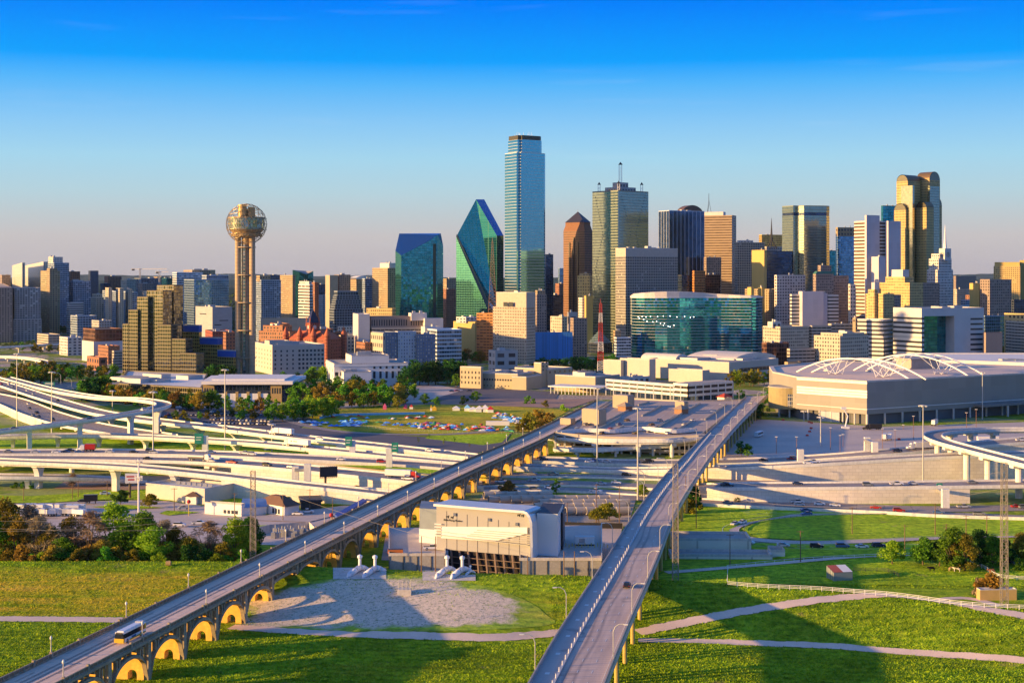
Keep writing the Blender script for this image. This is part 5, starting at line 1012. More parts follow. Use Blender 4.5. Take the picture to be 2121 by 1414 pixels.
def curved_hotel():
    Y = 1790; r = thing('hotel', 'long curved blue glass hotel with white floor lines', 'hotel', (XA(1440, Y), Y + 30, 0)); Q = [(1306, 40), (1309, 22), (1318, 10), (1335, 2), (1357, -2), (1382, -3), (1408, 1), (1434, 8), (1460, 15), (1486, 18), (1510, 16), (1534, 11), (1556, 9), (1570, 14), (1578, 26), (1580, 42)]; P = [(XA(x, Y + d), Y + d) for x, d in Q] + [(XA(1575, Y + 70), Y + 70), (XA(1312, Y + 70), Y + 70)]; z = ZA(617, Y)
    block(r, P, 0, z, 'fc_omni', 2.4, 3.75, top=False); rm = mat('ribbed_screen', (.66, .60, .52), .6); mb = MB(); C = [Vector((p[0], p[1] + 6, z)) for p in P[1:15]]
    hs = [1.5, 5, 6.2, 7.2, 7.8, 7.8, 7.2, 6, 4.8, 3.9, 3.2, 2.8, 2.5, 2.2]
    for i in range(13): a, b = C[i], C[i + 1]; mb.poly([tuple(a), tuple(b), (b.x, b.y, z + hs[i + 1]), (a.x, a.y, z + hs[i])])
    for i in range(13): a, b = C[i], C[i + 1]; mb.poly([(a.x, a.y, z + hs[i]), (b.x, b.y, z + hs[i + 1]), (b.x, b.y + 30, z + hs[i + 1]), (a.x, a.y + 30, z + hs[i])])
    mb.build('roof_screen', rm, r); mb = MB(); rail(mb, [Vector((p[0], p[1], z)) for p in P[:16]], -.6, 1.2, 0, 1.1); mb.build('parapet', WHITE, r)
    rr = random.Random(9); lm = mat('facade_lamp', (.9, .85, .8), emit=(3.2, 2.9, 2.4)); pts = [(1322, 657), (1330, 656), (1338, 657), (1347, 656), (1362, 656), (1374, 655), (1388, 655), (1402, 657), (1418, 656), (1430, 658), (1437, 657), (1333, 662), (1340, 666), (1352, 667), (1360, 666), (1368, 670), (1376, 670), (1374, 674), (1384, 676), (1388, 677), (1396, 674), (1324, 660)]
    for x, y in pts:
        for (xa, da), (xb, db) in zip(Q, Q[1:]):
            if xa <= x <= xb: d = da + (db - da) * (x - xa) / (xb - xa); c = (XA(x, Y + d), Y + d - .5, ZA(y, Y + d)); mb = MB(); mb.box(c, (.8, .5, .7)); mb.build('facade_lamp', lm, r); break
curved_hotel()
# ============================================================ landmark and foreground buildings
def ball_tower():
    Y = 1405; x, y = XA(506, Y), Y + 12; r = thing('observation_tower', 'observation tower with a glass drum inside a lattice ball on concrete shafts', 'tower', (x, y, 0)); zc = ZA(464, Y + 12); Rb = 19.8
    m, t, p = newmat('tower_concrete'); z = N(t, 'ShaderNodeSeparateXYZ', {0: pos(t)}).outputs[2]; ln = M(t, 'LESS_THAN', M(t, 'FRACT', M(t, 'DIVIDE', z, 3.6)), .14)
    t.links.new(MIX(t, M(t, 'MULTIPLY', ln, .5), MIX(t, noise(t, .12, 4), (.36, .26, .16), (.50, .37, .23)), (.2, .14, .09)), p.inputs['Base Color']); p.inputs['Roughness'].default_value = .8
    mb = MB(); mb.cyl((x, y, 0), (x, y, zc - 12), 4.6, n=20); mb.build('core_shaft', m, r, smooth=False)
    for a in (200, 320, 80):
        c = (x + 8.4 * math.cos(R(a)), y + 7.6 * math.sin(R(a))); mb = MB(); mb.cyl((*c, 0), (*c, zc - 10), 2.9, n=16); mb.build('outer_shaft', m, r)
    for a in (260, 20, 140):   # glazed lift strips between the shafts
        c = (x + 5.6 * math.cos(R(a)), y + 5.6 * math.sin(R(a))); mb = MB(); mb.box((*c, 4), (2.2, 2.2, zc - 24), R(a)); mb.build('lift_strip', fac('fc_lift', (.30, .26, .22), (.10, .20, .20), .8, .8, gm=.6), r)
    for k in range(5):
        mb = MB(); mb.lathe((x, y, 22 + 27 * k), [(5.0, 0), (9.2, 0), (9.2, .9), (5.0, .9), (5.0, 0)], 20); mb.build('brace_ring', m, r)
    mb = MB(); mb.lathe((x, y, zc), [(5, -13), (14.6, -12.2), (15.6, -9.5), (13.5, -9), (15.8, -6.5), (17.2, -6), (17.2, -5.2)], 40); mb.build('lower_deck', mat('deck_bronze', (.42, .30, .16), .6, .2), r)
    mb = MB(); mb.lathe((x, y, zc), [(17.3, -5.2), (17.6, 5.6)], 48, fl=3.6); mb.build('glass_drum', fac('fc_drum', (.35, .34, .26), (.34, .42, .34), .86, .9, gm=.85, gr=.12, var=.25, tilt=.05), r, smooth=False)
    mb = MB(); mb.lathe((x, y, zc), [(17.8, 5.6), (17.8, 6.6), (10, 6.8), (0, 6.8)], 40); mb.build('drum_roof', mat('deck_bronze', (.42, .30, .16)), r)
    for dx, dy, w, h in ((-3.5, -3, 4.2, 12), (5, -1, 3.6, 9.5), (1, 4, 5, 8)):
        mb = MB(); mb.cyl((x + dx, y + dy, zc + 6.8), (x + dx, y + dy, zc + 6.8 + h), w, n=14); mb.build('roof_drum', mat('drum_gold', (.50, .34, .14), .5, .3), r)
    import bmesh
    bm = bmesh.new(); bmesh.ops.create_icosphere(bm, subdivisions=3, radius=Rb); mb = MB(); lm = mat('lattice_bronze', (.34, .24, .13), .45, .5)
    for e in bm.edges: mb.cyl(Vector((x, y, zc)) + e.verts[0].co, Vector((x, y, zc)) + e.verts[1].co, .2, n=4, caps=False)
    nb = MB()
    for v in bm.verts: c = Vector((x, y, zc)) + v.co; nb.box((c.x, c.y, c.z - .3), (.6, .6, .6))
    bm.free(); mb.build('lattice_ball', lm, r); nb.build('lattice_lamps', mat('lamp_node', (.30, .24, .15), .4, .4), r, stuff=True)
ball_tower()
def mirror_hotel():
    Y = 1385; r = thing('hotel', 'stepped bronze mirror glass hotel at the foot of the ball tower', 'hotel', (XA(330, Y), Y + 20, 0)); m = 'fc_bronze'; blue = mat('blue_roof', (.02, .10, .42), .5)
    for xl, xc, xr, yt, dy in ((254, 266, 272, 672, 14), (266, 285, 290, 643, 10), (284, 306, 312, 616, 8), (304, 337, 356, 603, 6), (325, 360, 379, 592, 26), (326, 354, 376, 674, -2), (350, 384, 399, 703, -8), (373, 406, 423, 733, -14)):
        P = fp(xl, xc, xr, Y + dy, 66); block(r, P, 0, ZA(yt, Y + dy), m, 2.0, 3.4, par=.7, roof=blue)
    for xl, xc, xr, yt, dy in ((376, 412, 418, 675, 40), (398, 450, 460, 701, 30), (420, 484, 486, 727, 20)):
        P = fp(xl, xc, xr, Y + dy, 60); block(r, P, 0, ZA(yt, Y + dy) - 6, 'fc_gold', 3, 3.4, top=False, roof=blue); block(r, inset(P, 1.02), ZA(yt, Y + dy) - 5.9, ZA(yt, Y + dy), mat('blue_roof', (.02, .10, .42)), part='blue_fascia')
    P = [tuple(G(x, y, 0)[:2]) for x, y in ((246, 822), (418, 833), (430, 800), (262, 792))]; block(r, P, 0, 11, 'fc_bronze', 2.4, 3.6, roof=ROOFW, part='podium'); units(r, P, 11, 6)
mirror_hotel()
def pavilion():
    r = thing('pavilion', 'white flat roofed pavilion with tan corner towers below the ball tower', 'pavilion', tuple(G(520, 835)[:2]) + (0,)); Y = 1175; P = [(XA(420, Y), Y), (XA(605, Y), Y), (XA(632, Y + 60), Y + 60), (XA(440, Y + 60), Y + 60)]
    block(r, P, 0, 14, 'fc_navy', 3, 4.5, top=False); tan = mat('tan_stone', (.38, .27, .11), .8)
    for x, dy in ((422, -2), (562, -2), (612, 20)):
        c = (XA(x + 10, Y + dy), Y + dy + 3, 0); mb = MB(); mb.box(c, (9, 6, 14.5)); o = mb.build('corner_tower', tan, r)
        for k in range(4): mb = MB(); mb.box((c[0] - 3 + k * 2, c[1] - 3.05, 7.5), (.9, .15, 4.5)); mb.build('slit_window', MATS['window_glass'], o)
    mb = MB(); mb.box((XA(492, Y), Y - 1.2, 0), (50, 1.6, 7.6)); mb.build('screen_wall', CONCW, r)
    for k in range(5): mb = MB(); mb.box((XA(446 + 23 * k, Y), Y - 2.3, 0), (2.2, .8, 9)); mb.build('pilaster', tan, r)
    Q = [(XA(417, Y - 5), Y - 5), (XA(606, Y - 5), Y - 5), (XA(634, Y + 64), Y + 64), (XA(438, Y + 64), Y + 64)]; mb = MB(); mb.prism(Q, 15, 17.6, 0, 0, bottom=True); mb.build('roof', ROOFW, r); mb = MB(); mb.prism(inset(Q, .8), 17.6, 19, 0, 0); mb.build('upper_roof', ROOFW, r)
pavilion()
def federal():
    Y = 1500; P = fp(528, 564, 672, Y, 24); z = ZA(717, Y); r = thing('office_building', 'cream block office with square dark windows right of the ball tower shaft', 'office', (P[0][0], P[0][1] + 15, 0)); block(r, P, 0, z, mat('cream_render', (.52, .47, .40), .8, sc=.1, amt=.1), par=1.4)
    wins(r, P[0], tuple(Vector(P[0]).lerp(Vector(P[1]), .45)), 4, z - 3, 4, 5, 1.6, 2.0); wins(r, tuple(Vector(P[0]).lerp(Vector(P[1]), .48)), P[1], 4, z - 3, 7, 5, 2.3, 2.4); wins(r, P[3], P[0], 4, z - 3, 6, 5, 1.5, 2.0)
    Q = fp(548, 558, 600, Y + 14, 24); block(r, Q, z, z + 4, mat('cream_render', (.52, .47, .40)), part='penthouse'); units(r, P, z, 4)
federal()
def post_office():
    Y = 1345; P = fp(675, 692, 845, Y, 14); z = ZA(755, Y); r = thing('post_office', 'white classical low building with tall windows and a raised roof block', 'public building', (P[0][0] + 20, P[0][1] + 15, 0)); w = mat('white_stone', (.66, .66, .64), .75, sc=.1, amt=.1); block(r, P, 0, z, w, roof=ROOF)
    Q = fp(716, 728, 806, Y + 18, 14); block(r, Q, z, ZA(738, Y + 18), w, part='upper_block'); mb = MB(); E = inset(P, 1.015); mb.prism(E, z - 2, z - 1.2, 0, 0, bottom=True); mb.build('cornice', w, r)
    wins(r, tuple(Vector(P[0]).lerp(Vector(P[1]), .5)), P[1], 6, 14, 6, 1, 2.2, 6.5); wins(r, tuple(Vector(P[0]).lerp(Vector(P[1]), .5)), P[1], 15, z - 1.5, 6, 1, 2.0, 2.2); wins(r, P[0], tuple(Vector(P[0]).lerp(Vector(P[1]), .48)), 9, 14, 7, 1, 3.0, 3.2); wins(r, P[3], P[0], 6, z - 3, 3, 2, 2, 3)
    S = fp(700, 712, 770, Y - 14, 14); block(r, S, 0, 13.5, w, part='front_wing'); units(r, Q, ZA(738, Y + 18), 3); units(r, S, 13.5, 3)
post_office()
def red_court():
    Y = 1640; r = thing('courthouse', 'red stone turreted courthouse with a clock tower and cone roofs', 'courthouse', (XA(650, Y), Y + 20, 0)); P = fp(592, 678, 712, Y, 60); z = ZA(703, Y); m = 'fc_redstone'; tile = mat('red_tile', (.42, .11, .05), .7, sc=.5, amt=.2); block(r, P, 0, z, m, 3, 4, top=False)
    Q, Q2 = inset(P, 1.02), inset(P, .45); mb = MB()
    for i in range(4): mb.poly([Q[i] + (z,), Q[(i + 1) % 4] + (z,), Q2[(i + 1) % 4] + (z + 9,), Q2[i] + (z + 9,)])
    mb.poly([q + (z + 9,) for q in Q2]); mb.build('hipped_roof', tile, r)
    C = [Vector(p) for p in P]
    for p in (C[0], C[1], C[3], C[0].lerp(C[3], .33), C[0].lerp(C[3], .66)):
        mb = MB(); mb.cyl((p.x, p.y, 0), (p.x, p.y, z + 4), 3.6, n=14); o = mb.build('turret', MATS[m], r); mb = MB(); mb.cyl((p.x, p.y, z + 4), (p.x, p.y, z + 14), 4.3, .1, 14); mb.build('cone_roof', tile, o)
    x, y = XA(650, Y + 30), Y + 22; zt = ZA(668, Y + 22); mb = MB(); mb.box((x, y, 0), (11, 11, zt), R(30)); o = mb.build('clock_tower', MATS[m], r); mb = MB(); b = 6.4
    q = [(x + b * 1.41 * math.cos(R(75 + 90 * k)), y + b * 1.41 * math.sin(R(75 + 90 * k))) for k in range(4)]
    for k in range(4): mb.poly([q[k] + (zt,), q[(k + 1) % 4] + (zt,), (x, y, zt + 16)])
    mb.build('tower_roof', mat('slate_roof', (.05, .045, .06)), o); mb = MB()
    for k in range(4): mb.cyl((x + 5.5 * 1.41 * math.cos(R(75 + 90 * k)), y + 5.5 * 1.41 * math.sin(R(75 + 90 * k)), zt - 4), (x + 5.5 * 1.41 * math.cos(R(75 + 90 * k)), y + 5.5 * 1.41 * math.sin(R(75 + 90 * k)), zt + 6), 1.2, .3, 8)
    mb.build('pinnacles', tile, o)
    for an in (-60, 210): mb = MB(); n = Vector((math.cos(R(an)), math.sin(R(an)), 0)); c = Vector((x, y, zt - 5)) + n * 5.5; mb.cyl(c, c + n * .25, 2.2, n=16); mb.build('clock_face', mat('clock_face', (.5, .47, .42)), o)
red_court()
B('orange brick seven storey warehouse left of the red courthouse', 1720, [(536, 600, 622, 688, 'fc_brick', 3.4, 4.2), (545, 585, 605, 676, 'fc_brick', 5, 4, 689, 10)], name='warehouse', cat='warehouse', b=58)
B('red brick warehouse between the blue roofs and the ball tower shaft', 1650, [(462, 468, 488, 690, 'fc_brick', 3.4, 4)], name='warehouse', cat='warehouse', b=25)
B('long red brick building behind the ball tower shaft', 1800, [(425, 440, 484, 688, 'fc_redstone', 4, 4)], name='warehouse', cat='warehouse', b=20)
B('cream arched window block right of the red courthouse', 1700, [(702, 712, 734, 697, 'fc_cream', 4, 4.5)], name='office_block', cat='office', b=20)
for xl, xc, xr, yt, Y, lb in ((640, 652, 690, 683, 1850, 'brown roofed red brick block behind the clock tower'), (668, 676, 722, 690, 1900, 'low brick block right behind the clock tower'), (560, 575, 600, 672, 1850, 'green trimmed brick block above the orange warehouse'), (690, 700, 735, 677, 2000, 'white roofed low shed above the cream arched block')):
    B(lb, Y, [(xl, xc, xr, yt, 'fc_brick' if 'brick' in lb else 'fc_white', 4, 4)], name='warehouse', cat='warehouse', b=20, nu=1)
def station():
    Y = 1316; r = thing('railway_station', 'long cream railway station with rows of small dark windows', 'station', (XA(1060, Y), Y + 20, 0)); cr = mat('station_render', (.44, .37, .24), .8, sc=.1, amt=.12)
    E = [fp(953, 996, 1000, Y, 60), fp(985, 1072, 1110, Y - 6, 64), fp(1066, 1134, 1185, Y + 24, 50), fp(1060, 1090, 1122, Y - 14, 64)]; Z = [ZA(762, Y), ZA(776, Y - 6), ZA(766, Y + 24), ZA(782, Y - 14)]
    for P, z in zip(E, Z): block(r, P, 0, z, cr)
    T_ = fp(1106, 1121, 1136, Y + 20, 45); block(r, T_, 0, ZA(753, Y + 20), cr, part='tower'); wins(r, T_[0], T_[1], 14, 24, 2, 3, 1.6, 1.5)
    wins(r, E[0][3], E[0][0], 3, Z[0] - 2, 6, 3, 1.2, 2.2); wins(r, E[1][3], E[1][0], 6, Z[1] - 3, 16, 1, 1.6, 1.6); wins(r, E[1][3], E[1][0], 1, Z[1] - 9, 12, 1, 1.0, 1.0); wins(r, E[2][0], E[2][1], 12, Z[2] - 1, 5, 1, 2, 1.8); units(r, E[1], Z[1], 4)
    B('grey brown penthouse block behind the railway station', 1500, [(1012, 1026, 1072, 728, 'fc_greyconc', 10, 7)], name='plant_building', cat='building', b=20)
station()
def halls():
    Y = 1270; r = thing('exhibition_hall', 'tan flat roofed exhibition shed with white walls below the radio mast', 'hall', (XA(1200, Y), Y + 20, 0)); P = fp(1150, 1233, 1284, Y, 52); tan = mat('tan_panel', (.40, .33, .23), .8, sc=.1, amt=.12); block(r, P, 0, ZA(782, Y), tan); units(r, P, ZA(782, Y), 3)
    P = fp(1276, 1290, 1346, Y + 40, 30); block(r, P, 0, ZA(783, Y + 40), 'fc_white', 6, 5); units(r, P, ZA(783, Y + 40), 3); P = fp(1135, 1240, 1266, Y - 30, 62); mb = MB(); mb.prism(P, 6, 7, 0, 0, bottom=True); mb.build('platform_roof', CONCW, r)
    for k in range(14): p = Vector(P[3]).lerp(Vector(P[0]), (k + .5) / 14); mb = MB(); mb.cyl((p.x + 1, p.y + 1, 0), (p.x + 1, p.y + 1, 6), .35, n=6); mb.build('column', CONCW, r)
    Y = 1400; r = thing('convention_hall', 'huge pale windowless convention hall in front of the curved glass hotel', 'hall', (XA(1430, Y), Y + 30, 0)); pale = mat('pale_panel', (.50, .46, .39), .8, sc=.06, amt=.1, sc2=.5)
    for xl, xc, xr, yt, dy in ((1250, 1286, 1292, 748, 20), (1284, 1345, 1358, 746, 4), (1340, 1510, 1612, 752, 0), (1385, 1455, 1470, 769, -22)): P = fp(xl, xc, xr, Y + dy, 48); block(r, P, 0, ZA(yt, Y + dy), pale, top=True)
    P = fp(1340, 1510, 1612, Y, 48); wins(r, tuple(Vector(P[0]).lerp(Vector(P[1]), .2)), tuple(Vector(P[0]).lerp(Vector(P[1]), .9)), 8, 13, 9, 1, 6.5, 3.6); units(r, P, ZA(752, Y), 3)
    for xl, xc, xr, y0, y1, dy in ((1328, 1400, 1425, 742, 734, 60), (1420, 1520, 1607, 744, 733, 50)):
        P = fp(xl, xc, xr, Y + dy, 48); z0, z1 = ZA(y0, Y + dy), ZA(y1, Y + dy); L = lambda p, q, t: (p[0] + (q[0] - p[0]) * t, p[1] + (q[1] - p[1]) * t); mb = MB()
        for i in range(10):
            t0, t1 = i / 10, (i + 1) / 10; h = lambda t: z0 + (z1 - z0) * math.sin(math.pi * t) ** .7; a, b, c, d = L(P[0], P[1], t0), L(P[0], P[1], t1), L(P[3], P[2], t1), L(P[3], P[2], t0)
            mb.poly([a + (h(t0),), b + (h(t1),), c + (h(t1),), d + (h(t0),)]); mb.poly([a + (10,), b + (10,), b + (h(t1),), a + (h(t0),)])
        mb.poly([P[3] + (10,), P[0] + (10,), P[0] + (z0,), P[3] + (z0,)]); mb.build('barrel_roof', mat('hall_roof', (.70, .62, .52), .7), r)
halls()
def low_garage():
    Y = 1165; r = thing('parking_garage', 'long pale two level parking garage with dark slots before the convention hall', 'garage', (XA(1400, Y), Y + 20, 0))
    for xl, xc, xr, yt, dy in ((1255, 1424, 1436, 803, 10), (1395, 1425, 1518, 800, 0)):
        P = fp(xl, xc, xr, Y + dy, 40); z = ZA(yt, Y + dy); block(r, P, 0, z * .42, 'fc_navy', 6, 4, top=False, part='open_level'); mb = MB()
        for k in range(3): Q = inset(P, 1.01); z0 = z * (.40 + .3 * k); mb = MB(); mb.prism(Q, z0, z0 + 2.0, 0, 1, bottom=True); mb.build('deck_level', [CONCW, mat('roof_gravel', (.36, .33, .30))], r)
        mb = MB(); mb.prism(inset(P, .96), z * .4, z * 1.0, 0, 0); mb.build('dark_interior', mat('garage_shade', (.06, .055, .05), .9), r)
        for a, b in ((P[3], P[0]), (P[0], P[1])):
            n = max(2, int((Vector(b) - Vector(a)).length / 9))
            for k in range(n + 1): p = Vector(a).lerp(Vector(b), k / n); mb = MB(); mb.box((p.x, p.y, 0), (.9, .9, z + 1)); mb.build('column', CONCW, r)
low_garage()
parked_spots = []
def deck_garage():
    r = thing('parking_garage', 'large multi level parking deck with stair boxes between the two viaducts', 'garage', (XA(1320, 900), 930, 0)); px = [(1150, 900), (1250, 903), (1345, 905), (1446, 906), (1545, 829), (1415, 832), (1290, 826), (1262, 833)]; ramp = mat('garage_parapet', (.52, .45, .34), .8, sc=.15, amt=.15)
    P = [tuple(G(x, y, 10)[:2]) for x, y in px]
    for z in (2.8, 6.4, 10.0):
        mb = MB(); mb.prism(P, z - .5, z, 0, 1, bottom=True); mb.build('parking_level', [CONC, mat('deck_asphalt', (.46, .355, .29), .85, sc=.05, amt=.25, sc2=2.0)], r)
    for k, z in enumerate((2.8, 6.4, 10.0)):   # gently waving parapets along the front
        Q = cat_rom([Vector((P[i][0], P[i][1] - 1.5 - (2 if i in (1, 2) else 0), z + .8 * math.sin(i * 1.9 + k))) for i in range(4)], 8); mb = MB(); rail(mb, Q, -.2, .4, -.9, 1.0); mb.build('parapet', ramp, r)
    Q = [Vector((p[0], p[1], 10)) for p in P[3:] + P[:1]]; mb = MB(); rail(mb, Q, -.15, .3, 0, 1.0); mb.build('parapet', ramp, r)
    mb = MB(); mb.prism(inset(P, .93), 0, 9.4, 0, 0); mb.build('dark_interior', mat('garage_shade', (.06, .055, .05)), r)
    for i in range(16): p = Vector(P[0]).lerp(Vector(P[3]), i / 15); mb = MB(); mb.box((p.x, p.y - 2.2, 0), (1.1, 1.1, 9.5)); mb.build('column', CONCW, r)
    w = mat('stair_box', (.40, .33, .23), .8, sc=.2, amt=.12)
    for xl, xc, xr, yt, yb in ((1205, 1240, 1256, 849, 882), (1269, 1300, 1314, 820, 846), (1398, 1417, 1426, 833, 853), (1160, 1182, 1192, 868, 880)):
        Yc = F * (H - 10) / (yb - HY); Pq = fp(xl, xc, xr, Yc, 50); o = block(r, Pq, 10, ZA(yt, Yc), w, part='stair_box', top=False); mb = MB(); mb.prism(inset(Pq, .9), ZA(yt, Yc), ZA(yt, Yc) + .4, 0, 0); mb.build('stair_roof', ROOF, o)
    for a, b in (((1215, 893), (1320, 842)), (1 and (1330, 862), (1370, 842)), ((1365, 885), (1445, 838)), ((1300, 895), (1318, 880)), ((1268, 835), (1208, 872)), ((1225, 896), (1285, 866)), ((1262, 898), (1292, 883)), ((1340, 896), (1400, 862)), ((1390, 899), (1432, 874)), ((1405, 862), (1450, 836)), ((1460, 870), (1505, 838)), ((1322, 840), (1345, 833))):   # low kerb walls between the aisles
        A, Bq = G(a[0], a[1], 10.02), G(b[0], b[1], 10.02); mb = MB(); rail(mb, [A, Bq], -.25, .5, 0, 1.1); mb.build('aisle_wall', ramp, r)
    for xl, xc, xr, yb in ((1277, 1296, 1312, 852), (1394, 1412, 1428, 858)):   # small hipped shelters
        Yc = F * (H - 10) / (yb - HY); Pq = fp(xl, xc, xr, Yc, 45); c = (sum(p[0] for p in Pq) / 4, sum(p[1] for p in Pq) / 4, 16.2); mb = MB(); mb.prism(inset(Pq, .85), 10, 13.2, 0, 0); o = mb.build('shelter', mat('shelter_brick', (.30, .16, .09), .8), r); mb = MB(); Q = inset(Pq, 1.15)
        for k in range(4): mb.poly([Q[k] + (13.2,), Q[(k + 1) % 4] + (13.2,), c])
        mb.build('shelter_roof', mat('shelter_roof', (.33, .25, .18), .8), o)
    for k in range(12):   # painted bays
        mk = MB(); A, Bq = G(1190 + 20 * k, 894, 10.02), G(1262 + 20 * k, 838, 10.02); dashes(mk, [A, Bq], [0], .02, 50, .01, .15); mk.build('bay_markings', PAINT, r)
    deck('upper pale curling ramp along the front of the parking deck', [(1158, 896, 11.2), (1210, 891, 11.8), (1270, 893, 11.4), (1330, 888, 11.2), (1390, 893, 11.6), (1436, 890, 11.2)], 5, thick=1.1, bar=1.1, piers=(.1, .3, .5, .7, .9), pw=1.4, cap=False, lanes=1)
    deck('lower pale sloping ramp along the front of the parking deck', [(1150, 930, 3.5), (1230, 932, 4), (1320, 926, 5), (1400, 922, 6)], 6, thick=1.1, bar=1.1, piers=(.2, .5, .8), pw=1.6, cap=False, lanes=1)
    for k in range(16): parked_spots.append((1180 + 17 * k, 899 - (k % 4) * 9))
    # access ramp with a waved parapet joining the right viaduct
    deck('pale curved ramp that joins the parking deck to the girder viaduct', [(1140, 905, 8), (1230, 912, 8.5), (1330, 913, 9), (1400, 911, 9.6), (1470, 902, 10.2)], 7, piers=(.05, .26, .48, .72), pw=2.4, cap=False, lanes=1, group=None)
deck_garage()
def kiosk():
    Y = F * H / (836 - HY); P = fp(1482, 1500, 1520, Y, 40); r = thing('kiosk', 'little pavilion with a red hipped roof at the end of the right viaduct', 'kiosk', (P[0][0], P[0][1], 0)); mb = MB(); mb.prism(inset(P, .8), 0, 5, 0, 0); mb.build('walls', CONCW, r); c = (sum(p[0] for p in P) / 4, sum(p[1] for p in P) / 4, 8); mb = MB()
    for k in range(4): mb.poly([P[k] + (5,), P[(k + 1) % 4] + (5,), c])
    mb.build('red_roof', mat('red_roof', (.45, .06, .03), .7), r)
kiosk()
def arena():
    r = thing('arena', 'wide tan and grey arena with white arched trusses on its flat roof', 'arena', (300, 1100, 0)); z = 29.5; pan = fac('fc_arena', (.30, .28, .24), (.285, .265, .225), .985, .98, gr=.7, var=.05, tilt=0, blind=0, stain=.08)
    P = [(245, 1000), (420, 1103), (440, 1165), (380, 1235), (262, 1225), (206, 1160), (197, 1095), (205, 1042)]; n = len(P)
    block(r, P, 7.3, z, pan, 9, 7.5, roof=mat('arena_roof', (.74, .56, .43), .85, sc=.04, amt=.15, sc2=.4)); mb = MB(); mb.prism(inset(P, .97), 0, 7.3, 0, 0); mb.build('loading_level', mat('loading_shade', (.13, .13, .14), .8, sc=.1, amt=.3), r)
    wb = mat('arena_white_band', (.74, .71, .66), .6)
    for z0, z1 in ((28.2, 29.6), (22.3, 23.8), (20.4, 21.9), (18.5, 20.0), (10.5, 10.9)):
        a, b, c = Vector(P[7]), Vector(P[0]), Vector(P[0]).lerp(Vector(P[1]), .04); nn = Vector((-.62, -.78)) * .25; mb = MB(); mb.prism([tuple(a + nn), tuple(b + nn + Vector((.2, -.1))), tuple(b + Vector((.2, .2))), tuple(a)], z0, z1, 0, 0, bottom=True); mb.build('white_band', wb, r)
    a, b = Vector(P[0]), Vector(P[1]); nn = Vector((b.y - a.y, a.x - b.x)).normalized() * .3; mb = MB(); mb.prism([tuple(a + nn), tuple(b + nn), tuple(b), tuple(a)], 10.6, 11.1, 0, 0, bottom=True); mb.build('white_band', wb, r)
    for i, k in ((7, 6), (0, 12)):
        for q in range(1, k): p = Vector(P[i]).lerp(Vector(P[(i + 1) % n]), q / k); mb = MB(); mb.cyl((p.x, p.y, 0), (p.x, p.y, 7.4), .75, n=10); mb.build('column', CONC, r)
    mb = MB(); mb.cyl((245.3, 1000.6, 0), (245.3, 1000.6, 7.4), .9, n=12); mb.build('column', CONC, r)
    p, q = Vector(P[7]).lerp(Vector(P[0]), .35), Vector(P[7]).lerp(Vector(P[0]), .62); nn = Vector((-.62, -.78)); mb = MB(); mb.prism([tuple(p + nn * .3), tuple(q + nn * .3), tuple(q - nn * 2), tuple(p - nn * 2)], 0, 7.2, 0, 0); mb.build('shutter_wall', mat('shutter', (.40, .40, .42), .6), r)
    # corner drum with a gridded window and outside stair tower
    c = (204, 1066); mb = MB(); mb.lathe((*c, 0), [(15, 6), (15, 21.5), (0, 21.5)], 36); mb.build('corner_drum', mat('drum_tan', (.34, .27, .13), .8), r); mb = MB(); mb.lathe((*c, 0), [(15.1, 8), (15.1, 17)], 10, 0, R(255), R(310), fl=3); mb.build('grid_window', fac('fc_gridwin', (.55, .50, .40), (.10, .14, .2), .85, .85, gm=.4), r); mb = MB(); mb.lathe((*c, 0), [(15.4, 21.2), (15.4, 22), (0, 22.1)], 36); mb.build('drum_roof', ROOF, r)
    for dx, dy in ((-9, -9), (-2, -12), (6, -12)): mb = MB(); mb.cyl((c[0] + dx, c[1] + dy, 0), (c[0] + dx, c[1] + dy, 6), .7, n=8); mb.build('column', CONC, r)
    tr = mat('white_truss', (.80, .78, .74), .5)
    ar = [((1650, 770), (1885, 786), 12.5), ((1681, 771), (1918, 786), 12.5), ((1768, 767), (2008, 780), 14), ((1797, 765), (2038, 777), 14)]; AP = []
    for (l, rr, h) in ar:
        A, Bq = G(*l, z), G(*rr, z); pts = [A.lerp(Bq, k / 24) + Vector((0, 0, h * (1 - (2 * k / 24 - 1) ** 2))) for k in range(25)]; mb = MB(); mb.tube(pts, .58, 8); mb.build('roof_arch', tr, r); AP.append(pts)
    for i, j in ((0, 1), (2, 3)):
        mb = MB()
        for k in range(4, 22, 2): mb.cyl(AP[i][k], AP[j][k], .3, n=5)
        mb.build('arch_ties', tr, r)
        for k in (7, 17):
            for dk in (-3, 3):
                m_ = (AP[i][k] + AP[j][k]) / 2; m_.z = z + .2
                for Q in (AP[i], AP[j]):
                    mb = MB(); mb.cyl(Q[k + dk], m_, .2, n=5); mb.cyl(Q[k + dk // 3 * 1], m_ + Vector((5 * (1 if dk > 0 else -1), 0, 0)), .2, n=5); mb.cyl(m_ + Vector((5 * (1 if dk > 0 else -1), 0, 0)), m_, .12, n=4); mb.build('roof_strut', tr, r)
    mb = MB(); mb.box((322, 1150, z), (26, 20, 7.5), R(20)); mb.build('penthouse', mat('penthouse_slats', (.40, .34, .28), .8), r); mb = MB(); mb.box((322, 1150, z + 7.5), (28, 22, .8), R(20)); mb.build('penthouse_roof', ROOF, r); units(r, P, z + .1, 3, .3)
    # rear wing with white membrane roofs and a dark dock canopy
    P2 = [(420, 1090), (560, 1120), (560, 1330), (380, 1330), (330, 1250), (440, 1165)]; block(r, P2, 0, 31, 'fc_whiteplain', 10, 8, roof=ROOFW, part='rear_wing'); units(r, P2, 31, 5, .5); P3 = fp(1625, 1632, 1660, 1190, 20); block(r, P3, 0, ZA(752, 1190), 'fc_tan', 40, 8, part='stair_tower')
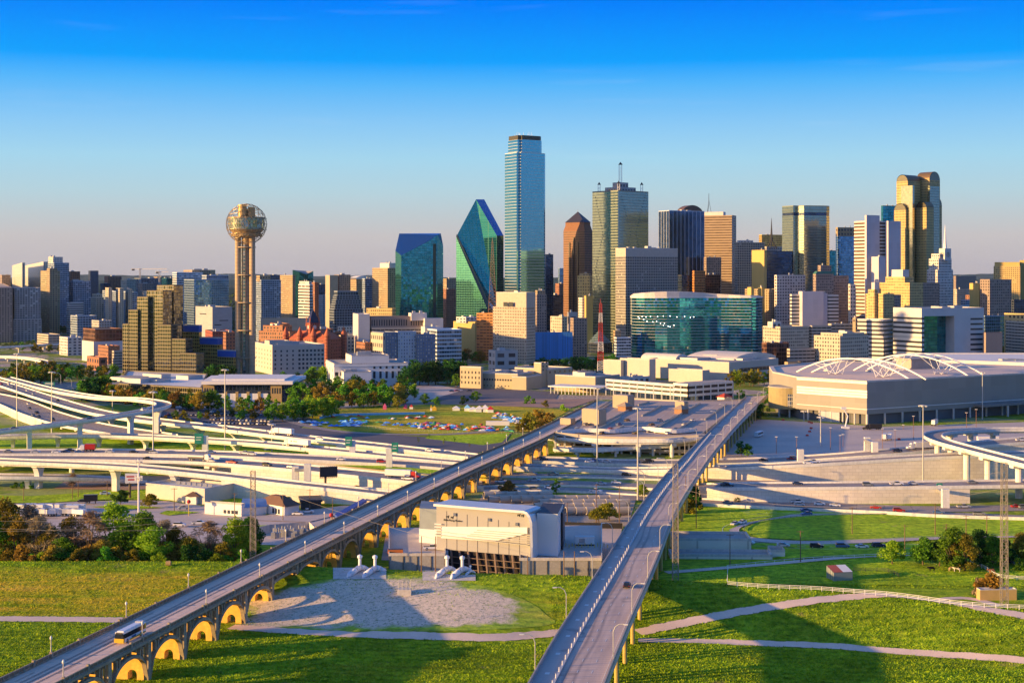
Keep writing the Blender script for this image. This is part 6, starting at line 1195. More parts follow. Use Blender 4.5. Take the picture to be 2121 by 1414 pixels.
    a, b = Vector(P[0]).lerp(Vector(P[1]), .52), Vector(P[0]).lerp(Vector(P[1]), .78); nn = Vector((b.y - a.y, a.x - b.x)).normalized(); mb = MB(); mb.prism([tuple(a + nn * 9), tuple(b + nn * 9), tuple(b), tuple(a)], 8.0, 9.6, 0, 0, bottom=True); mb.build('dock_canopy', mat('canopy_grey', (.22, .21, .2), .8), r)
    for q in (.5, .95): p = a.lerp(b, q) + nn * 8; mb = MB(); mb.box((p.x, p.y, 0), (1.4, 1.4, 8)); mb.build('column', CONC, r)
    for k in range(4): p = Vector(P[0]).lerp(Vector(P[1]), .86 + .035 * k) + nn * 6; mb = MB(); mb.box((p.x, p.y, 0), (5, 4, 9 + k % 2), R(30)); mb.build('cooling_unit', mat('rooftop_metal', (.45, .45, .44)), r)
arena()
B('low grey hall with a stepped white roof behind the arena at right', 1500, [(1960, 1985, 2220, 742, 'fc_greyconc', 14, 10), (2075, 2082, 2220, 736, 'fc_white', 4, 10, None, -15)], name='exhibition_hall', cat='hall', b=8, nu=4)
# ---- pump station on its concrete platform
def pump_station():
    r = thing('pump_station', 'beige pump station with a white curved shell roof and louvres', 'pump station', (XA(1010, 495), 500, 9)); z0 = 9.0; Yl, Yr = 500, 486; lx, rx = XA(904, Yl), XA(1098, Yr); beige = mat('beige_panel', (.36, .345, .325), .75, sc=.1, amt=.1); wt = mat('white_shell', (.70, .70, .70), .35, sc=.2, amt=.05); zl, zr = ZA(1045, Yl), ZA(1061, Yr); D = 15
    A, Bq = (lx, Yl), (rx, Yr); Bk = (rx + 5, Yr + D); Ak = (lx + 5, Yl + D); mb = MB(); mb.prism([A, Bq, Bk, Ak], z0, [zl, zr, zr - 1, zl - 1], 0, 0); mb.build('walls', beige, r)
    f = lambda t, dz, out=.25: (lx + (rx - lx) * t, Yl + (Yr - Yl) * t - out, dz)
    # roof plane rolling over the right end
    pr = [(-.03, zl + .6), (.5, (zl + zr) / 2 + .6), (.93, zr + .75), (.97, zr + .3), (1.0, zr - 1.0), (1.02, zr - 3), (1.03, z0)]; mb = MB()
    for (a, za), (b, zb) in zip(pr, pr[1:]):
        P, Q = f(a, za, 2.0), f(b, zb, 2.0); P2, Q2 = (P[0] + 5, P[1] + D + 3, za - (1.2 if za > 12 else 0)), (Q[0] + 5, Q[1] + D + 3, zb - (1.2 if zb > 12 else 0)); mb.poly([P, Q, Q2, P2]); th = .8; d = Vector((b - a, 0, zb - za)); 
        nrm = Vector((-(zb - za), 0, (b - a) * (rx - lx))).normalized() * -th; mb.poly([P, Q, (Q[0] + nrm.x, Q[1], Q[2] + nrm.z), (P[0] + nrm.x, P[1], P[2] + nrm.z)]); mb.poly([(P[0] + nrm.x, P[1], P[2] + nrm.z), (Q[0] + nrm.x, Q[1], Q[2] + nrm.z), (Q2[0] + nrm.x, Q2[1], Q2[2] + nrm.z), (P2[0] + nrm.x, P2[1], P2[2] + nrm.z)])
    mb.build('shell_roof', wt, r)
    mb = MB(); mb.poly([f(.06, zl - 7.2, .7), f(.05, zl - 11.2, .7), f(.6, zl - 11.0, .7), f(.97, zr - 7.0, .7), f(.97, zr - 4.9, .7)]); mb.poly([f(.06, zl - 7.2, .1), f(.05, zl - 11.2, .1), f(.05, zl - 11.2, .7), f(.06, zl - 7.2, .7)]); mb.build('white_panel', wt, r)
    for k in range(1, 9):
        c = f(k / 9, z0, .06); mb = MB(); mb.box((c[0], c[1], z0), (.14, .1, zl - z0 - 1.5 - k * .35)); mb.build('panel_seam', mat('seam', (.22, .20, .18), .8), r)
    for k in range(5): mb = MB(); z = zr - 7.2 - k * .75; P, Q = Vector(f(.30 + .07 * (4 - k) * .5, z, .8)), Vector(f(.97, z, .8)); rail(mb, [P, Q], -.06, .14, 0, .22); mb.build('louvre', STEEL, r)
    for k in range(5): mb = MB(); z = zl - 6.6 - k * 1.0; P, Q = Vector(f(-.02, z, .8)), Vector(f(.055, z, .8)); rail(mb, [P, Q], -.06, .14, 0, .3); mb.build('louvre', wt, r)
    mb = MB(); rail(mb, [Vector(f(-.01, z0 + 5.6, 1.1)), Vector(f(.98, z0 + 4.4, 1.1))], -.9, 1.2, -.2, .0); rail(mb, [Vector(f(-.01, z0 + 6.7, 1.1)), Vector(f(.98, z0 + 5.5, 1.1))], -.05, .1, -.1, .0); mb.build('gantry', STEEL, r)
    for t, z in ((.2, zl - 3.3), (.57, zl - 4.2), (.86, zl - 5.0)): mb = MB(); mb.box((f(t, z)[0], f(t, z)[1] - .1, z), (.9, .6, 1.0)); mb.build('vent', STEEL, r)
    cu = bpy.data.curves.new('lettering', 'FONT'); cu.body = 'Able Pump Station'; cu.size = .95; cu.extrude = .06; to = bpy.data.objects.new('lettering', cu); COL.objects.link(to); bpy.context.view_layer.update(); dg = bpy.context.evaluated_depsgraph_get(); me = bpy.data.meshes.new_from_object(to.evaluated_get(dg)); bpy.data.objects.remove(to)
    an = math.atan2(Yr - Yl, rx - lx); o = bpy.data.objects.new('lettering', me); COL.objects.link(o); me.materials.clear(); me.materials.append(DARK); o.parent = r; p = Vector(f(.075, zl - 5.2, .2)) - ORG[r.name]; o.location = p; o.rotation_euler = (R(90), 0, an)
    for t, dz in ((.12, -3.9), (.17, -4.0), (.88, -8.4 + 3.2), (.92, -8.4 + 3.1)):   # small running horse emblems
        c = f(t, (zl if t < .5 else zr + 4) + dz, .25); mb = MB(); mb.box((c[0], c[1], c[2]), (.9, .1, .4)); mb.box((c[0] + .55, c[1], c[2] + .25), (.35, .1, .4))
        for q in (-.36, -.2, .2, .36): mb.box((c[0] + q, c[1], c[2] - .35), (.1, .1, .4))
        mb.build('horse_emblem', DARK, r)
    w2 = mat('pale_blue_cladding', (.62, .64, .66), .6, sc=.1, amt=.06); P = [(XA(1112, 490), 490), (XA(1155, 488), 488), (XA(1166, 510), 510), (XA(1125, 512), 512)]; mb = MB(); mb.prism(P, z0, ZA(1062, 490), 0, 1); mb.build('side_wing', [w2, DARK], r); P = [(XA(1152, 505), 505), (XA(1166, 500), 500), (XA(1170, 520), 520), (XA(1156, 522), 522)]; mb = MB(); mb.prism(P, z0, ZA(1057, 505), 0, 0); mb.build('dark_wing', mat('dark_cladding', (.06, .07, .09), .6), r)
    P = [(XA(868, 515), 515), (XA(906, 512), 512), (XA(910, 530), 530), (XA(872, 532), 532)]; mb = MB(); mb.prism(P, z0 - 4, ZA(1094, 515), 0, 0); mb.build('left_wing', w2, r); mb = MB(); mb.prism(inset(P, .96), ZA(1094, 515), ZA(1052, 515), 0, 0); mb.build('left_upper_wing', mat('grey_cladding', (.20, .24, .28), .6), r)
    # the deep intake under the hall
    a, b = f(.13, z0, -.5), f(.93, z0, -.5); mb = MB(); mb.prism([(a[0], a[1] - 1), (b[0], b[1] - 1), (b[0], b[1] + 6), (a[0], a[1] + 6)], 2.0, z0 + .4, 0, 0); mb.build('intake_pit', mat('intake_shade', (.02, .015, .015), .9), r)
    for k in range(9): t = .16 + .75 * k / 8; p = f(t, z0, 1.2); mb = MB(); mb.cyl((p[0], p[1], z0 + .6), (p[0] + .8, p[1] - 1.5, 1.5), .42, n=6); mb.build('intake_column', mat('rust_steel', (.20, .14, .11), .8), r)
    for k in range(3): mb = MB(); A_, B_ = Vector(f(.15, z0 - 1.6 - 2 * k, 2)), Vector(f(.92, z0 - 1.6 - 2 * k, 2)); rail(mb, [A_, B_], -.1, .2, 0, .2); mb.build('intake_rail', mat('rust_steel', (.20, .14, .11)), r)
    return r
pump_station()
def platform(label, x0, x1, Y0, Y1, z):
    P = [(XA(x0, Y0), Y0), (XA(x1, Y0), Y0), (XA(x1, Y1), Y1), (XA(x0, Y1), Y1)]; r = thing('retaining_wall', label, 'wall', (P[0][0], P[0][1], 0)); mb = MB(); mb.prism(P, -.5, z, 0, 1); mb.build('platform', [mat('stained_concrete', (.34, .32, .29), .85, sc=.2, amt=.3, sc2=1.5), ASPHL], r)
    for a, b in ((P[0], P[1]), (P[1], P[2]), (P[3], P[0])):
        mb = MB(); rail(mb, [Vector(a + (z,)), Vector(b + (z,))], -.2, .4, 0, 1.0); mb.build('parapet', CONC, r)
    n = max(3, int((P[1][0] - P[0][0]) / 4))
    for k in range(n + 1): p = Vector(P[0]).lerp(Vector(P[1]), k / n); mb = MB(); mb.box((p.x, p.y - .1, 0), (.25, .2, z)); mb.build('wall_joint', mat('joint', (.12, .11, .10), .9), r)
platform('stained concrete yard wall left of the pump station', 806, 922, 490, 545, 8.8); platform('stained concrete yard wall right of the pump station with one sunlit patch', 1077, 1246, 482, 550, 8.8)
B('grey concrete flood wall building right of the girder viaduct', 530, [(1384, 1388, 1600, 1152, WALLM, 6, 6), (1590, 1596, 1626, 1143, WALLM, 6, 6, None, 3), (1386, 1392, 1556, 1119, WALLM, 6, 6, None, 18)], name='flood_wall', cat='wall', b=-2, nu=0)
def outfall():
    w = mat('white_pipe', (.76, .77, .80), .4, sc=.5, amt=.08)
    def pipe(px, py, s, label):
        p = GT(px, py); mb = MB(); r = thing('outfall_pipe', label, 'pipe', p, 'white outfall pipes')
        d = Vector((-.46, -.86, -.20)).normalized(); q = p + Vector((0, 0, .7 * s)); a = q - d * (7.2 * s); mb.cyl(a, a + d * 5.6 * s, .95 * s, .95 * s, 16); mb.cyl(a + d * 5.6 * s, q + Vector((0, 0, -.5 * s)), .95 * s, .3 * s, 16); mb.cyl(a - d * .3 * s, a + Vector((1.5, 1.5, -.4)) * s, .95 * s, .85 * s, 16); mb.cyl(a + Vector((1.5, 1.5, -.4)) * s, a + Vector((3.4, 3.4, -2.0)) * s, .85 * s, .7 * s, 14); o = mb.build('barrel', w, r, smooth=True)
        mb = MB(); mb.cyl(a + d * 2.3 * s - d * .1, a + d * 2.3 * s + d * .1, 1.05 * s, n=16); mb.build('flange', STEEL, r); b = a + Vector((.1, .1, .6)) * s; mb = MB(); mb.cyl(b, b + Vector((0, 0, 2.6)) * s, .5 * s, n=10); mb.lathe(tuple(b + Vector((0, 0, 2.4)) * s), [(.5 * s, 0), (.85 * s, .3 * s), (.8 * s, 1.0 * s), (0, 1.4 * s)], 12); mb.build('vent_stack', w, r)
    pipe(719, 1197, 1.0, 'leftmost white outfall pipe with a hooded vent on the levee crest'); pipe(751, 1198, 1.0, 'second white outfall pipe from left beside the golden piers'); pipe(902, 1199, 1.0, 'white outfall pipe left in front of the dark intake'); pipe(934, 1200, 1.0, 'white outfall pipe right in front of the dark intake'); pipe(964, 1192, .45, 'small slim white outfall pipe beside the large ones')
    p = GT(838, 1230); r = thing('valve_box', 'pale concrete valve box with a railed top on the sandy slope', 'valve box', p); mb = MB(); mb.box((p.x, p.y, p.z - .6), (4.2, 3.4, 2.4)); mb.build('base', CONC, r); mb = MB()
    for i in range(4):
        for j in (0, 1): mb.cyl((p.x - 1.8 + 1.2 * i, p.y - 1.5 + 3 * j, p.z + 1.8), (p.x - 1.8 + 1.2 * i, p.y - 1.5 + 3 * j, p.z + 4.2), .07, n=5)
    for j in (0, 1):
        for h in (3.0, 4.2): mb.cyl((p.x - 1.8, p.y - 1.5 + 3 * j, p.z + h), (p.x + 1.8, p.y - 1.5 + 3 * j, p.z + h), .07, n=5)
    mb.build('railing', STEEL, r)
outfall()
# ---- low commercial buildings at the left
def store():
    Y = 655; P = fp(302, 424, 486, Y, 60); z = ZA(1016, Y); r = thing('shop_building', 'long white single storey shop with a row of roof units beside the nearest ramp', 'shop', (P[0][0], P[0][1], 0)); block(r, P, 0, z, mat('shop_render', (.55, .52, .44), .8, sc=.3, amt=.12), roof=mat('pale_blue_roof', (.5, .52, .55), .7)); C, Rr, Bk, L = [Vector(p) for p in P]
    for k in range(7): p = L.lerp(C, .3 + .09 * k) + (Rr - C) * .5; mb = MB(); mb.box((p.x, p.y, z), (1.8, 1.6, 1.4)); mb.build('rooftop_unit', UNIT, r)
    p = L.lerp(C, .83); mb = MB(); mb.box((p.x - .6, p.y - .8, 0), (5.5, 3, 3.6), R(-20)); o = mb.build('porch', CONCW, r); mb = MB(); q = [(p.x - 4.5, p.y - 3, 3.6), (p.x + 3.0, p.y - 3.6, 3.6), (p.x + 3.4, p.y + 1.2, 3.6), (p.x - 4, p.y + 1.6, 3.6)]
    for k in range(4): mb.poly([q[k], q[(k + 1) % 4], (p.x - .5, p.y - .8, 5.6)])
    mb.build('porch_roof', mat('shingle', (.16, .09, .06), .9), o); wins(r, tuple(L.lerp(C, .75)), tuple(L.lerp(C, .9)), .5, 3.2, 3, 1, 1.4, 1.9)
    Y = 622; P = fp(424, 500, 504, Y, 68); z = ZA(1046, Y); r = thing('shop_building', 'small white building with a blue metal roof and a red ball sign', 'shop', (P[0][0], P[0][1], 0)); block(r, P, 0, z, mat('white_paint', (.78, .76, .72)), par=.5); C, Rr, Bk, L = [Vector(p) for p in P]; wins(r, tuple(L.lerp(C, .5)), tuple(L.lerp(C, .92)), .4, 3, 4, 1, 1.2, 1.5)
    b = XA(497, Y), XA(552, Y + 6); mb = MB(); q = [(b[0], Y + 1, 3.6), (b[1], Y + 6, 3.4), (b[1] + 3, Y + 20, 3.6), (b[0] - 1, Y + 16, 4)]; t = ((q[0][0] + q[3][0]) / 2, Y + 8.5, 6.6), ((q[1][0] + q[2][0]) / 2, Y + 12, 6); mb.poly([q[0], q[1], t[1], t[0]]); mb.poly([q[2], q[3], t[0], t[1]]); mb.poly([q[1], q[2], t[1]]); mb.poly([q[3], q[0], t[0]]); mb.build('blue_roof', mat('blue_metal_roof', (.30, .42, .58), .4, .3), r)
    mb = MB(); mb.prism([(b[0], Y + 1.5), (b[1] - .3, Y + 6.5), (b[1] + 2, Y + 19), (b[0], Y + 15)], 0, 3.5, 0, 0); mb.build('rear_walls', WHITE, r)
    Y = 622; P = fp(530, 590, 622, Y, 48); r = thing('shop_building', 'brown hip roofed white building with a dark double door', 'shop', (P[0][0], P[0][1], 0)); block(r, inset(P, .95), 0, 4.2, mat('white_paint', (.78, .76, .72)), top=False); Q, Q2 = inset(P, 1.08), inset(P, .3); mb = MB()
    for k in range(4): mb.poly([Q[k] + (4.2,), Q[(k + 1) % 4] + (4.2,), Q2[(k + 1) % 4] + (7.8,), Q2[k] + (7.8,)])
    mb.poly([q + (7.8,) for q in Q2]); mb.build('hipped_roof', mat('shingle', (.16, .09, .06)), r); E = inset(P, .95); wins(r, tuple(Vector(E[3]).lerp(Vector(E[0]), .55)), tuple(Vector(E[3]).lerp(Vector(E[0]), .85)), .3, 3.2, 3, 1, 1.3, 2.2)
    Y = 640; P = fp(618, 622, 668, Y, 12); r = thing('shed', 'long dark open sided shed behind the brown hip roofed building', 'shed', (P[0][0], P[0][1], 0)); mb = MB(); mb.prism(P, 3.2, 4.2, 0, 0, bottom=True); mb.build('roof', DARK, r); mb = MB(); mb.prism(inset(P, .9), 0, 3.2, 0, 0); mb.build('walls', mat('shed_shade', (.08, .07, .065), .9), r)  # dark block under the open roof, shade put into its colour
    Y = 590; P = [tuple(G(x, y, 0)[:2]) for x, y in ((693, 1082), (700, 1088), (760, 1052), (752, 1048))]; r = thing('awning', 'long blue canopy with a red round sign beside the old viaduct', 'canopy', P[0] + (0,)); mb = MB(); mb.prism(P, 2.8, 3.6, 0, 0, bottom=True); mb.build('canopy', mat('blue_canvas', (.03, .08, .35), .7), r)
    for p in P: mb = MB(); mb.cyl(p + (0,), p + (2.8,), .12, n=6); mb.build('post', DARK, r)
store()
def shed():
    Y = 491; P = fp(1712, 1727, 1766, Y, 12); r = thing('livestock_shed', 'corrugated livestock shed with a red and white sloping roof in the pasture', 'shed', (P[0][0], P[0][1], 0)); m, t, p = newmat('corrugated_metal'); u = N(t, 'ShaderNodeSeparateXYZ', {0: pos(t)}).outputs[0]; s = M(t, 'LESS_THAN', M(t, 'FRACT', M(t, 'MULTIPLY', u, 2.5)), .5); t.links.new(MIX(t, s, (.42, .43, .44), (.26, .30, .33)), p.inputs['Base Color']); p.inputs['Roughness'].default_value = .45; p.inputs['Metallic'].default_value = .5
    mb = MB(); mb.prism(P, 0, [2.9, 2.9, 4.2, 4.2], 0, 0); mb.build('walls', m, r); up = .12; mid0, mid1 = tuple((Vector(P[0]) + Vector(P[1])) / 2), tuple((Vector(P[3]) + Vector(P[2])) / 2)
    mb = MB(); mb.poly([P[0] + (2.9 + up,), mid0 + (2.9 + up,), mid1 + (4.2 + up,), P[3] + (4.2 + up,)]); mb.build('red_roof', mat('red_tin', (.45, .10, .05), .6), r); mb = MB(); mb.poly([mid0 + (2.9 + up,), P[1] + (2.9 + up,), P[2] + (4.2 + up,), mid1 + (4.2 + up,)]); mb.build('white_roof', WHITE, r)
    Y = 462; P = fp(2024, 2030, 2106, Y, 4); r = thing('shed', 'low tan flat roofed shed behind the white fence by the right pylon', 'shed', (P[0][0], P[0][1], 0)); block(r, P, 0, ZA(1222, Y), mat('tan_shed', (.50, .34, .13), .85, sc=.5, amt=.2), roof=mat('pale_blue_roof', (.5, .52, .55)), par=.3)
shed()
# ============================================================ trees
leafmat('leaf_green', (.05, .14, .015), (.12, .29, .025), (.22, .40, .04)); leafmat('leaf_dark', (.02, .065, .016), (.045, .13, .024), (.085, .19, .035))
leafmat('leaf_olive', (.10, .11, .014), (.24, .22, .028), (.38, .31, .04)); leafmat('leaf_gold', (.18, .12, .018), (.36, .24, .04), (.48, .32, .06)); leafmat('leaf_lime', (.14, .24, .015), (.28, .42, .025), (.42, .52, .05))
leafmat('twig', (.15, .11, .065), (.29, .215, .13), (.42, .32, .20), .15); BARK = mat('bark', (.13, .09, .06), .95, sc=1.5, amt=.35)
KINDN = {'leaf_green': 'leafy green', 'leaf_dark': 'dark green', 'leaf_olive': 'olive green', 'leaf_gold': 'golden brown', 'leaf_lime': 'bright yellow green', 'twig': 'bare brown'}
def crown(seed, h, w, n, leaf, base=.28, twig=False, nc=16):
    """leaf-sized faces gathered in clumps through an uneven crown"""
    q = random.Random(seed); mb = MB(); cl = []
    for i in range(nc):
        a = q.random() * 6.283; zz = base + (1 - base) * ((i + .5) / nc); rad = w * .5 * math.sin(math.pi * min(.97, (zz - base) / (1 - base) * .8 + .17)) * q.uniform(.3, 1.0)
        cl.append((rad * math.cos(a), rad * math.sin(a), h * (zz - .05 * q.random()), w * q.uniform(.10, .22)))
    for i in range(n):
        c = cl[q.randrange(nc)]; d = Vector((q.gauss(0, 1), q.gauss(0, 1), q.gauss(0, 1))); d = d.normalized() * c[3] * q.random() ** .33; d.z *= .75; p = Vector(c[:3]) + d
        if p.z < h * base * .7: p.z = h * base * .7 + q.random()
        u = Vector((q.gauss(0, 1), q.gauss(0, 1), q.gauss(0, 1) * .6)).normalized(); v = u.orthogonal().normalized(); v.rotate(__import__('mathutils').Quaternion(u, q.random() * 6.28)); s = leaf * q.uniform(.6, 1.4); a = u * s * (1.6 if twig else 1); b = v * s * (.12 if twig else .8)
        mb.poly([tuple(p - a - b * .3), tuple(p + b * -1), tuple(p + a - b * .2), tuple(p + b)])
    return mb, cl
def tree_proto(seed, h, w, n, leaf, kind, base=.28, nc=17):
    r = thing('tree', 'tree', 'tree', (0, 0, 0)); mb, cl = crown(seed, h, w, n, leaf, base, kind == 'twig', nc); mb.build('crown', MATS[kind], r); tb = MB(); q = random.Random(seed + 1); k = h * .022; fork = Vector((q.uniform(-.2, .2), q.uniform(-.2, .2), h * base * .9)); tb.cyl((0, 0, -.4), fork, k * 1.5, k, 7, caps=False)
    for c in cl[::1 if kind == 'twig' else 2]:
        m_ = fork.lerp(Vector(c[:3]), .5) + Vector((0, 0, -h * .03)); tb.cyl(fork, m_, k * .6, k * .4, 5, caps=False); tb.cyl(m_, c[:3], k * .4, k * .1, 5, caps=False)
    tb.build('trunk', BARK, r); return proto(r)
TP = {'round': [tree_proto(5 + i, 9, 9.5, 900, .42, 'leaf_green', .22) for i in range(3)], 'tall': [tree_proto(15 + i, 12, 7.5, 900, .42, 'leaf_green', .2) for i in range(2)], 'bush': [tree_proto(25 + i, 3.4, 5.5, 420, .3, 'leaf_green', .08, 8) for i in range(2)],
      'big': [tree_proto(35 + i, 15, 13, 6000, .30, 'leaf_green', .14, 34) for i in range(3)], 'bare': [tree_proto(45 + i, 13, 11, 2600, .55, 'twig', .20, 28) for i in range(2)], 'spread': [tree_proto(55 + i, 8, 10, 3600, .26, 'leaf_green', .3, 22) for i in range(2)], 'young': [tree_proto(65, 5, 2.6, 260, .25, 'leaf_lime', .3, 7)],
      'nbush': [tree_proto(75 + i, 4.5, 6.5, 2000, .24, 'leaf_green', .06, 12) for i in range(2)]}
TH = {'round': 9, 'tall': 12, 'bush': 3.4, 'big': 15, 'bare': 13, 'spread': 8, 'young': 5, 'nbush': 4.5}
TR = random.Random(21); NT = [0]
def trees(anchor, lst, group=None, name='tree'):
    """lst of (px, py of the foot, height in px, shape, leaf); py None with a depth is given as ('Y', depth)"""
    lst = sorted(lst, key=lambda t: t[0]); cnt = {}
    for t in lst: cnt[(t[3] in ('bush', 'nbush'), t[4])] = cnt.get((t[3] in ('bush', 'nbush'), t[4]), 0) + 1
    seen = {}
    for px, py, hp, shape, kind in lst:
        if isinstance(py, tuple): Y = py[1]; p = Vector((XA(px, Y), Y, T(XA(px, Y), Y)))
        else: p = GT(px, py) if py > 1000 else G(px, py, 0)
        s = hp * p.y / F / TH[shape]; pr = TR.choice(TP[shape]); bush = shape in ('bush', 'nbush'); key = (bush, kind); i = seen.get(key, 0); seen[key] = i + 1; n = cnt[key]
        noun = 'bush' if bush else 'tree'; lb = '%s %s %s' % (KINDN[kind], noun, anchor)
        if n > 1: lb = '%s of the %s %s %s' % (ordn(i, n), KINDN[kind], 'bushes' if bush else 'trees', anchor)
        base = pr.children[0].data.materials[0].name
        o = dup(pr, p, TR.random() * 6.28, (s * TR.uniform(.9, 1.15), s * TR.uniform(.9, 1.15), s), lb, {base: MATS[kind]} if kind != base else None, group or 'trees ' + anchor); o.name = 'bush' if bush else ('bare_tree' if kind == 'twig' else 'tree'); NT[0] += 1
def rowt(x0, y0, x1, y1, n, h0, h1, shapes, kinds, jit=5):
    return [(x0 + (x1 - x0) * (i + .5) / n + TR.uniform(-jit, jit), y0 + (y1 - y0) * (i + .5) / n + TR.uniform(-jit, jit) * .5, TR.uniform(h0, h1), TR.choice(shapes), TR.choice(kinds)) for i in range(n)]
g, d, o_, a_, l_, t_ = 'leaf_green', 'leaf_dark', 'leaf_olive', 'leaf_gold', 'leaf_lime', 'twig'
W1 = ('Y', 530); W2 = ('Y', 515); W3 = ('Y', 505)
trees('on the wooded bank', [(12, W1, 118, 'big', o_), (34, W2, 100, 'big', a_), (58, W1, 110, 'bare', t_), (84, W2, 104, 'bare', t_), (108, W2, 80, 'big', o_), (128, W3, 70, 'big', g), (150, W1, 84, 'big', o_), (186, W2, 112, 'bare', t_), (212, W3, 66, 'big', a_), (238, W1, 112, 'big', l_), (262, W2, 88, 'big', g), (292, W2, 108, 'big', g), (318, W3, 92, 'big', l_), (345, W1, 80, 'bare', t_), (366, W2, 78, 'big', o_), (392, W3, 70, 'big', o_), (432, W2, 92, 'bare', t_), (462, W3, 60, 'big', o_), (490, W2, 98, 'big', l_), (516, W1, 84, 'big', d), (-18, W2, 110, 'big', g)])
trees('below the wooded bank', [(x, ('Y', 497 + 4 * (i % 3)), TR.uniform(22, 46), 'nbush', k) for i, (x, k) in enumerate(zip(range(-10, 540, 19), (a_, o_, o_, a_, g, l_, a_, g, d, o_, a_, l_, g, o_, a_, o_, g, l_, l_, o_, a_, d, a_, g, l_, g, o_, g, d)))])
trees('in the fenced pasture', [(1848, 1168, 46, 'spread', l_), (1912, 1170, 56, 'spread', g), (1946, 1172, 50, 'spread', d), (1976, 1180, 84, 'big', g), (1998, 1182, 76, 'big', o_), (2030, 1172, 72, 'big', d), (2056, 1176, 66, 'big', g), (2084, 1168, 50, 'spread', d), (2112, 1162, 56, 'big', o_)])
trees('by the right pylon', [(2048, 1236, 46, 'nbush', a_), (2030, 1232, 34, 'nbush', t_), (2110, 1180, 24, 'nbush', g)])
trees('under the girder viaduct', [(1535, 945, 30, 'round', d), (1548, 946, 26, 'round', g), (1528, 1040, 10, 'bush', d), (1436, 1052, 40, 'nbush', d), (1430, 1062, 30, 'nbush', o_), (1576, 868, 32, 'round', d), (1566, 870, 28, 'round', d)])
trees('in the pipe yard', [(1262, 1078, 36, 'spread', o_), (1240, 1082, 30, 'spread', o_), (1052, 1030, 34, 'spread', a_), (1152, 1022, 30, 'tall', g), (990, 1066, 14, 'nbush', g), (1330, 1030, 26, 'spread', l_)])
trees('before the white pavilion', rowt(560, 872, 700, 866, 7, 30, 40, ['round'], [g, l_]) + rowt(425, 852, 605, 860, 9, 30, 40, ['round', 'tall'], [g, g, l_, a_]) + rowt(600, 868, 700, 858, 6, 34, 44, ['round'], [g, l_, g]))
trees('on the plaza behind the lawn', rowt(620, 826, 870, 828, 14, 26, 40, ['round', 'tall'], [g, o_, d]) + rowt(610, 832, 830, 838, 16, 30, 44, ['round'], [g, a_, o_, g, o_]) + rowt(640, 845, 840, 845, 8, 24, 34, ['round'], [o_, a_, g]))
trees('below the mirrored hotel', rowt(240, 832, 420, 838, 10, 22, 34, ['round', 'tall'], [o_, g, a_]) + rowt(165, 832, 215, 826, 5, 36, 48, ['round'], [g, g, d]) + rowt(215, 828, 330, 842, 8, 24, 36, ['round', 'bush'], [a_, o_, a_, g]) + rowt(330, 845, 420, 852, 7, 32, 44, ['round'], [g, d, a_, d]) + [(438, 850, 40, 'round', g)])
trees('in the shaded car park', rowt(350, 868, 560, 866, 9, 14, 20, ['bush', 'round'], [g, d, o_]) + rowt(320, 872, 410, 884, 5, 12, 16, ['bush'], [a_, o_]))
trees('by the far left ramps', rowt(60, 785, 240, 786, 12, 22, 32, ['round'], [g, o_, d]) + rowt(0, 800, 150, 792, 14, 26, 36, ['round', 'tall'], [g, o_, g, a_, l_]) + rowt(20, 775, 150, 770, 9, 18, 26, ['round', 'bush'], [o_, d, a_]) + rowt(40, 730, 150, 728, 6, 14, 20, ['round'], [g, o_]) + rowt(165, 815, 240, 795, 4, 20, 28, ['round'], [d, g]))
trees('beside the white post office', rowt(845, 785, 960, 782, 8, 30, 40, ['round'], [d]) + rowt(660, 803, 860, 812, 8, 20, 28, ['round'], [d, g]) + rowt(840, 800, 955, 795, 9, 36, 46, ['round'], [d]) + rowt(640, 795, 680, 790, 4, 24, 34, ['round'], [g, l_, d]) + [(735, 812, 34, 'round', d), (830, 810, 34, 'round', d), (770, 815, 22, 'round', a_), (755, 812, 20, 'round', l_)])
trees('around the ball tower foot', rowt(545, 800, 660, 796, 7, 20, 28, ['round'], [g, d, d]) + rowt(430, 800, 480, 798, 3, 34, 42, ['round'], [d]))
trees('near the railway station', [(945, 802, 26, 'round', g), (858, 822, 26, 'round', l_), (985, 832, 22, 'round', g), (960, 840, 20, 'round', d), (1096, 836, 16, 'bush', g), (835, 838, 20, 'round', o_), (880, 838, 22, 'round', g), (905, 842, 20, 'round', g), (1130, 845, 16, 'round', o_), (1168, 852, 14, 'bush', l_)])
trees('beside the festival lawn', [(1095, 896, 40, 'round', o_), (1112, 892, 42, 'round', a_), (1082, 896, 26, 'round', o_), (1130, 884, 28, 'bush', a_)])
trees('in the dark asphalt lot', [(866, 917, 12, 'young', l_), (889, 908, 10, 'young', g), (920, 922, 14, 'young', l_), (941, 918, 14, 'young', g), (972, 926, 10, 'young', o_)])
trees('by the red radio mast', rowt(1112, 772, 1240, 770, 12, 24, 34, ['round'], [d, d, g]) + rowt(1252, 755, 1275, 755, 3, 18, 24, ['round'], [g]))
trees('left of the arena', rowt(1510, 800, 1605, 796, 10, 24, 34, ['round', 'tall'], [o_, a_, o_, l_]) + [(1592, 838, 28, 'round', g), (1580, 840, 24, 'round', g), (1535, 822, 14, 'bush', g), (1640, 800, 18, 'bush', g)])
trees('above the arena roof', rowt(1790, 752, 1900, 752, 8, 18, 26, ['round'], [d, g]) + rowt(1915, 752, 2121, 750, 16, 22, 36, ['round'], [g, o_, l_, g, a_]))
trees('under the left flyover columns', rowt(20, 1012, 70, 1010, 3, 10, 18, ['bush'], [g]) + [(150, 1010, 30, 'bare', t_), (250, 1046, 30, 'spread', d), (310, 1052, 28, 'spread', o_)])
trees('below the black billboard', rowt(560, 1040, 800, 1040, 10, 6, 12, ['nbush'], [g, o_, g]) + [(738, 1032, 26, 'spread', a_)])
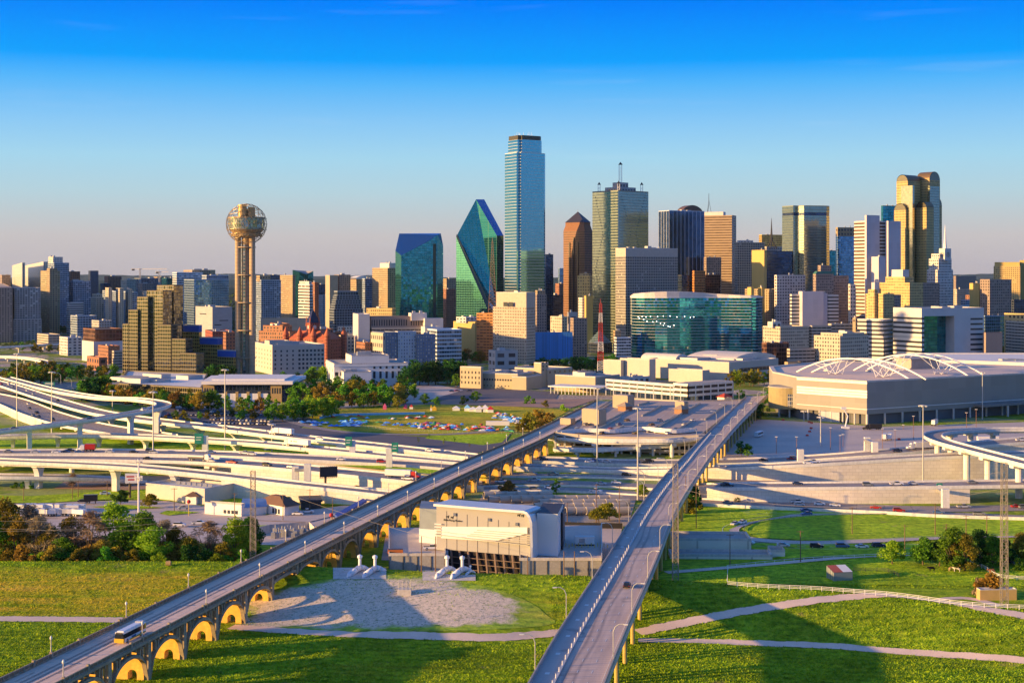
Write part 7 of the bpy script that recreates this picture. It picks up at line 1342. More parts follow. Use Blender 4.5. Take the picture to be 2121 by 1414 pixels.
trees('at the city block feet', rowt(830, 745, 960, 740, 8, 14, 20, ['round'], [d, g]) + rowt(590, 760, 680, 752, 5, 16, 22, ['round'], [d, g]) + rowt(930, 748, 1000, 752, 6, 20, 30, ['round'], [d, g, a_]))
# clumped far-off tree canopy between and behind the city blocks
def woodland():
    q = random.Random(77); mb = MB()
    for i in range(5200):
        Y = 2000 + 9500 * q.random() ** 1.5; X = q.uniform(-.42, .42) * Y; z = q.uniform(2, 9)
        if Y < 2500 and q.random() < .5: continue
        s = q.uniform(4, 9)
        for k in range(3):
            u = Vector((q.gauss(0, 1), q.gauss(0, 1), q.gauss(0, .5))).normalized() * s; v = u.orthogonal().normalized() * s * .7; p = Vector((X + q.gauss(0, s), Y + q.gauss(0, s), z)); mb.poly([tuple(p - u), tuple(p - v), tuple(p + u), tuple(p + v)])
    o = mb.build('distant_woodland', leafmat('leaf_far', (.02, .05, .02), (.045, .08, .03), (.09, .10, .035)), stuff=True)
woodland()
q = random.Random(8)
for i in range(70):   # small far houses and blocks scattered to the horizon, too far to show parts
    Y = 2700 + 4200 * q.random() ** 1.3; px = q.uniform(-20, 2140); P = fp(px - q.uniform(4, 9), px, px + q.uniform(6, 16), Y, q.uniform(15, 40)); mb = MB(); m = q.choice(['fc_cream', 'fc_brick', 'fc_white', 'fc_greyconc', 'fc_tan', 'fc_navy']); mb.prism(P, 0, q.uniform(8, 26), 0, 1, 4, 4)
    tag(mb.build('distant_block', [MATS[m], ROOF]), 'small %s block far out in the wooded city towards the horizon' % {'fc_cream': 'cream', 'fc_brick': 'brick red', 'fc_white': 'white', 'fc_greyconc': 'grey', 'fc_tan': 'tan', 'fc_navy': 'dark blue'}[m], 'building', 'far blocks towards the horizon, %s' % m[3:])
# ============================================================ grass blades over the foreground turf (nobody could count them)
def grass():
    import numpy as np
    q = np.random.default_rng(4); n = 420000
    Y = 352 + 300 * q.random(n) ** 1.35; X = (q.random(n) - .5) * .74 * Y
    P = np.array([p[:2] for C, w in PATHS for p in cat_rom(C, 3)]); Wd = np.array([w for C, w in PATHS for p in cat_rom(C, 3)])
    cw = np.array(CW); cr = np.interp(X, cw[:, 0], cw[:, 1]); d = Y - cr; ok = (d < 3) | ((X > 62) & (Y > 480) & (Y < 580))
    px = CX + F * X / Y; ok &= ~((px > 480) & (px < 1140) & (d > -58) & (d < 4) & (q.random(n) < .72 + .25 * (d < -22)) & (px > 480 + (Y - cr) * -1)); ok &= ~((px > 1330) & (px < 1640) & (Y > 515))
    va = np.array([(p.x, p.y) for p in VC]); ja = np.array([(p.x, p.y) for p in JC]); X, Y, d = X[ok], Y[ok], d[ok]; keep = np.ones(len(X), bool)
    for i in range(len(P)): keep &= (X - P[i, 0]) ** 2 + (Y - P[i, 1]) ** 2 > Wd[i] ** 2
    X, Y = X[keep], Y[keep]; n = len(X); Z = np.array([T(x, y) for x, y in zip(X, Y)]); a = q.random(n) * 6.283; w = .10 + .16 * q.random(n); h = .12 + .30 * q.random(n) ** 2.5; lx, ly = (q.random(n) - .5) * .3, (q.random(n) - .5) * .3
    dx, dy = np.cos(a) * w, np.sin(a) * w; V = np.empty((n, 4, 3)); V[:, 0] = np.c_[X - dx, Y - dy, Z - .05]; V[:, 1] = np.c_[X + dx, Y + dy, Z - .05]; V[:, 2] = np.c_[X + dx * .5 + lx, Y + dy * .5 + ly, Z + h]; V[:, 3] = np.c_[X - dx * .5 + lx, Y - dy * .5 + ly, Z + h * .8]
    me = bpy.data.meshes.new('grass'); me.vertices.add(4 * n); me.vertices.foreach_set('co', V.ravel()); me.loops.add(4 * n); me.loops.foreach_set('vertex_index', np.arange(4 * n)); me.polygons.add(n); me.polygons.foreach_set('loop_start', np.arange(n) * 4); me.update(calc_edges=True); me.validate()
    m, t, p = newmat('grass_blades'); c, h_ = grassnodes(t, .28); c = leftdry(t, c); r = N(t, 'ShaderNodeNewGeometry').outputs['Random Per Island']; k = M(t, 'MULTIPLY_ADD', r, .5, .75); c = MIX(t, 1.0, c, N(t, 'ShaderNodeCombineXYZ', {0: k, 1: k, 2: k}).outputs[0], 'MULTIPLY')
    t.nodes.remove(p); o = [x for x in t.nodes if x.type == 'OUTPUT_MATERIAL'][0]; mx = N(t, 'ShaderNodeMixShader', {0: .35, 1: N(t, 'ShaderNodeBsdfDiffuse', {0: c}).outputs[0], 2: N(t, 'ShaderNodeBsdfTranslucent', {0: c}).outputs[0]}); t.links.new(mx.outputs[0], o.inputs[0]); me.materials.append(m)
    ob = bpy.data.objects.new('grass', me); COL.objects.link(ob); ob['kind'] = 'stuff'
grass()
# ============================================================ vehicles
GLASS = mat('vehicle_glass', (.02, .025, .03), .08, 0, sc=1, amt=.1, spec=.7); TYRE = mat('tyre', (.02, .02, .02), .9); RIM = mat('wheel_rim', (.5, .5, .5), .35, .7); LAMP = mat('tail_lamp', (.35, .02, .015), .3); HEADL = mat('head_lamp', (.7, .7, .68), .2)
PAINTS = {}
for n_, c_ in (('white', (.78, .77, .75)), ('silver', (.48, .49, .50)), ('grey', (.20, .21, .22)), ('black', (.018, .018, .02)), ('red', (.42, .025, .02)), ('blue', (.05, .12, .30)), ('tan', (.42, .34, .24)), ('dark blue', (.02, .035, .09))): PAINTS[n_] = mat('paint_' + n_.replace(' ', '_'), c_, .28, .1, sc=.5, amt=.05, spec=.6)
def loft(mb, secs, mi=0):
    """cross-sections [(x, half-width, z0, z1)] from tail to nose joined into a body"""
    f = lambda s: [(s[0], -s[1], s[2]), (s[0], s[1], s[2]), (s[0], s[1] * .94, s[3]), (s[0], -s[1] * .94, s[3])]
    for a, b in zip(secs, secs[1:]):
        A, Bq = f(a), f(b)
        for k in range(4): mb.poly([A[k], A[(k + 1) % 4], Bq[(k + 1) % 4], Bq[k]], mi)
    mb.poly(f(secs[0])[::-1], mi); mb.poly(f(secs[-1]), mi)
def wheels(r, xs_, hw, rad):
    for x in xs_:
        for s in (-1, 1):
            mb = MB(); mb.cyl((x, s * (hw - .24), rad), (x, s * (hw - .0), rad), rad, n=12); o = mb.build('wheel', TYRE, r); mb = MB(); mb.cyl((x, s * (hw - .02), rad), (x, s * (hw + .015), rad), rad * .6, n=10); mb.build('rim', RIM, o)
def vehicle(kind):
    r = thing('car', 'car', 'car', (0, 0, 0)); body = MB(); gl = MB(); pm = PAINTS['white']
    if kind == 'sedan':
        loft(body, [(-2.35, .80, .45, .85), (-2.25, .88, .3, .98), (-1.4, .91, .25, 1.02), (.9, .91, .25, .98), (1.9, .88, .27, .86), (2.3, .78, .35, .68)]); loft(gl, [(-1.75, .78, .98, 1.0), (-1.0, .74, .98, 1.40), (.1, .74, .98, 1.44), (1.1, .78, .95, .97)]); loft(body, [(-1.0, .66, 1.40, 1.45), (.12, .66, 1.42, 1.48)]); wx, hw, rad = (-1.4, 1.4), .92, .33
    elif kind == 'suv':
        loft(body, [(-2.4, .88, .45, 1.05), (-2.3, .95, .35, 1.12), (1.0, .95, .3, 1.12), (2.1, .92, .32, 1.02), (2.4, .84, .4, .85)]); loft(gl, [(-2.3, .84, 1.10, 1.15), (-2.1, .80, 1.1, 1.70), (.3, .80, 1.1, 1.72), (1.25, .84, 1.08, 1.12)]); loft(body, [(-2.1, .76, 1.69, 1.76), (.35, .76, 1.70, 1.78)]); wx, hw, rad = (-1.45, 1.45), .96, .38
    elif kind == 'pickup':
        loft(body, [(-2.9, .95, .55, 1.05), (-.7, .97, .5, 1.08)]); loft(body, [(-.7, .97, .45, 1.14), (1.4, .97, .45, 1.14), (2.6, .95, .45, 1.08), (2.9, .88, .5, .95)]); loft(gl, [(-.75, .84, 1.12, 1.16), (-.65, .80, 1.12, 1.76), (.6, .80, 1.12, 1.78), (1.4, .84, 1.1, 1.16)]); loft(body, [(-.65, .76, 1.75, 1.82), (.65, .76, 1.76, 1.83)]); bed = MB(); bed.box((-1.8, 0, 1.07), (2.0, 1.6, .03)); bed.build('load_bed', DARK, r); wx, hw, rad = (-1.75, 1.85), .99, .42
    body.build('body', pm, r); gl.build('windows', GLASS, r); L = {'sedan': 2.3, 'suv': 2.38, 'pickup': 2.88}[kind]; hz = {'sedan': .62, 'suv': .85, 'pickup': .85}[kind]
    for s in (-1, 1):
        mb = MB(); mb.box((L - .03, s * .62, hz - .08), (.08, .34, .16)); mb.build('headlight', HEADL, r); mb = MB(); mb.box((-L - .02, s * .7, hz), (.06, .26, .2)); mb.build('tail_light', LAMP, r)
    wheels(r, wx, hw, rad); return proto(r)
VP = {k: vehicle(k) for k in ('sedan', 'suv', 'pickup')}
def on(C, px):
    """point and heading of a road centre line at a pixel column"""
    best = None
    for a, b in zip(C, C[1:]):
        xa, xb = CX + F * a.x / a.y, CX + F * b.x / b.y
        if min(xa, xb) <= px <= max(xa, xb): t = (px - xa) / (xb - xa) if xb != xa else 0; p = a.lerp(b, t); d = b - a; return p, math.atan2(d.y, d.x)
    return C[-1], 0.0
def cars(where, C, lst, rev=False):
    """lst: (px column, lane offset in metres, type, colour)"""
    lst = sorted(lst); cnt = {}; seen = {}
    for t in lst: cnt[t[2:]] = cnt.get(t[2:], 0) + 1
    for px, d, kind, col in lst:
        p, a = on(C, px); q = Vector((p.x + math.sin(a) * d, p.y - math.cos(a) * d, p.z + .12)); i = seen.get((kind, col), 0); seen[(kind, col)] = i + 1; n = cnt[(kind, col)]; nm = {'sedan': 'sedan', 'suv': 'tall estate car', 'pickup': 'pickup truck'}[kind]; lb = '%s %s %s' % (col, nm, where)
        if n > 1: lb = '%s %s %s %s' % (ordn(i, n), col, nm, where)
        o = dup(VP[kind], q, a + (math.pi if rev else 0), 1.08, lb, {'paint_white': PAINTS[col]}, 'cars ' + where); o.name = {'pickup': 'pickup_truck'}.get(kind, 'car'); o['category'] = 'pickup' if kind == 'pickup' else 'car'
S, U, K = 'sedan', 'suv', 'pickup'
cars('on the wide left highway', RD['wide'], [(85, 3, U, 'black'), (42, -6, S, 'white'), (62, 0, S, 'black'), (105, 8, S, 'black'), (96, 9, S, 'grey'), (128, 6, U, 'black'), (84, 2, S, 'blue')])
cars('on the curving upper left deck', RD['east'], [(8, 2, S, 'red'), (14, -2, U, 'white'), (30, 1, S, 'grey'), (54, -1, S, 'white'), (75, 2, S, 'silver'), (120, 0, S, 'black'), (668, 2, U, 'white'), (733, 2, S, 'silver'), (890, 0, S, 'white'), (470, 1, S, 'grey')])
cars('on the high flyover', RD['fly'], [(30, 0, S, 'grey'), (188, 0, S, 'dark blue'), (300, 0, U, 'white')])
cars('on the far main carriageway', RD['main1'], [(18, 0, S, 'grey'), (77, 3, S, 'silver'), (142, -3, S, 'black'), (121, 4, S, 'white'), (169, 4, S, 'blue'), (232, 3, S, 'silver'), (306, -4, U, 'dark blue'), (282, 3, S, 'black'), (325, 4, U, 'silver'), (432, -3, S, 'blue'), (502, -3, K, 'white'), (521, -1, U, 'white'), (708, 1, S, 'white'), (792, 2, U, 'red'), (140, 4, S, 'dark blue')])
cars('on the near main carriageway', RD['main2'], [(310, 2, S, 'black'), (445, 3, S, 'silver'), (490, 4, K, 'red'), (560, 3, U, 'black'), (609, 2, S, 'white'), (684, 1, S, 'grey'), (850, 3, K, 'white'), (882, 2, S, 'dark blue')])
cars('on the lower road behind the billboard', RD['under'], [(695, -2, S, 'dark blue'), (726, 0, S, 'grey'), (808, 2, S, 'dark blue'), (1106, 3, U, 'grey'), (1138, -3, S, 'white'), (1148, 4, S, 'silver'), (1240, 3, K, 'white')])
cars('under the stone arches on the far road', RD['r1'], [(1128, 2, S, 'dark blue'), (1337, 3, S, 'black'), (1330, -3, S, 'grey'), (1346, -3, U, 'black'), (1223, 3, S, 'white'), (1257, 2, S, 'silver'), (1230, -3, S, 'blue'), (1120, -3, S, 'black')])
cars('on the second road between the viaducts', RD['l1'], [(1298, 0, U, 'black'), (1146, 1, K, 'tan'), (1104, 1, S, 'grey')]); cars('on the third road between the viaducts', RD['l2'], [(1036, 2, K, 'white'), (1106, -2, K, 'silver'), (1275, -2, S, 'white'), (1248, 3, S, 'silver')])
cars('on the far right highway', RD['r1'], [(1580, 2, S, 'black'), (1645, 0, U, 'silver'), (1638, 2, S, 'red'), (1855, 2, U, 'dark blue'), (1862, -2, S, 'black'), (2112, 2, K, 'white')]); cars('above the longest retaining wall', RD['r2'], [(1673, 1, S, 'white'), (1686, -1, K, 'white')])
cars('on the middle right highway', RD['r3'], [(1500, -3, S, 'grey'), (1508, 2, K, 'black'), (1796, 2, U, 'grey'), (1856, 1, K, 'white'), (1893, -1, S, 'silver'), (2018, -2, S, 'grey'), (1654, -4, S, 'dark blue')])
cars('on the lower right highway', RD['r5'], [(1508, 1, S, 'grey'), (1652, -3, K, 'white'), (1656, 4, S, 'silver'), (1698, 0, S, 'white'), (1730, 2, S, 'white'), (1814, 4, S, 'red'), (2000, -2, K, 'silver'), (2108, -1, S, 'red'), (2118, 2, U, 'grey')]); cars('on the nearest right highway lane', RD['r6'], [(1862, 0, U, 'red'), (1944, 0, S, 'blue'), (2028, 0, U, 'grey'), (1670, 0, S, 'blue')])
cars('on the frontage road', RD['front'], [(1410, 0, S, 'dark blue'), (1450, -1, S, 'silver'), (1505, -1, U, 'black'), (1551, 1, U, 'white'), (1623, 1, S, 'silver'), (1691, 1, U, 'black'), (1745, 0, U, 'blue'), (1784, 1, S, 'white'), (1820, 0, U, 'dark blue')]); cars('on the curved loop road', RD['loop'], [(1537, 0, S, 'white'), (1526, 1, S, 'silver'), (1670, 0, S, 'blue')])
JV = [a.lerp(b, .62) for a, b in zip(JL, JR)]
cars('driving alone on the girder viaduct', JV, [(1292, 1.0, S, 'black')]); cars('at the far end of the girder viaduct', JV, [(1556, 0, S, 'silver')])
def parked(label, kind, col, px, py, rz, z=0.0, group=None):
    p = G(px, py, z) if z else GT(px, py); o = dup(VP[kind], p + Vector((0, 0, .03 if z else ZL[0] + .05)), R(rz), 1.05, label, {'paint_white': PAINTS[col]}, group); o.name = 'pickup_truck' if kind == K else 'car'; o['category'] = 'pickup' if kind == K else 'car'
for a in (('white pickup left of the pump station door', K, 'white', 895, 1138, 5, 8.8), ('white pickup nearer the pump station side wing', K, 'white', 1128, 1142, 170, 8.8), ('white pickup half hidden behind the other at the pump station', K, 'white', 1133, 1136, 172, 8.8), ('white sedan parked before the brown hip roofed building', S, 'white', 617, 1068, 0), ('white pickup parked before the brown hip roofed building', K, 'white', 636, 1064, 3), ('silver sedan on the street left of the blue roofed shop', S, 'silver', 380, 1056, 12), ('white pickup by the bare tree on the street', K, 'white', 412, 1088, 5), ('white van like car behind the bare round tree', U, 'white', 372, 1092, 0), ('small white car by the left street lamp', S, 'white', 218, 1026, 15), ('black car by the dark trailer at the street corner', S, 'black', 172, 1042, 5)): parked(*a)
q = random.Random(5)
for row, (x0, y0, x1, y1, n) in enumerate(((372, 853, 420, 849, 7), (440, 855, 505, 851, 9), (350, 862, 560, 862, 26), (440, 871, 560, 875, 17), (420, 878, 560, 881, 18))):
    cs = [q.choice(['silver', 'white', 'black', 'grey', 'blue', 'dark blue', 'red' if k % 9 == 0 else 'silver']) for k in range(n)]
    for k in range(n):
        c = cs[k]; t = k / max(1, n - 1); rown = ('short back row', 'second back row', 'long middle row', 'third front row', 'front row')[row]
        parked('%s car parked in the %s of the shaded car park' % (c, rown), q.choice([S, S, U]), c, x0 + (x1 - x0) * t + q.uniform(-1.2, 1.2), y0 + (y1 - y0) * t, 62 + q.uniform(-4, 4), 0, 'cars in the %s of the shaded car park, %s' % (rown, c))
for k, (x, y, c) in enumerate(((560, 806, 'white'), (2098, 1168, 'black'), (2112, 1172, 'grey'), (2090, 1160, 'dark blue'), (936, 812, 'dark blue'), (972, 811, 'black'), (947, 811, 'red'))): parked('%s car standing %s' % (c, ('by the post office trees', 'in the yard behind the pasture trees, nearest the corner', 'grey in the yard behind the pasture trees', 'in the back of the yard behind the pasture trees', 'at the left of the station forecourt', 'at the right of the station forecourt', 'in the middle of the station forecourt')[k]), S, c, x, y, 20)
for k, (x, y) in enumerate(parked_spots): parked('%s of the cars parked across the top of the parking deck' % ordn(k, 16), q.choice([S, U]), q.choice(['white', 'silver', 'grey', 'black', 'red', 'blue']), x, y, 55, 10.02, 'cars on the parking deck')
# ---- trucks, bus and trailers
def truck(label, p, rz, cab, tlen=14.0, trailer='white', name='semi_truck', tanker=False, group=None, mark=False):
    r = thing(name, label, 'truck', p, group, rz); z = Vector(p); c0 = ORG[r.name]; ORG[r.name] = Vector((0, 0, 0))
    mb = MB(); loft(mb, [(0, 1.2, .7, 3.5), (1.6, 1.25, .7, 3.7), (2.4, 1.25, .7, 2.9), (2.5, 1.2, .7, 1.9), (4.1, 1.05, .7, 1.7), (4.3, .95, .8, 1.4)]); mb.build('cab', PAINTS[cab], r); mb = MB(); loft(mb, [(1.75, 1.16, 2.0, 3.4), (2.46, 1.1, 2.0, 2.85)]); mb.build('windscreen', GLASS, r)
    mb = MB()
    if tanker: mb.cyl((-tlen, 0, 2.2), (-.6, 0, 2.2), 1.2, n=16); mb.build('tank', STEEL, r)
    else: mb.box((-tlen / 2 - .4, 0, 1.2), (tlen, 2.6, 2.9)); o = mb.build('trailer', PAINTS.get(trailer) or MATS[trailer], r)
    if mark:   # a plain diamond and a dark bar on the trailer side
        for s in (-1, 1):
            mb = MB(); mb.poly([(-3.6, s * 1.32, 2.9), (-3.0, s * 1.32, 3.4), (-2.4, s * 1.32, 2.9), (-3.0, s * 1.32, 2.4)]); mb.poly([(-7.5, s * 1.32, 2.7), (-4.4, s * 1.32, 2.7), (-4.4, s * 1.32, 3.1), (-7.5, s * 1.32, 3.1)]); mb.build('side_mark', DARK, o)
    mb = MB(); mb.box((-tlen / 2, 0, .8), (tlen, 1.0, .35)); mb.build('chassis', DARK, r); wheels(r, (3.2, .6, -.7, -tlen + 1.2, -tlen + 2.5), 1.25, .5); return r
def at(C, px, d=0, z=.12): p, a = on(C, px); return (p.x + math.sin(a) * d, p.y - math.cos(a) * d, p.z + z), a
p, a = at(RD['east'], 570, 0); truck('white semi truck on the upper deck, rear of the two by the car park', p, a + math.pi, 'white', 14)
p, a = at(RD['second'], 598, 0); truck('white semi truck with a diamond mark on the second deck', p, a + math.pi, 'silver', 15, mark=True)
p, a = at(RD['main2'], 850, -2); truck('white semi trailer pulled by a red cab beside the old viaduct', p, a, 'red', 13.5)
p, a = at(RD['main2'], 428, 1); truck('silver tanker truck with a white cab on the near carriageway', p, a, 'white', 10, tanker=True)
p, a = at(RD['main1'], 172, -3); truck('white truck with a short red tipper body below the flyover', p, a + math.pi, 'white', 5.5, 'red', 'dump_truck')
p, a = at(RD['r1'], 1895, -1); truck('white semi truck with a white trailer on the far right highway', p, a + math.pi, 'white', 11)
p = G(1800, 890); truck('black box truck parked at the arena loading doors', tuple(p), math.pi, 'black', 8, 'black', 'box_truck')
def bus():
    p, a = on(VC, 0) if False else at_len(VC, 0); best = min(range(len(VC)), key=lambda i: abs(VC[i].y - 374)); c = VC[best]; d = (VC[best] - VC[best + 1]).normalized(); a = math.atan2(d.y, d.x); n = Vector((d.y, -d.x, 0)); c = c + n * -2.4
    c = c + n * 0.0; r = thing('city_bus', 'yellow and white city bus crossing the old arched viaduct', 'bus', tuple(c + Vector((0, 0, .05))), None, a); ORG[r.name] = Vector((0, 0, 0)); ye = mat('bus_yellow', (.60, .40, .03), .35)
    mb = MB(); loft(mb, [(-6, 1.25, .35, 1.35), (6.0, 1.27, .35, 1.35), (6.15, 1.2, .4, 1.3)]); mb.build('lower_body', PAINTS['white'], r); mb = MB(); mb.box((5.95, 0, .36), (.62, 2.62, 1.05)); mb.build('front_panel', ye, r); mb = MB(); mb.box((-1.5, 0, .36), (8.6, 2.6, .35)); mb.build('side_skirt', ye, r); mb = MB(); loft(mb, [(-6, 1.24, 1.36, 2.55), (6.05, 1.24, 1.36, 2.55), (6.1, 1.2, 1.36, 2.5)]); mb.build('windows', GLASS, r); mb = MB(); loft(mb, [(-6, 1.25, 2.56, 3.0), (5.9, 1.25, 2.56, 3.0)]); loft(mb, [(-5.5, .9, 3.0, 3.2), (5.4, .9, 3.0, 3.2)]); mb.build('roof', PAINTS['white'], r)
    mb = MB(); mb.box((-4.8, 0, 3.01), (1.6, 1.7, .45)); mb.build('roof_unit', PAINTS['silver'], r); mb = MB(); mb.box((6.1, 0, 2.58), (.12, 1.8, .34)); mb.build('destination_sign', DARK, r); mb = MB()
    for s in (-1, 1): mb.box((6.2, s * .85, .65), (.08, .36, .22))
    mb.build('headlights', HEADL, r); mb = MB(); mb.box((-5.55, 0, 1.37), (.9, 2.56, 1.3)); mb.build('rear_panel', ye, r); mb = MB(); mb.box((0.6, 1.27, .6), (2.2, .03, .6)); mb.build('side_panel', PAINTS['blue'], r); wheels(r, (4.0, -3.3), 1.27, .5)
bus()
def trailer(label, px, py, L, rz, m='white', h=2.9, group=None, z=0.0):
    p = G(px, py, z); r = thing('trailer', label, 'trailer', p + Vector((0, 0, ZL[0])), group, R(rz)); ORG[r.name] = Vector((0, 0, 0)); mb = MB(); mb.box((0, 0, 1.1), (L, 2.5, h)); mb.build('box_body', PAINTS.get(m) or MATS[m], r); wheels(r, (-L / 2 + 1, -L / 2 + 2.2), 1.2, .5); mb = MB(); mb.box((L * .35, 0, 0), (.3, 1.6, 1.1)); mb.build('landing_leg', DARK, r); return r
trailer('long white trailer parked on the festival lawn', 1031, 885, 16, -2); trailer('left of two yellow ended trailers parked in the event lot', 1832, 912, 11, 72); trailer('right of two yellow ended trailers parked in the event lot', 1843, 911, 11, 72); trailer('white trailer at the far side of the event lot', 1936, 882, 9, 60); trailer('dark box trailer at the left street corner', 188, 1044, 6, 10, 'black')
trailer('pale long trailer parked under the loop ramp, farther one', 2046, 918, 13, 0); trailer('pale long trailer parked under the loop ramp, nearer one', 2055, 924, 17, 0)
p = G(1572, 905); r = thing('coach', 'white coach standing in the shaded event lot by the viaduct', 'coach', p + Vector((0, 0, ZL[0])), None, R(64)); ORG[r.name] = Vector((0, 0, 0)); mb = MB(); loft(mb, [(-6, 1.25, .4, 3.3), (5.8, 1.25, .4, 3.3), (6.1, 1.2, .4, 2.6)]); mb.build('body', PAINTS['white'], r); mb = MB(); loft(mb, [(-5.8, 1.28, 1.6, 2.7), (5.5, 1.28, 1.6, 2.7), (6.13, 1.1, 1.3, 2.5)]); mb.build('windows', GLASS, r); wheels(r, (4, -3.6), 1.25, .5)
q = random.Random(12)
for k in range(18):   # the cluttered caravan yard behind the wooded bank
    x, y = 46 + (k % 9) * 15 + q.uniform(-3, 3), (1060, 1070)[k // 9] + q.uniform(-2, 2); r = trailer('%s small trailer, %s in the %s row of the caravan yard' % (q.choice(['white', 'pale']), ordn(k % 9, 9), ('back', 'front')[k // 9]), x, y, q.uniform(4, 6.5), q.uniform(-25, 25), 'white' if k % 3 else 'silver', 2.0, 'trailers in the caravan yard')
def orange_skip():
    p = G(819, 1146, 8.8); r = thing('skip', 'orange open skip on the yard left of the pump station', 'skip', p, None, .1); ORG[r.name] = Vector((0, 0, 0)); m = mat('orange_paint', (.55, .16, .03), .6, sc=1, amt=.2); mb = MB(); loft(mb, [(-2.6, 1.1, .2, 1.5), (2.6, 1.1, .2, 1.5)]); mb.build('body', m, r); mb = MB(); mb.box((0, 0, 1.45), (4.8, 1.9, .1)); mb.build('dark_inside', DARK, r)
orange_skip()
def crane_lift():
    p = G(1751, 889); r = thing('boom_lift', 'white folded boom lift standing before the arena columns', 'lift', p + Vector((0, 0, ZL[0]))); mb = MB(); mb.box((p.x, p.y, p.z + .4), (5, 2.4, 1.6)); mb.build('base', PAINTS['white'], r); mb = MB(); mb.cyl((p.x, p.y, p.z + 2), (p.x + 1.6, p.y, p.z + 9), .5, .4, 6); mb.cyl((p.x + 1.6, p.y, p.z + 9), (p.x - 1.2, p.y, p.z + 14), .4, .35, 6); mb.build('boom', PAINTS['white'], r); mb = MB(); mb.box((p.x - 1.2, p.y, p.z + 13.5), (3.5, 1.6, 1.5)); mb.build('basket', PAINTS['white'], r)
crane_lift()
# ============================================================ street furniture, masts, fences, yard goods, festival
POLE = mat('pole_steel', (.50, .49, .46), .5, .3, sc=.6, amt=.1); WIRE = mat('wire', (.42, .36, .28), .6); LAMPW = mat('lamp_globe', (.75, .72, .65), .3); GREEN = mat('sign_green', (.02, .22, .17), .5)
def ground(px, py, z=0.0): return GT(px, py) if py > 1000 else G(px, py, z)
def mast(px, yt, yb, where):
    p = ground(px, yb); h = ZA(yt, p.y) - p.z; r = thing('high_mast_light', 'tall grey high mast floodlight pole ' + where, 'light pole', p, 'high mast floodlights'); mb = MB(); mb.cyl(p, p + Vector((0, 0, h)), .45, .22, 8); mb.build('pole', POLE, r); mb = MB(); mb.lathe(tuple(p + Vector((0, 0, h - .6))), [(.3, 0), (1.6, .1), (1.6, .4), (.3, .6)], 10); mb.build('lamp_ring', POLE, r)
    for k in range(6): a = k * 1.047; mb = MB(); mb.box((p.x + 1.9 * math.cos(a), p.y + 1.9 * math.sin(a), p.z + h - .9), (.8, .8, .6)); mb.build('floodlight', LAMPW, r)
for a in ((35, 731, 884, 'left of the wide highway'), (107, 769, 896, 'over the wide left highway'), (233, 808, 862, 'behind the flyover bend'), (317, 810, 966, 'in front of the flyover bend'), (466, 764, 931, 'before the ball tower shaft'), (563, 877, 936, 'between the two left semi trucks'), (1237, 802, 968, 'between the viaducts, farther one'), (1321, 843, 1036, 'between the viaducts, nearer one'), (1912, 838, 1001, 'beside the loop ramp'), (1700, 862, 925, 'in the event lot'), (2035, 770, 868, 'at the right of the arena'), (1665, 850, 872, 'at the arena corner')): mast(*a)
def lattice(mb, p, h, w0, w1, n, r0=.12, arms=()):
    p = Vector(p); W_ = lambda t: w0 + (w1 - w0) * t
    c = lambda k, t: p + Vector((W_(t) / 2 * (1, -1, -1, 1)[k % 4], W_(t) / 2 * (1, 1, -1, -1)[k % 4], h * t))
    for k in range(4):
        mb.cyl(c(k, 0), c(k, 1), r0 * 1.4, r0, 4)
        for i in range(n):
            a, b = (k, k + 1) if i % 2 else (k + 1, k); mb.cyl(c(a, i / n), c(b, (i + 1) / n), r0 * .75, n=4, caps=False); mb.cyl(c(k, (i + 1) / n), c(k + 1, (i + 1) / n), r0 * .6, n=4, caps=False)
for px, yt, yb, Y, lb in ((524, 975, 1157, 505, 'tall lattice pylon rising by the wooded bank on the left'), (1399, 960, 1202, 470, 'tall lattice pylon in front of the girder viaduct'), (2080, 958, 1240, 440, 'tall lattice pylon behind the white fence at the right')):
    p = Vector((XA(px, Y), Y, T(XA(px, Y), Y))); h = ZA(yt, Y) - p.z; r = thing('pylon', lb, 'pylon', p, 'lattice power pylons'); mb = MB(); lattice(mb, p, h, 1.9, 1.5, 26, .10); mb.build('lattice_frame', mat('pylon_steel', (.36, .31, .24), .6, .3, sc=.5, amt=.2), r); mb = MB()
    for t in (.93, .80): mb.cyl(p + Vector((-2.6, 0, h * t)), p + Vector((2.6, 0, h * t)), .09, n=4)
    mb.build('cross_arm', POLE, r); mb = MB(); mb.box((p.x, p.y, p.z - .5), (3.0, 3.0, .9)); mb.build('footing', CONC, r)
def wire(label, a, b, sag=3.0):
    a, b = Vector(a), Vector(b); mb = MB(); mb.tube([a.lerp(b, k / 12) + Vector((0, 0, -sag * 4 * (k / 12) * (1 - k / 12))) for k in range(13)], .045, 4); tag(mb.build('power_line', WIRE), label, 'cable', 'overhead power lines')
A1 = (XA(524, 505), 505)
for k, (y0, y1) in enumerate(((1078, 1068), (1093, 1100), (1100, 1075))): wire('thin overhead wire across the wooded bank, %s' % ('upper', 'lower', 'middle')[k], (XA(-20, 495), 495, ZA(y0, 495)), (XA(524, 505), 505, ZA(y1 - 14, 505)), 1.5)
wire('thin overhead wire from the left pylon towards the pump station', (*A1, ZA(995, 505)), (XA(1010, 480), 480, ZA(1140, 480)), 2); wire('thin overhead wire from the middle pylon to the right pylon', (XA(1399, 470), 470, ZA(975, 470)), (XA(2080, 440), 440, ZA(975, 440)), 6); wire('second thin overhead wire from the middle pylon to the right pylon', (XA(1399, 470), 470, ZA(1010, 470)), (XA(2080, 440), 440, ZA(1010, 440)), 6)
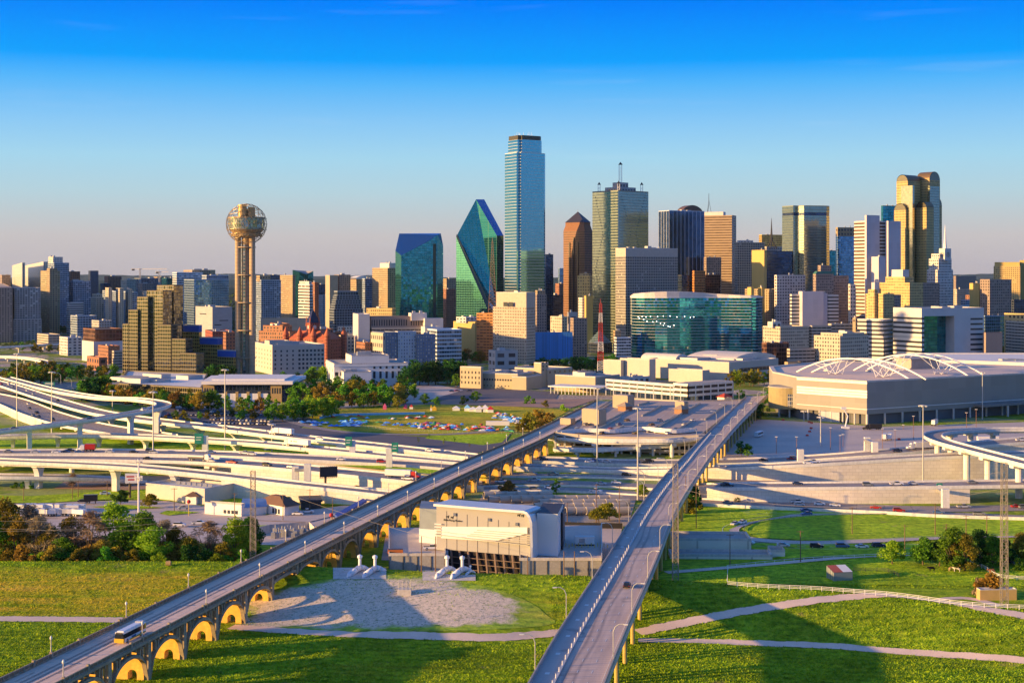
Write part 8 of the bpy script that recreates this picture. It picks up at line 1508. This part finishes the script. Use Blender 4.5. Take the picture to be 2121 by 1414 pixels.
# globe lamps on the old viaduct
def globe():
    r = thing('globe_lamp', 'lamp', 'street lamp', (0, 0, 0)); mb = MB(); mb.box((0, 0, 0), (.7, .7, 1.6)); mb.build('plinth', STONED, r); mb = MB(); mb.cyl((0, 0, 1.6), (0, 0, 4.6), .15, .1, 8); mb.build('post', POLE, r); mb = MB(); mb.lathe((0, 0, 4.55), [(0, 0), (.26, .1), (.34, .45), (.22, .75), (.05, 1.0), (0, 1.02)], 10); mb.build('globe', LAMPW, r); return proto(r)
GP = globe(); TL_ = CLEN(VC); sides = ('near', 'far'); L_ = [[], []]; s = 58.0; k = 0
while s < TL_ - 260:
    for sd in (0, 1):
        p, t = at_len(VC, s + (0 if sd == 0 else 19)); n = Vector((t.y, -t.x, 0)); c = p + n * ((VW / 2 + .55) * (1 if sd == 0 else -1)); L_[sd].append(c)
    s += 38
for sd in (0, 1):
    for i, c in enumerate(L_[sd]): dup(GP, c, 0, 1, '%s of the globe lamps on the %s railing of the old arched viaduct' % (ordn(i, len(L_[sd])), sides[sd]), None, 'globe lamps on the %s railing' % sides[sd]).name = 'globe_lamp'
def cobra(h=9.0):
    r = thing('street_lamp', 'lamp', 'street lamp', (0, 0, 0)); mb = MB(); mb.tube([(0, 0, 0), (0, 0, h * .8), (.5, 0, h * .93), (1.4, 0, h), (2.6, 0, h * 1.01)], .11, 7); mb.build('pole', POLE, r); mb = MB(); mb.box((3.0, 0, h * .99), (1.1, .4, .2)); mb.build('lamp_head', LAMPW, r); mb = MB(); mb.box((0, 0, -.5), (.6, .6, .7)); mb.build('base', CONC, r); return proto(r)
CP = cobra(); R_ = []; s = 30.0; tot = CLEN(JR)
while s < tot - 20: p, t = at_len(JR, s); R_.append((p, math.atan2(t.x, -t.y) )); s += 47
for i, (p, a) in enumerate(R_): dup(CP, p + Vector((.15, 0, .3)), a + math.pi / 2 * 0 + math.pi, 1, '%s of the curved street lamps on the right edge of the girder viaduct' % ordn(i, len(R_)), None, 'curved lamps on the right edge').name = 'street_lamp'
Q_ = []; s = 22.0; tot = CLEN(JL)
while s < tot - 40: p, t = at_len(JL, s); Q_.append((p, math.atan2(t.x, -t.y))); s += 52
for i, (p, a) in enumerate(Q_): dup(CP, p + Vector((-.9, 0, -1.2)), a + .2, 1.05, '%s of the curved street lamps outside the left edge of the girder viaduct' % ordn(i, len(Q_)), None, 'curved lamps outside the left edge').name = 'street_lamp'
for i, (x, y, h) in enumerate(((126, 806, 34), (148, 812, 30), (56, 708, 18), (66, 708, 18), (152, 830, 30), (1383, 1008, 60), (1335, 1030, 56))): p = ground(x, y); s = h * p.y / F / 9; dup(CP, p, 3.4, s, 'slim curved street lamp %s' % ('beside the green sign', 'right of the green sign', 'left of two before the far highway bridge', 'right of two before the far highway bridge', 'behind the far left ramp', 'under the girder viaduct, farther one', 'under the girder viaduct, nearer one')[i]).name = 'street_lamp'
def wpole(px, yt, yb, where, arms=1, m=None):
    p = ground(px, yb); h = ZA(yt, p.y) - p.z; r = thing('utility_pole', 'wooden utility pole ' + where, 'utility pole', p, 'wooden utility poles'); mb = MB(); mb.cyl(p - Vector((0, 0, .3)), p + Vector((0, 0, h)), .2, .13, 7); mb.build('pole', m or WOOD, r)
    for k in range(arms): mb = MB(); mb.box((p.x, p.y, p.z + h - .5 - 1.1 * k), (2.6, .14, .16)); mb.build('cross_arm', WOOD, r)
for a in ((1442, 1000, 1095, 'by the grass right of the girder viaduct'), (1512, 1105, 1172, 'before the frontage road junction'), (1658, 1098, 1164, 'beside the drive left of the shed'), (1765, 1050, 1107, 'in the loop infield'), (1874, 1086, 1152, 'by the pasture gate'), (1937, 1042, 1108, 'at the right of the loop infield'), (1960, 1084, 1112, 'left of the leaning streetlight', 2), (2001, 1066, 1108, 'above the pasture trees, left of two', 2), (2044, 1065, 1108, 'above the pasture trees, right of two', 2), (1235, 1002, 1082, 'in the pipe yard, left of two'), (1283, 1005, 1088, 'in the pipe yard, right of two'), (1175, 1040, 1090, 'behind the pump station side wing'), (873, 1110, 1184, 'left one of the pair before the pump station', 0), (902, 1110, 1184, 'right one of the pair before the pump station', 0), (1093, 1150, 1190, 'short one on the right yard wall', 0), (1168, 1141, 1192, 'left of three on the right yard wall', 0), (1190, 1141, 1192, 'middle of three on the right yard wall', 0), (1221, 1140, 1192, 'right of three on the right yard wall', 0), (689, 1030, 1078, 'before the brown hip roofed building'), (486, 1020, 1074, 'right of the long white shop'), (642, 1012, 1056, 'below the black billboard'), (586, 1023, 1078, 'between the small shops'), (150, 1000, 1034, 'left of the dirt yard'), (162, 995, 1030, 'on the dirt yard, left'), (222, 995, 1028, 'on the dirt yard, middle'), (361, 1010, 1058, 'before the long white shop'), (49, 1010, 1038, 'beside the street at the far left'), (1420, 985, 1060, 'right behind the girder viaduct piers')): wpole(*a)
def gantry(label, cols, yt, arm=None, signs=()):
    r = None
    for i, (x, yb) in enumerate(cols):
        p = ground(x, yb) if yb > 0 else None; h = ZA(yt[i], p.y)
        if r is None: r = thing('sign_gantry', label, 'gantry', p)
        mb = MB(); mb.box((p.x, p.y, 0), (3.2, 2.2, h)); mb.build('column', CONCW, r); 
        if i == 0: P0, h0 = p, h
        else: mb = MB(); mb.box(((p.x + P0.x) / 2, (p.y + P0.y) / 2, min(h, h0) - 2.2), (abs(p.x - P0.x) or 1.2, abs(p.y - P0.y) or 1, 1.4)); mb.build('truss', STEEL, r)
    for x, y, w, hh in signs: Y = P0.y - 1.5; mb = MB(); mb.box((XA(x, Y), Y, ZA(y + hh / 2, Y)), (w * Y / F, .3, hh * Y / F)); o = mb.build('sign_panel', GREEN, r); mb = MB(); [mb.box((XA(x, Y) + dx, Y - .2, ZA(y, Y) + dz), (w * Y / F * .6, .06, .35)) for dx, dz in ((0, .6), (-.3, -.8))]; mb.build('sign_marks', WHITE, o)
gantry('two pale concrete gantry columns in the event lot by the far right highway', [(1796, 950), (1812, 962)], [905, 915]); gantry('single pale gantry column over the longest retaining wall', [(1658, 985)], [930]); gantry('pale gantry column with a green sign on the left retaining wall', [(730, 960)], [912], signs=((722, 914, 14, 20),)); gantry('pale gantry column with a green sign above the red car', [(806, 985)], [928], signs=((818, 926, 14, 20),)); gantry('pair of pale gantry columns behind the black billboard', [(612, 1018), (637, 1020)], [965, 960]); gantry('pair of pale gantry columns with green signs at the middle right highway', [(1942, 1040), (1958, 1052)], [1006, 1012], signs=((1946, 1008, 12, 16), (1951, 1016, 9, 20))); gantry('pale gantry column with a green sign left of the flyover lanes', [(425, 945)], [902], signs=((412, 908, 18, 22),))
p = G(102, 822); r = thing('road_sign', 'large green road sign on posts beside the far left ramp', 'road sign', p); mb = MB(); mb.box((p.x, p.y, ZA(800, p.y)), (9.5, .3, 3.6)); mb.build('sign_panel', GREEN, r); mb = MB(); [mb.cyl((p.x + d_, p.y, 0), (p.x + d_, p.y, ZA(798, p.y)), .18, n=6) for d_ in (-3, 3)]; mb.build('posts', POLE, r); mb = MB(); [mb.box((p.x, p.y - .2, ZA(800, p.y) + z_), (7, .08, .4)) for z_ in (.7, 1.7, 2.6)]; mb.build('sign_marks', WHITE, r)
def billboard(label, px, yb, yt0, yt1, w, col, slats=False, rz=0.0, mark=None):
    p = ground(px, yb); r = thing('billboard', label, 'billboard', p); z0, z1 = ZA(yt1, p.y), ZA(yt0, p.y); mb = MB(); mb.cyl(p, (p.x, p.y, z0 + .5), .55, n=10); mb.build('post', mat('brown_post', (.10, .07, .05), .7), r); mb = MB(); mb.box((p.x + w * .18, p.y, z0), (w, .8, z1 - z0), rz); o = mb.build('panel', col, r)
    if slats:
        for k in range(9): mb = MB(); mb.box((p.x + w * .18 + (k - 4) * w / 9 * math.cos(rz), p.y - .5 + (k - 4) * w / 9 * math.sin(rz), z0 - .1), (.16, .2, z1 - z0 + .5), rz); mb.build('frame_rib', DARK, r)
    if mark: 
        for dz, ww, mm in mark: mb = MB(); mb.box((p.x + w * .18, p.y - .45, z0 + (z1 - z0) * dz), (w * ww, .1, (z1 - z0) * .14), rz); mb.build('panel_mark', mm, o)
    mb = MB(); mb.box((p.x + w * .18, p.y - .9, z0 - .35), (w, .9, .15), rz); mb.build('catwalk', DARK, r)
billboard('big black billboard on a single brown post before the highway', 674, 1032, 966, 987, 8.2, DARK, True, .25); RED = mat('sign_red', (.50, .03, .03), .5); billboard('white and red shop sign board on a post by the dirt yard', 269, 1032, 980, 1000, 6.5, WHITE, False, .1, ((.62, .8, RED), (.3, .6, RED)))
p = ground(287, 1062); r = thing('cell_tower', 'white cell tower pole with antenna clusters by the street', 'cell tower', p); h = ZA(952, p.y); mb = MB(); mb.cyl(p, (p.x, p.y, h), .42, .3, 10); mb.build('pole', WHITE, r)
for z in (h - 1.8, h - 9):
    for k in range(6): a = k * 1.047; mb = MB(); mb.box((p.x + 1.5 * math.cos(a), p.y + 1.5 * math.sin(a), z), (.45, .45, 2.0)); mb.build('antenna', LAMPW, r)
    mb = MB(); mb.lathe((p.x, p.y, z + .8), [(.3, 0), (1.5, 0), (1.5, .15), (.3, .15)], 12); mb.build('antenna_ring', POLE, r)
# masts and cranes in the city
def radio(label, px, yt, yb, Y, w0, w1, cols, n):
    x = XA(px, Y); z0, z1 = ZA(yb, Y), ZA(yt, Y); r = thing('radio_mast', label, 'mast', (x, Y, max(0, z0))); k = len(cols); sw = lambda t: w0 + (w1 - w0) * t
    for i, c in enumerate(cols): mb = MB(); lattice(mb, (x, Y, z0 + (z1 - z0) * i / k), (z1 - z0) / k, sw(i / k), sw((i + 1) / k), n, .22); mb.build('lattice_section', c, r)
    mb = MB(); mb.cyl((x, Y, z1), (x, Y, z1 + 5), .25, .1, 5); mb.build('tip', cols[-1], r)
RW = [mat('mast_white', (.75, .72, .68), .6), mat('mast_red', (.48, .05, .03), .6)]
radio('red and white banded radio mast in front of the glass pyramid', 1244, 628, 768, 1500, 6.5, 2.2, [RW[0], RW[1], RW[0], RW[1], RW[1], RW[0], RW[1]], 4); radio('tapering rust coloured lattice mast before the pointed green tower', 1020, 500, 662, 1800, 11, 1.4, [mat('mast_rust', (.36, .20, .13), .6)], 22)
for px, yt, yb, x0, x1, lb in ((290, 556, 590, 272, 346, 'left larger tower crane with a long horizontal jib'), (330, 562, 590, 322, 349, 'right smaller tower crane on the horizon')):
    Y = 3400; r = thing('tower_crane', lb, 'crane', (XA(px, Y), Y, 0)); mb = MB(); lattice(mb, (XA(px, Y), Y, 20), ZA(yt, Y) - 20, 3, 3, 14, .35); mb.build('mast', POLE, r); mb = MB(); mb.box((XA((x0 + x1) / 2, Y), Y, ZA(yt, Y) - 2), ((x1 - x0) * Y / F, 1.5, 1.8)); mb.build('jib', WHITE, r); mb = MB(); mb.box((XA(x0 + 4, Y), Y, ZA(yt, Y) - 5), (6, 2.5, 4)); mb.build('counterweight', DARK, r)
# white ranch fences
def on_crest(px):
    X = 0
    for _ in range(8): X = (px - CX) * (crest(X) - 1.5) / F
    return Vector((X, crest(X) - 1.5, 7))
def fence(label, px, h=1.5, rails=3, post=3.2, z=None, m=None):
    C = cat_rom([GT(*q) if q[1] else on_crest(q[0]) for q in px], 8); C = [Vector((c.x, c.y, T(c.x, c.y))) for c in C]; r = thing('ranch_fence', label, 'fence', C[0]); mm = m or mat('fence_white', (.80, .79, .78), .6); L = CLEN(C)
    for k in range(rails): mb = MB(); zz = h * (.38 + .56 * k / max(1, rails - 1)); rail(mb, C, -.04, .08, zz, zz + .11); mb.build('rail', mm, r)
    n = min(98, int(L / post))
    for i in range(n + 1): p, _ = at_len(C, L * i / n - .001 if i else 0); mb = MB(); mb.box((p.x, p.y, T(p.x, p.y) - .3), (.14, .14, h + .35)); mb.build('post', mm, r)
fence('long white three rail ranch fence along the levee crest at the right', [(1506, 0), (1580, 0), (1700, 0), (1850, 0), (2000, 0), (2160, 0)]); fence('white ranch fence along the far side of the pasture', [(1506, 1178), (1600, 1168), (1700, 1160), (1800, 1155), (1900, 1152)], 1.4, 2, 4); fence('short white fence joining the two pasture fences at the left', [(1506, 0), (1507, 1188), (1508, 1180)], 1.6, 2, 4); fence('white ranch fence running down past the pasture trees', [(2010, 1165), (2040, 1180), (2074, 1198), (2170, 1204)]); fence('dark pipe corral fence beside the livestock shed', [(1768, 1184), (1834, 1185), (1862, 1196)], 1.5, 3, 4, None, DARK)
C = [G(x, y, 0) for x, y in ((1165, 1092), (1220, 1094), (1290, 1095))]; r = thing('screen_fence', 'black screened fence between the pipe yard and the pump station', 'fence', C[0]); mb = MB(); rail(mb, C, -.05, .1, 0, 2.4); mb.build('screen', mat('black_screen', (.02, .02, .022), .8), r); mb = MB()
for i in range(9): p = C[0].lerp(C[2], i / 8); mb = MB(); mb.box((p.x, p.y - .12, 0), (.14, .14, 2.7)); mb.build('post', POLE, r)
def grail(label, px):
    C = cat_rom([G(x, y, 0) for x, y in px], 6); r = thing('guard_rail', label, 'guard rail', C[0]); mb = MB(); rail(mb, C, -.05, .1, .55, .85); mb.build('beam', STEEL, r); L = CLEN(C); n = min(60, int(L / 3))
    for i in range(n + 1): p, _ = at_len(C, L * i / n); mb = MB(); mb.box((p.x, p.y, 0), (.15, .2, .75)); mb.build('post', WOOD, r)
grail('steel guard rail around the inside of the loop road', [(1860, 1066), (1720, 1068), (1630, 1073), (1570, 1082), (1545, 1092), (1540, 1100)]); grail('guard rail along the grass between the viaducts', [(1010, 992), (1120, 1000), (1180, 1003)]); grail('guard rail on the far side of the grass median between the viaducts', [(1060, 982), (1200, 986), (1340, 990)])
# big concrete pipes laid out in rows
def bigpipe():
    r = thing('concrete_pipe', 'pipe', 'pipe', (0, 0, 0)); L = 6.0; mb = MB(); n = 16
    for k in range(n):
        a, b = 2 * math.pi * k / n, 2 * math.pi * (k + 1) / n; f = lambda t, q, x: (x, q * math.cos(t), 1.7 + q * math.sin(t))
        for q in (1.7, 1.35): mb.poly([f(a, q, -L / 2), f(b, q, -L / 2), f(b, q, L / 2), f(a, q, L / 2)])
        for x in (-L / 2, L / 2): mb.poly([f(a, 1.35, x), f(b, 1.35, x), f(b, 1.7, x), f(a, 1.7, x)])
    mb.build('shell', mat('pipe_concrete', (.47, .40, .32), .8, sc=.5, amt=.15), r); mb = MB(); mb.lathe((0, 0, 0), [(0, 0), (.01, 0)], 3); mb = MB(); mb.cyl((-L / 2 + .7, 0, 1.7), (-L / 2 + .75, 0, 1.7), 1.34, n=16); mb.build('dark_bore', mat('bore_shade', (.02, .018, .016), .9), r); return proto(r)
PP = bigpipe(); rows = ((1034, 1015, 1130, 6), (1042, 1025, 1275, 12), (1050, 1130, 1290, 8), (1058, 1120, 1282, 9), (1067, 1185, 1290, 6))
for j, (y, x0, x1, n) in enumerate(rows):
    for i in range(n): p = G(x0 + (x1 - x0) * i / (n - 1), y, 0); dup(PP, p + Vector((0, 0, ZL[0])), R(14 if i % 2 else 17), 1, '%s large concrete pipe in the %s row of the pipe yard' % (ordn(i, n), ('back', 'second', 'middle', 'fourth', 'front')[j]), None, 'concrete pipes in the yard').name = 'concrete_pipe'
# yard goods by the pump station and the substation
p = G(1211, 1128, 8.8); r = thing('generator', 'white generator container among yellow bollards right of the pump station', 'generator', p); mb = MB(); mb.box((p.x, p.y, 9.2), (6.8, 2.4, 2.7)); mb.build('housing', WHITE, r); mb = MB(); mb.box((p.x, p.y, 8.8), (7.0, 2.5, .45)); mb.build('skid', DARK, r); mb = MB(); mb.box((p.x - 1, p.y - 1.25, 9.7), (2, .06, 1.6)); mb.build('grille', STEEL, r)
for i in range(14): q = G(1172 + 6.6 * i, 1134 if i % 2 else 1131, 8.8); mb = MB(); mb.cyl(q, q + Vector((0, 0, 1.15)), .13, n=8); mb.cyl(q + Vector((0, 0, 1.15)), q + Vector((0, 0, 1.25)), .13, .05, 8); tag(mb.build('bollard', mat('bollard_yellow', (.60, .42, .05), .5)), '%s yellow bollard around the white generator container' % ordn(i, 14), 'bollard', 'yellow bollards by the generator')
q = random.Random(6); r = thing('substation', 'grey walled electrical yard with silver transformer boxes under the old viaduct', 'substation', G(590, 1112)); C = [G(x, y, 0) for x, y in ((512, 1112), (560, 1102), (640, 1096), (652, 1108))]; mb = MB(); rail(mb, C, -.15, .3, 0, 3.2); mb.build('yard_wall', CONC, r)
for k in range(12): p = G(565 + 6 * k + q.uniform(-2, 2), 1112 + q.uniform(-4, 4), 0); mb = MB(); mb.box(p, (1.6, 1.8, q.uniform(1.6, 3.4))); o = mb.build('transformer', STEEL, r); mb = MB(); mb.cyl(p + Vector((0, 0, 1.5)), p + Vector((0, 0, 4.2)), .18, n=6); mb.build('bushing', POLE, o)
p = GT(349, 1171); mb = MB(); mb.cyl((p.x - .8, p.y, p.z + .8), (p.x + .8, p.y, p.z + .8), .85, n=14); tag(mb.build('hay_bale', mat('hay', (.38, .26, .12), .95, sc=2, amt=.3)), 'small brown round bale on the grass below the wooded bank', 'hay bale')
for i, (x, y, c, lb) in enumerate(((391, 1043, 'red', 'red ball sign on a pole at the blue roofed shop'), (686, 1075, 'red', 'red round sign beside the blue canopy'))):
    p = G(x, y + (25 if i == 0 else 4), 0); r = thing('shop_sign', lb, 'sign', p); h = 5.5 if i == 0 else 2; mb = MB(); mb.cyl(p, p + Vector((0, 0, h)), .16, n=6); mb.build('post', mat('bollard_yellow', (.60, .42, .05)), r); mb = MB(); mb.lathe(tuple(p + Vector((0, 0, h - .3))), [(0, 0), (.7, .35), (.9, .95), (.65, 1.6), (0, 1.9)], 12); mb.build('ball', RED, r)
# festival lawn: deflated inflatables laid out, tents, fence banners
TC = {'blue': (.05, .25, .75), 'sky blue': (.25, .58, .85), 'red': (.55, .04, .03), 'yellow': (.65, .42, .03), 'green': (.04, .30, .10), 'white': (.72, .72, .70), 'pink': (.60, .10, .22), 'orange': (.62, .22, .03)}; q = random.Random(31)
for n_, c_ in TC.items(): mat('cloth_' + n_.replace(' ', '_'), c_, .7, sc=.6, amt=.2)
bands = [(620, 880, 760, 880, 34, 5, ('blue', 'sky blue', 'blue', 'white')), (860, 882, 1060, 890, 84, 7, ('blue', 'white', 'sky blue', 'pink', 'red', 'green', 'yellow', 'orange')), (1020, 860, 1090, 876, 40, 8, ('sky blue', 'yellow', 'white', 'red', 'blue')), (690, 866, 900, 868, 22, 4, ('orange', 'green', 'white', 'sky blue', 'red')), (700, 875, 860, 884, 30, 4, ('blue', 'sky blue', 'green', 'blue')), (600, 858, 700, 860, 10, 3, ('sky blue', 'blue', 'pink'))]
for b_, (x0, y0, x1, y1, n, jy, cs) in enumerate(bands):
    for i in range(n):
        t = q.random(); p = G(x0 + (x1 - x0) * t, y0 + (y1 - y0) * t + q.uniform(-jy, jy), 0); c = q.choice(cs); w, l = q.uniform(2, 4.5), q.uniform(2.5, 7); a = q.random() * 3; mb = MB(); V = lambda i_, j_: ((p.x + math.cos(a) * (i_ - 1.5) * w / 3 - math.sin(a) * (j_ - 1.5) * l / 3), p.y + math.sin(a) * (i_ - 1.5) * w / 3 + math.cos(a) * (j_ - 1.5) * l / 3); hh = [[.3 + (q.uniform(.2, 1.1) if 0 < i_ < 3 and 0 < j_ < 3 else 0) for j_ in range(4)] for i_ in range(4)]
        for i_ in range(3):
            for j_ in range(3): mb.poly([V(i_, j_) + (hh[i_][j_] + ZL[0],), V(i_ + 1, j_) + (hh[i_ + 1][j_] + ZL[0],), V(i_ + 1, j_ + 1) + (hh[i_ + 1][j_ + 1] + ZL[0],), V(i_, j_ + 1) + (hh[i_][j_ + 1] + ZL[0],)])
        wh = ('left end of the festival lawn', 'front edge of the festival lawn', 'right end of the festival lawn', 'middle of the festival lawn', 'front left of the festival lawn', 'back left of the festival lawn')[b_]; tag(mb.build('deflated_inflatable', MATS['cloth_' + c.replace(' ', '_')]), '%s crumpled cloth inflatable spread on the %s' % (c, wh), 'inflatable', 'crumpled %s inflatables on the %s' % (c, wh))
for i, (x, y, w, h, c) in enumerate(((945, 850, 6, 3, 'white'), (968, 851, 5, 4, 'sky blue'), (980, 852, 7, 3, 'white'), (993, 853, 6, 4, 'white'), (1005, 853, 6, 4.5, 'white'), (1016, 854, 5, 4, 'red'), (900, 850, 4, 3, 'yellow'), (893, 851, 1.5, 4, 'yellow'), (840, 846, 3, 3, 'pink'), (852, 847, 3, 3, 'red'), (797, 848, 3, 4, 'pink'))):
    p = G(x, y, 0); r = thing('festival_tent', '%s %s, %s of the tents on the festival lawn' % (c, 'peaked tent' if w > 2 else 'tall banner tent', ordn(i, 11)), 'tent', p, 'tents on the festival lawn'); mb = MB(); mb.box((p.x, p.y, 0), (w * .9, w * .9, h * .6)); mb.build('walls', MATS['cloth_white'] if i % 2 else MATS['cloth_' + c.replace(' ', '_')], r); mb = MB(); Q = [(p.x - w / 2, p.y - w / 2), (p.x + w / 2, p.y - w / 2), (p.x + w / 2, p.y + w / 2), (p.x - w / 2, p.y + w / 2)]
    for k in range(4): mb.poly([Q[k] + (h * .6,), Q[(k + 1) % 4] + (h * .6,), (p.x, p.y, h * 1.25)])
    mb.build('canopy', MATS['cloth_' + c.replace(' ', '_')], r)
C = cat_rom([G(x, y, 0) for x, y in ((662, 868), (690, 862), (760, 860), (880, 858))], 5); mb = MB(); rail(mb, C, -.05, .1, 0, 1.8); tag(mb.build('banner_fence', MATS['cloth_sky_blue']), 'long sky blue banner fence at the back left of the festival lawn', 'banner')
C = cat_rom([G(x, y, 0) for x, y in ((720, 884), (860, 895), (1080, 900))], 5); r = thing('mesh_fence', 'grey festival fence along the front of the lawn', 'fence', C[0]); L = CLEN(C)
for z in (.1, 1.0, 1.9): mb = MB(); rail(mb, C, -.03, .06, z, z + .06); mb.build('rail', POLE, r)
for i in range(40): p, _ = at_len(C, L * i / 40); mb = MB(); mb.box(p, (.1, .1, 2.0)); mb.build('post', POLE, r)
for i, (x, y) in enumerate(((1622, 872), (1676, 876), (1681, 878), (1680, 889), (1677, 896), (1672, 904), (1862, 933), (1876, 936), (1888, 934), (1900, 938), (1862, 912))): p = G(x, y, 0) + Vector((0, 0, ZL[0])); r = thing('traffic_barrier', '%s red plastic barrier in the event lot' % ordn(i, 11), 'barrier', p, 'red barriers in the event lot'); mb = MB(); mb.box((p.x, p.y, p.z), (2.0, .6, .5)); mb.box((p.x, p.y, p.z + .5), (1.8, .3, .6)); mb.build('body', mat('red_plastic', (.6, .07, .04), .5), r)
for i, (x, yt, yb) in enumerate(((1720, 886, 932), (1740, 902, 938), (1828, 888, 932), (1854, 890, 930), (1871, 880, 890), (1892, 862, 910), (2002, 855, 892), (2022, 848, 886), (1746, 900, 926), (1608, 905, 940), (1650, 905, 944))): p = G(x, yb, 0); h = ZA(yt, p.y); r = thing('lot_light', '%s of the slim lot lights in the event car park' % ordn(sorted(((1720, 1740, 1828, 1854, 1871, 1892, 2002, 2022, 1746, 1608, 1650))).index(x), 11), 'light pole', p, 'slim lights in the event car park'); mb = MB(); mb.cyl(p, p + Vector((0, 0, h)), .18, .12, 6); mb.build('pole', mat('lot_pole', (.22, .12, .08), .6), r); mb = MB(); mb.box((p.x, p.y, h), (1.4, .6, .35)); mb.build('lamp_head', LAMPW, r)
# grazing cattle: one skinned body per animal
def cow():
    V = [(0, 0, 1.12), (.55, 0, 1.15), (1.0, 0, 1.2), (1.35, 0, 1.38), (1.62, 0, 1.42), (1.95, 0, 1.22), (-.55, 0, 1.18), (-.8, 0, 1.1), (-.92, 0, .6)]; E = [(0, 1), (1, 2), (2, 3), (3, 4), (4, 5), (0, 6), (6, 7), (7, 8)]; Rr = [.40, .40, .36, .22, .17, .10, .36, .10, .03]
    for s in (-1, 1):
        for x, k, d in ((.8, 2, .05), (-.6, 6, -.10)):
            i = len(V); V += [(x, s * .24, .85), (x + d, s * .25, .45), (x, s * .25, .04)]; E += [(k, i), (i, i + 1), (i + 1, i + 2)]; Rr += [.17, .09, .07]
        i = len(V); V.append((1.58, s * .28, 1.5)); E.append((4, i)); Rr.append(.05)
    me = bpy.data.meshes.new('cow'); me.from_pydata(V, E, []); o = bpy.data.objects.new('cow', me); COL.objects.link(o); md = o.modifiers.new('skin', 'SKIN')
    for v, q_ in zip(me.skin_vertices[0].data, Rr): v.radius = (q_, q_)
    me.skin_vertices[0].data[0].use_root = True; o.modifiers.new('sub', 'SUBSURF').levels = 1; bpy.context.view_layer.update(); m2 = bpy.data.meshes.new_from_object(o.evaluated_get(bpy.context.evaluated_depsgraph_get())); bpy.data.objects.remove(o); return m2
CM = cow()
for x, y, c, a, lb in ((1931, 1184, (.02, .015, .012), 200, 'black cow standing in the shade of the pasture'), (1970, 1184, (.45, .32, .17), 20, 'tan cow left of the white one under the trees'), (1983, 1185, (.70, .66, .60), 160, 'white cow beside the tan one under the trees'), (2056, 1189, (.33, .13, .05), 190, 'upper brown cow by the white fence'), (2067, 1204, (.33, .13, .05), 210, 'lower brown cow by the white fence')):
    me = CM.copy(); me.materials.clear(); me.materials.append(mat('hide_%d' % x, c, .9, sc=2, amt=.25)); o = bpy.data.objects.new('cow', me); COL.objects.link(o); p = GT(x, y); o.location = p + Vector((0, 0, ZL[0] * .5)); o.rotation_euler.z = R(a); o.scale = (1.15,) * 3; tag(o, lb, 'cow', 'cattle in the pasture')
# ============================================================ thin evening haze
mb = MB(); mb.prism([(-15000, -3500), (15000, -3500), (15000, 27400), (-15000, 27400)], -1.0, 330, 0, 0, bottom=True)
hz = mb.build('haze', bpy.data.materials.new('haze')); hz['kind'] = 'stuff'; hm = hz.data.materials[0]; hm.use_nodes = True; ht = hm.node_tree; ht.nodes.clear()
hv = N(ht, 'ShaderNodeVolumePrincipled', {'Color': (.6, .8, 1.0, 1), 'Density': 8e-6, 'Anisotropy': .2}); N(ht, 'ShaderNodeOutputMaterial', {'Volume': hv.outputs[0]})
# prototypes were only patterns for the copies
for r in PROTOS:
    def kill(o):
        for c in list(o.children): kill(c)
        bpy.data.objects.remove(o)
    kill(r)
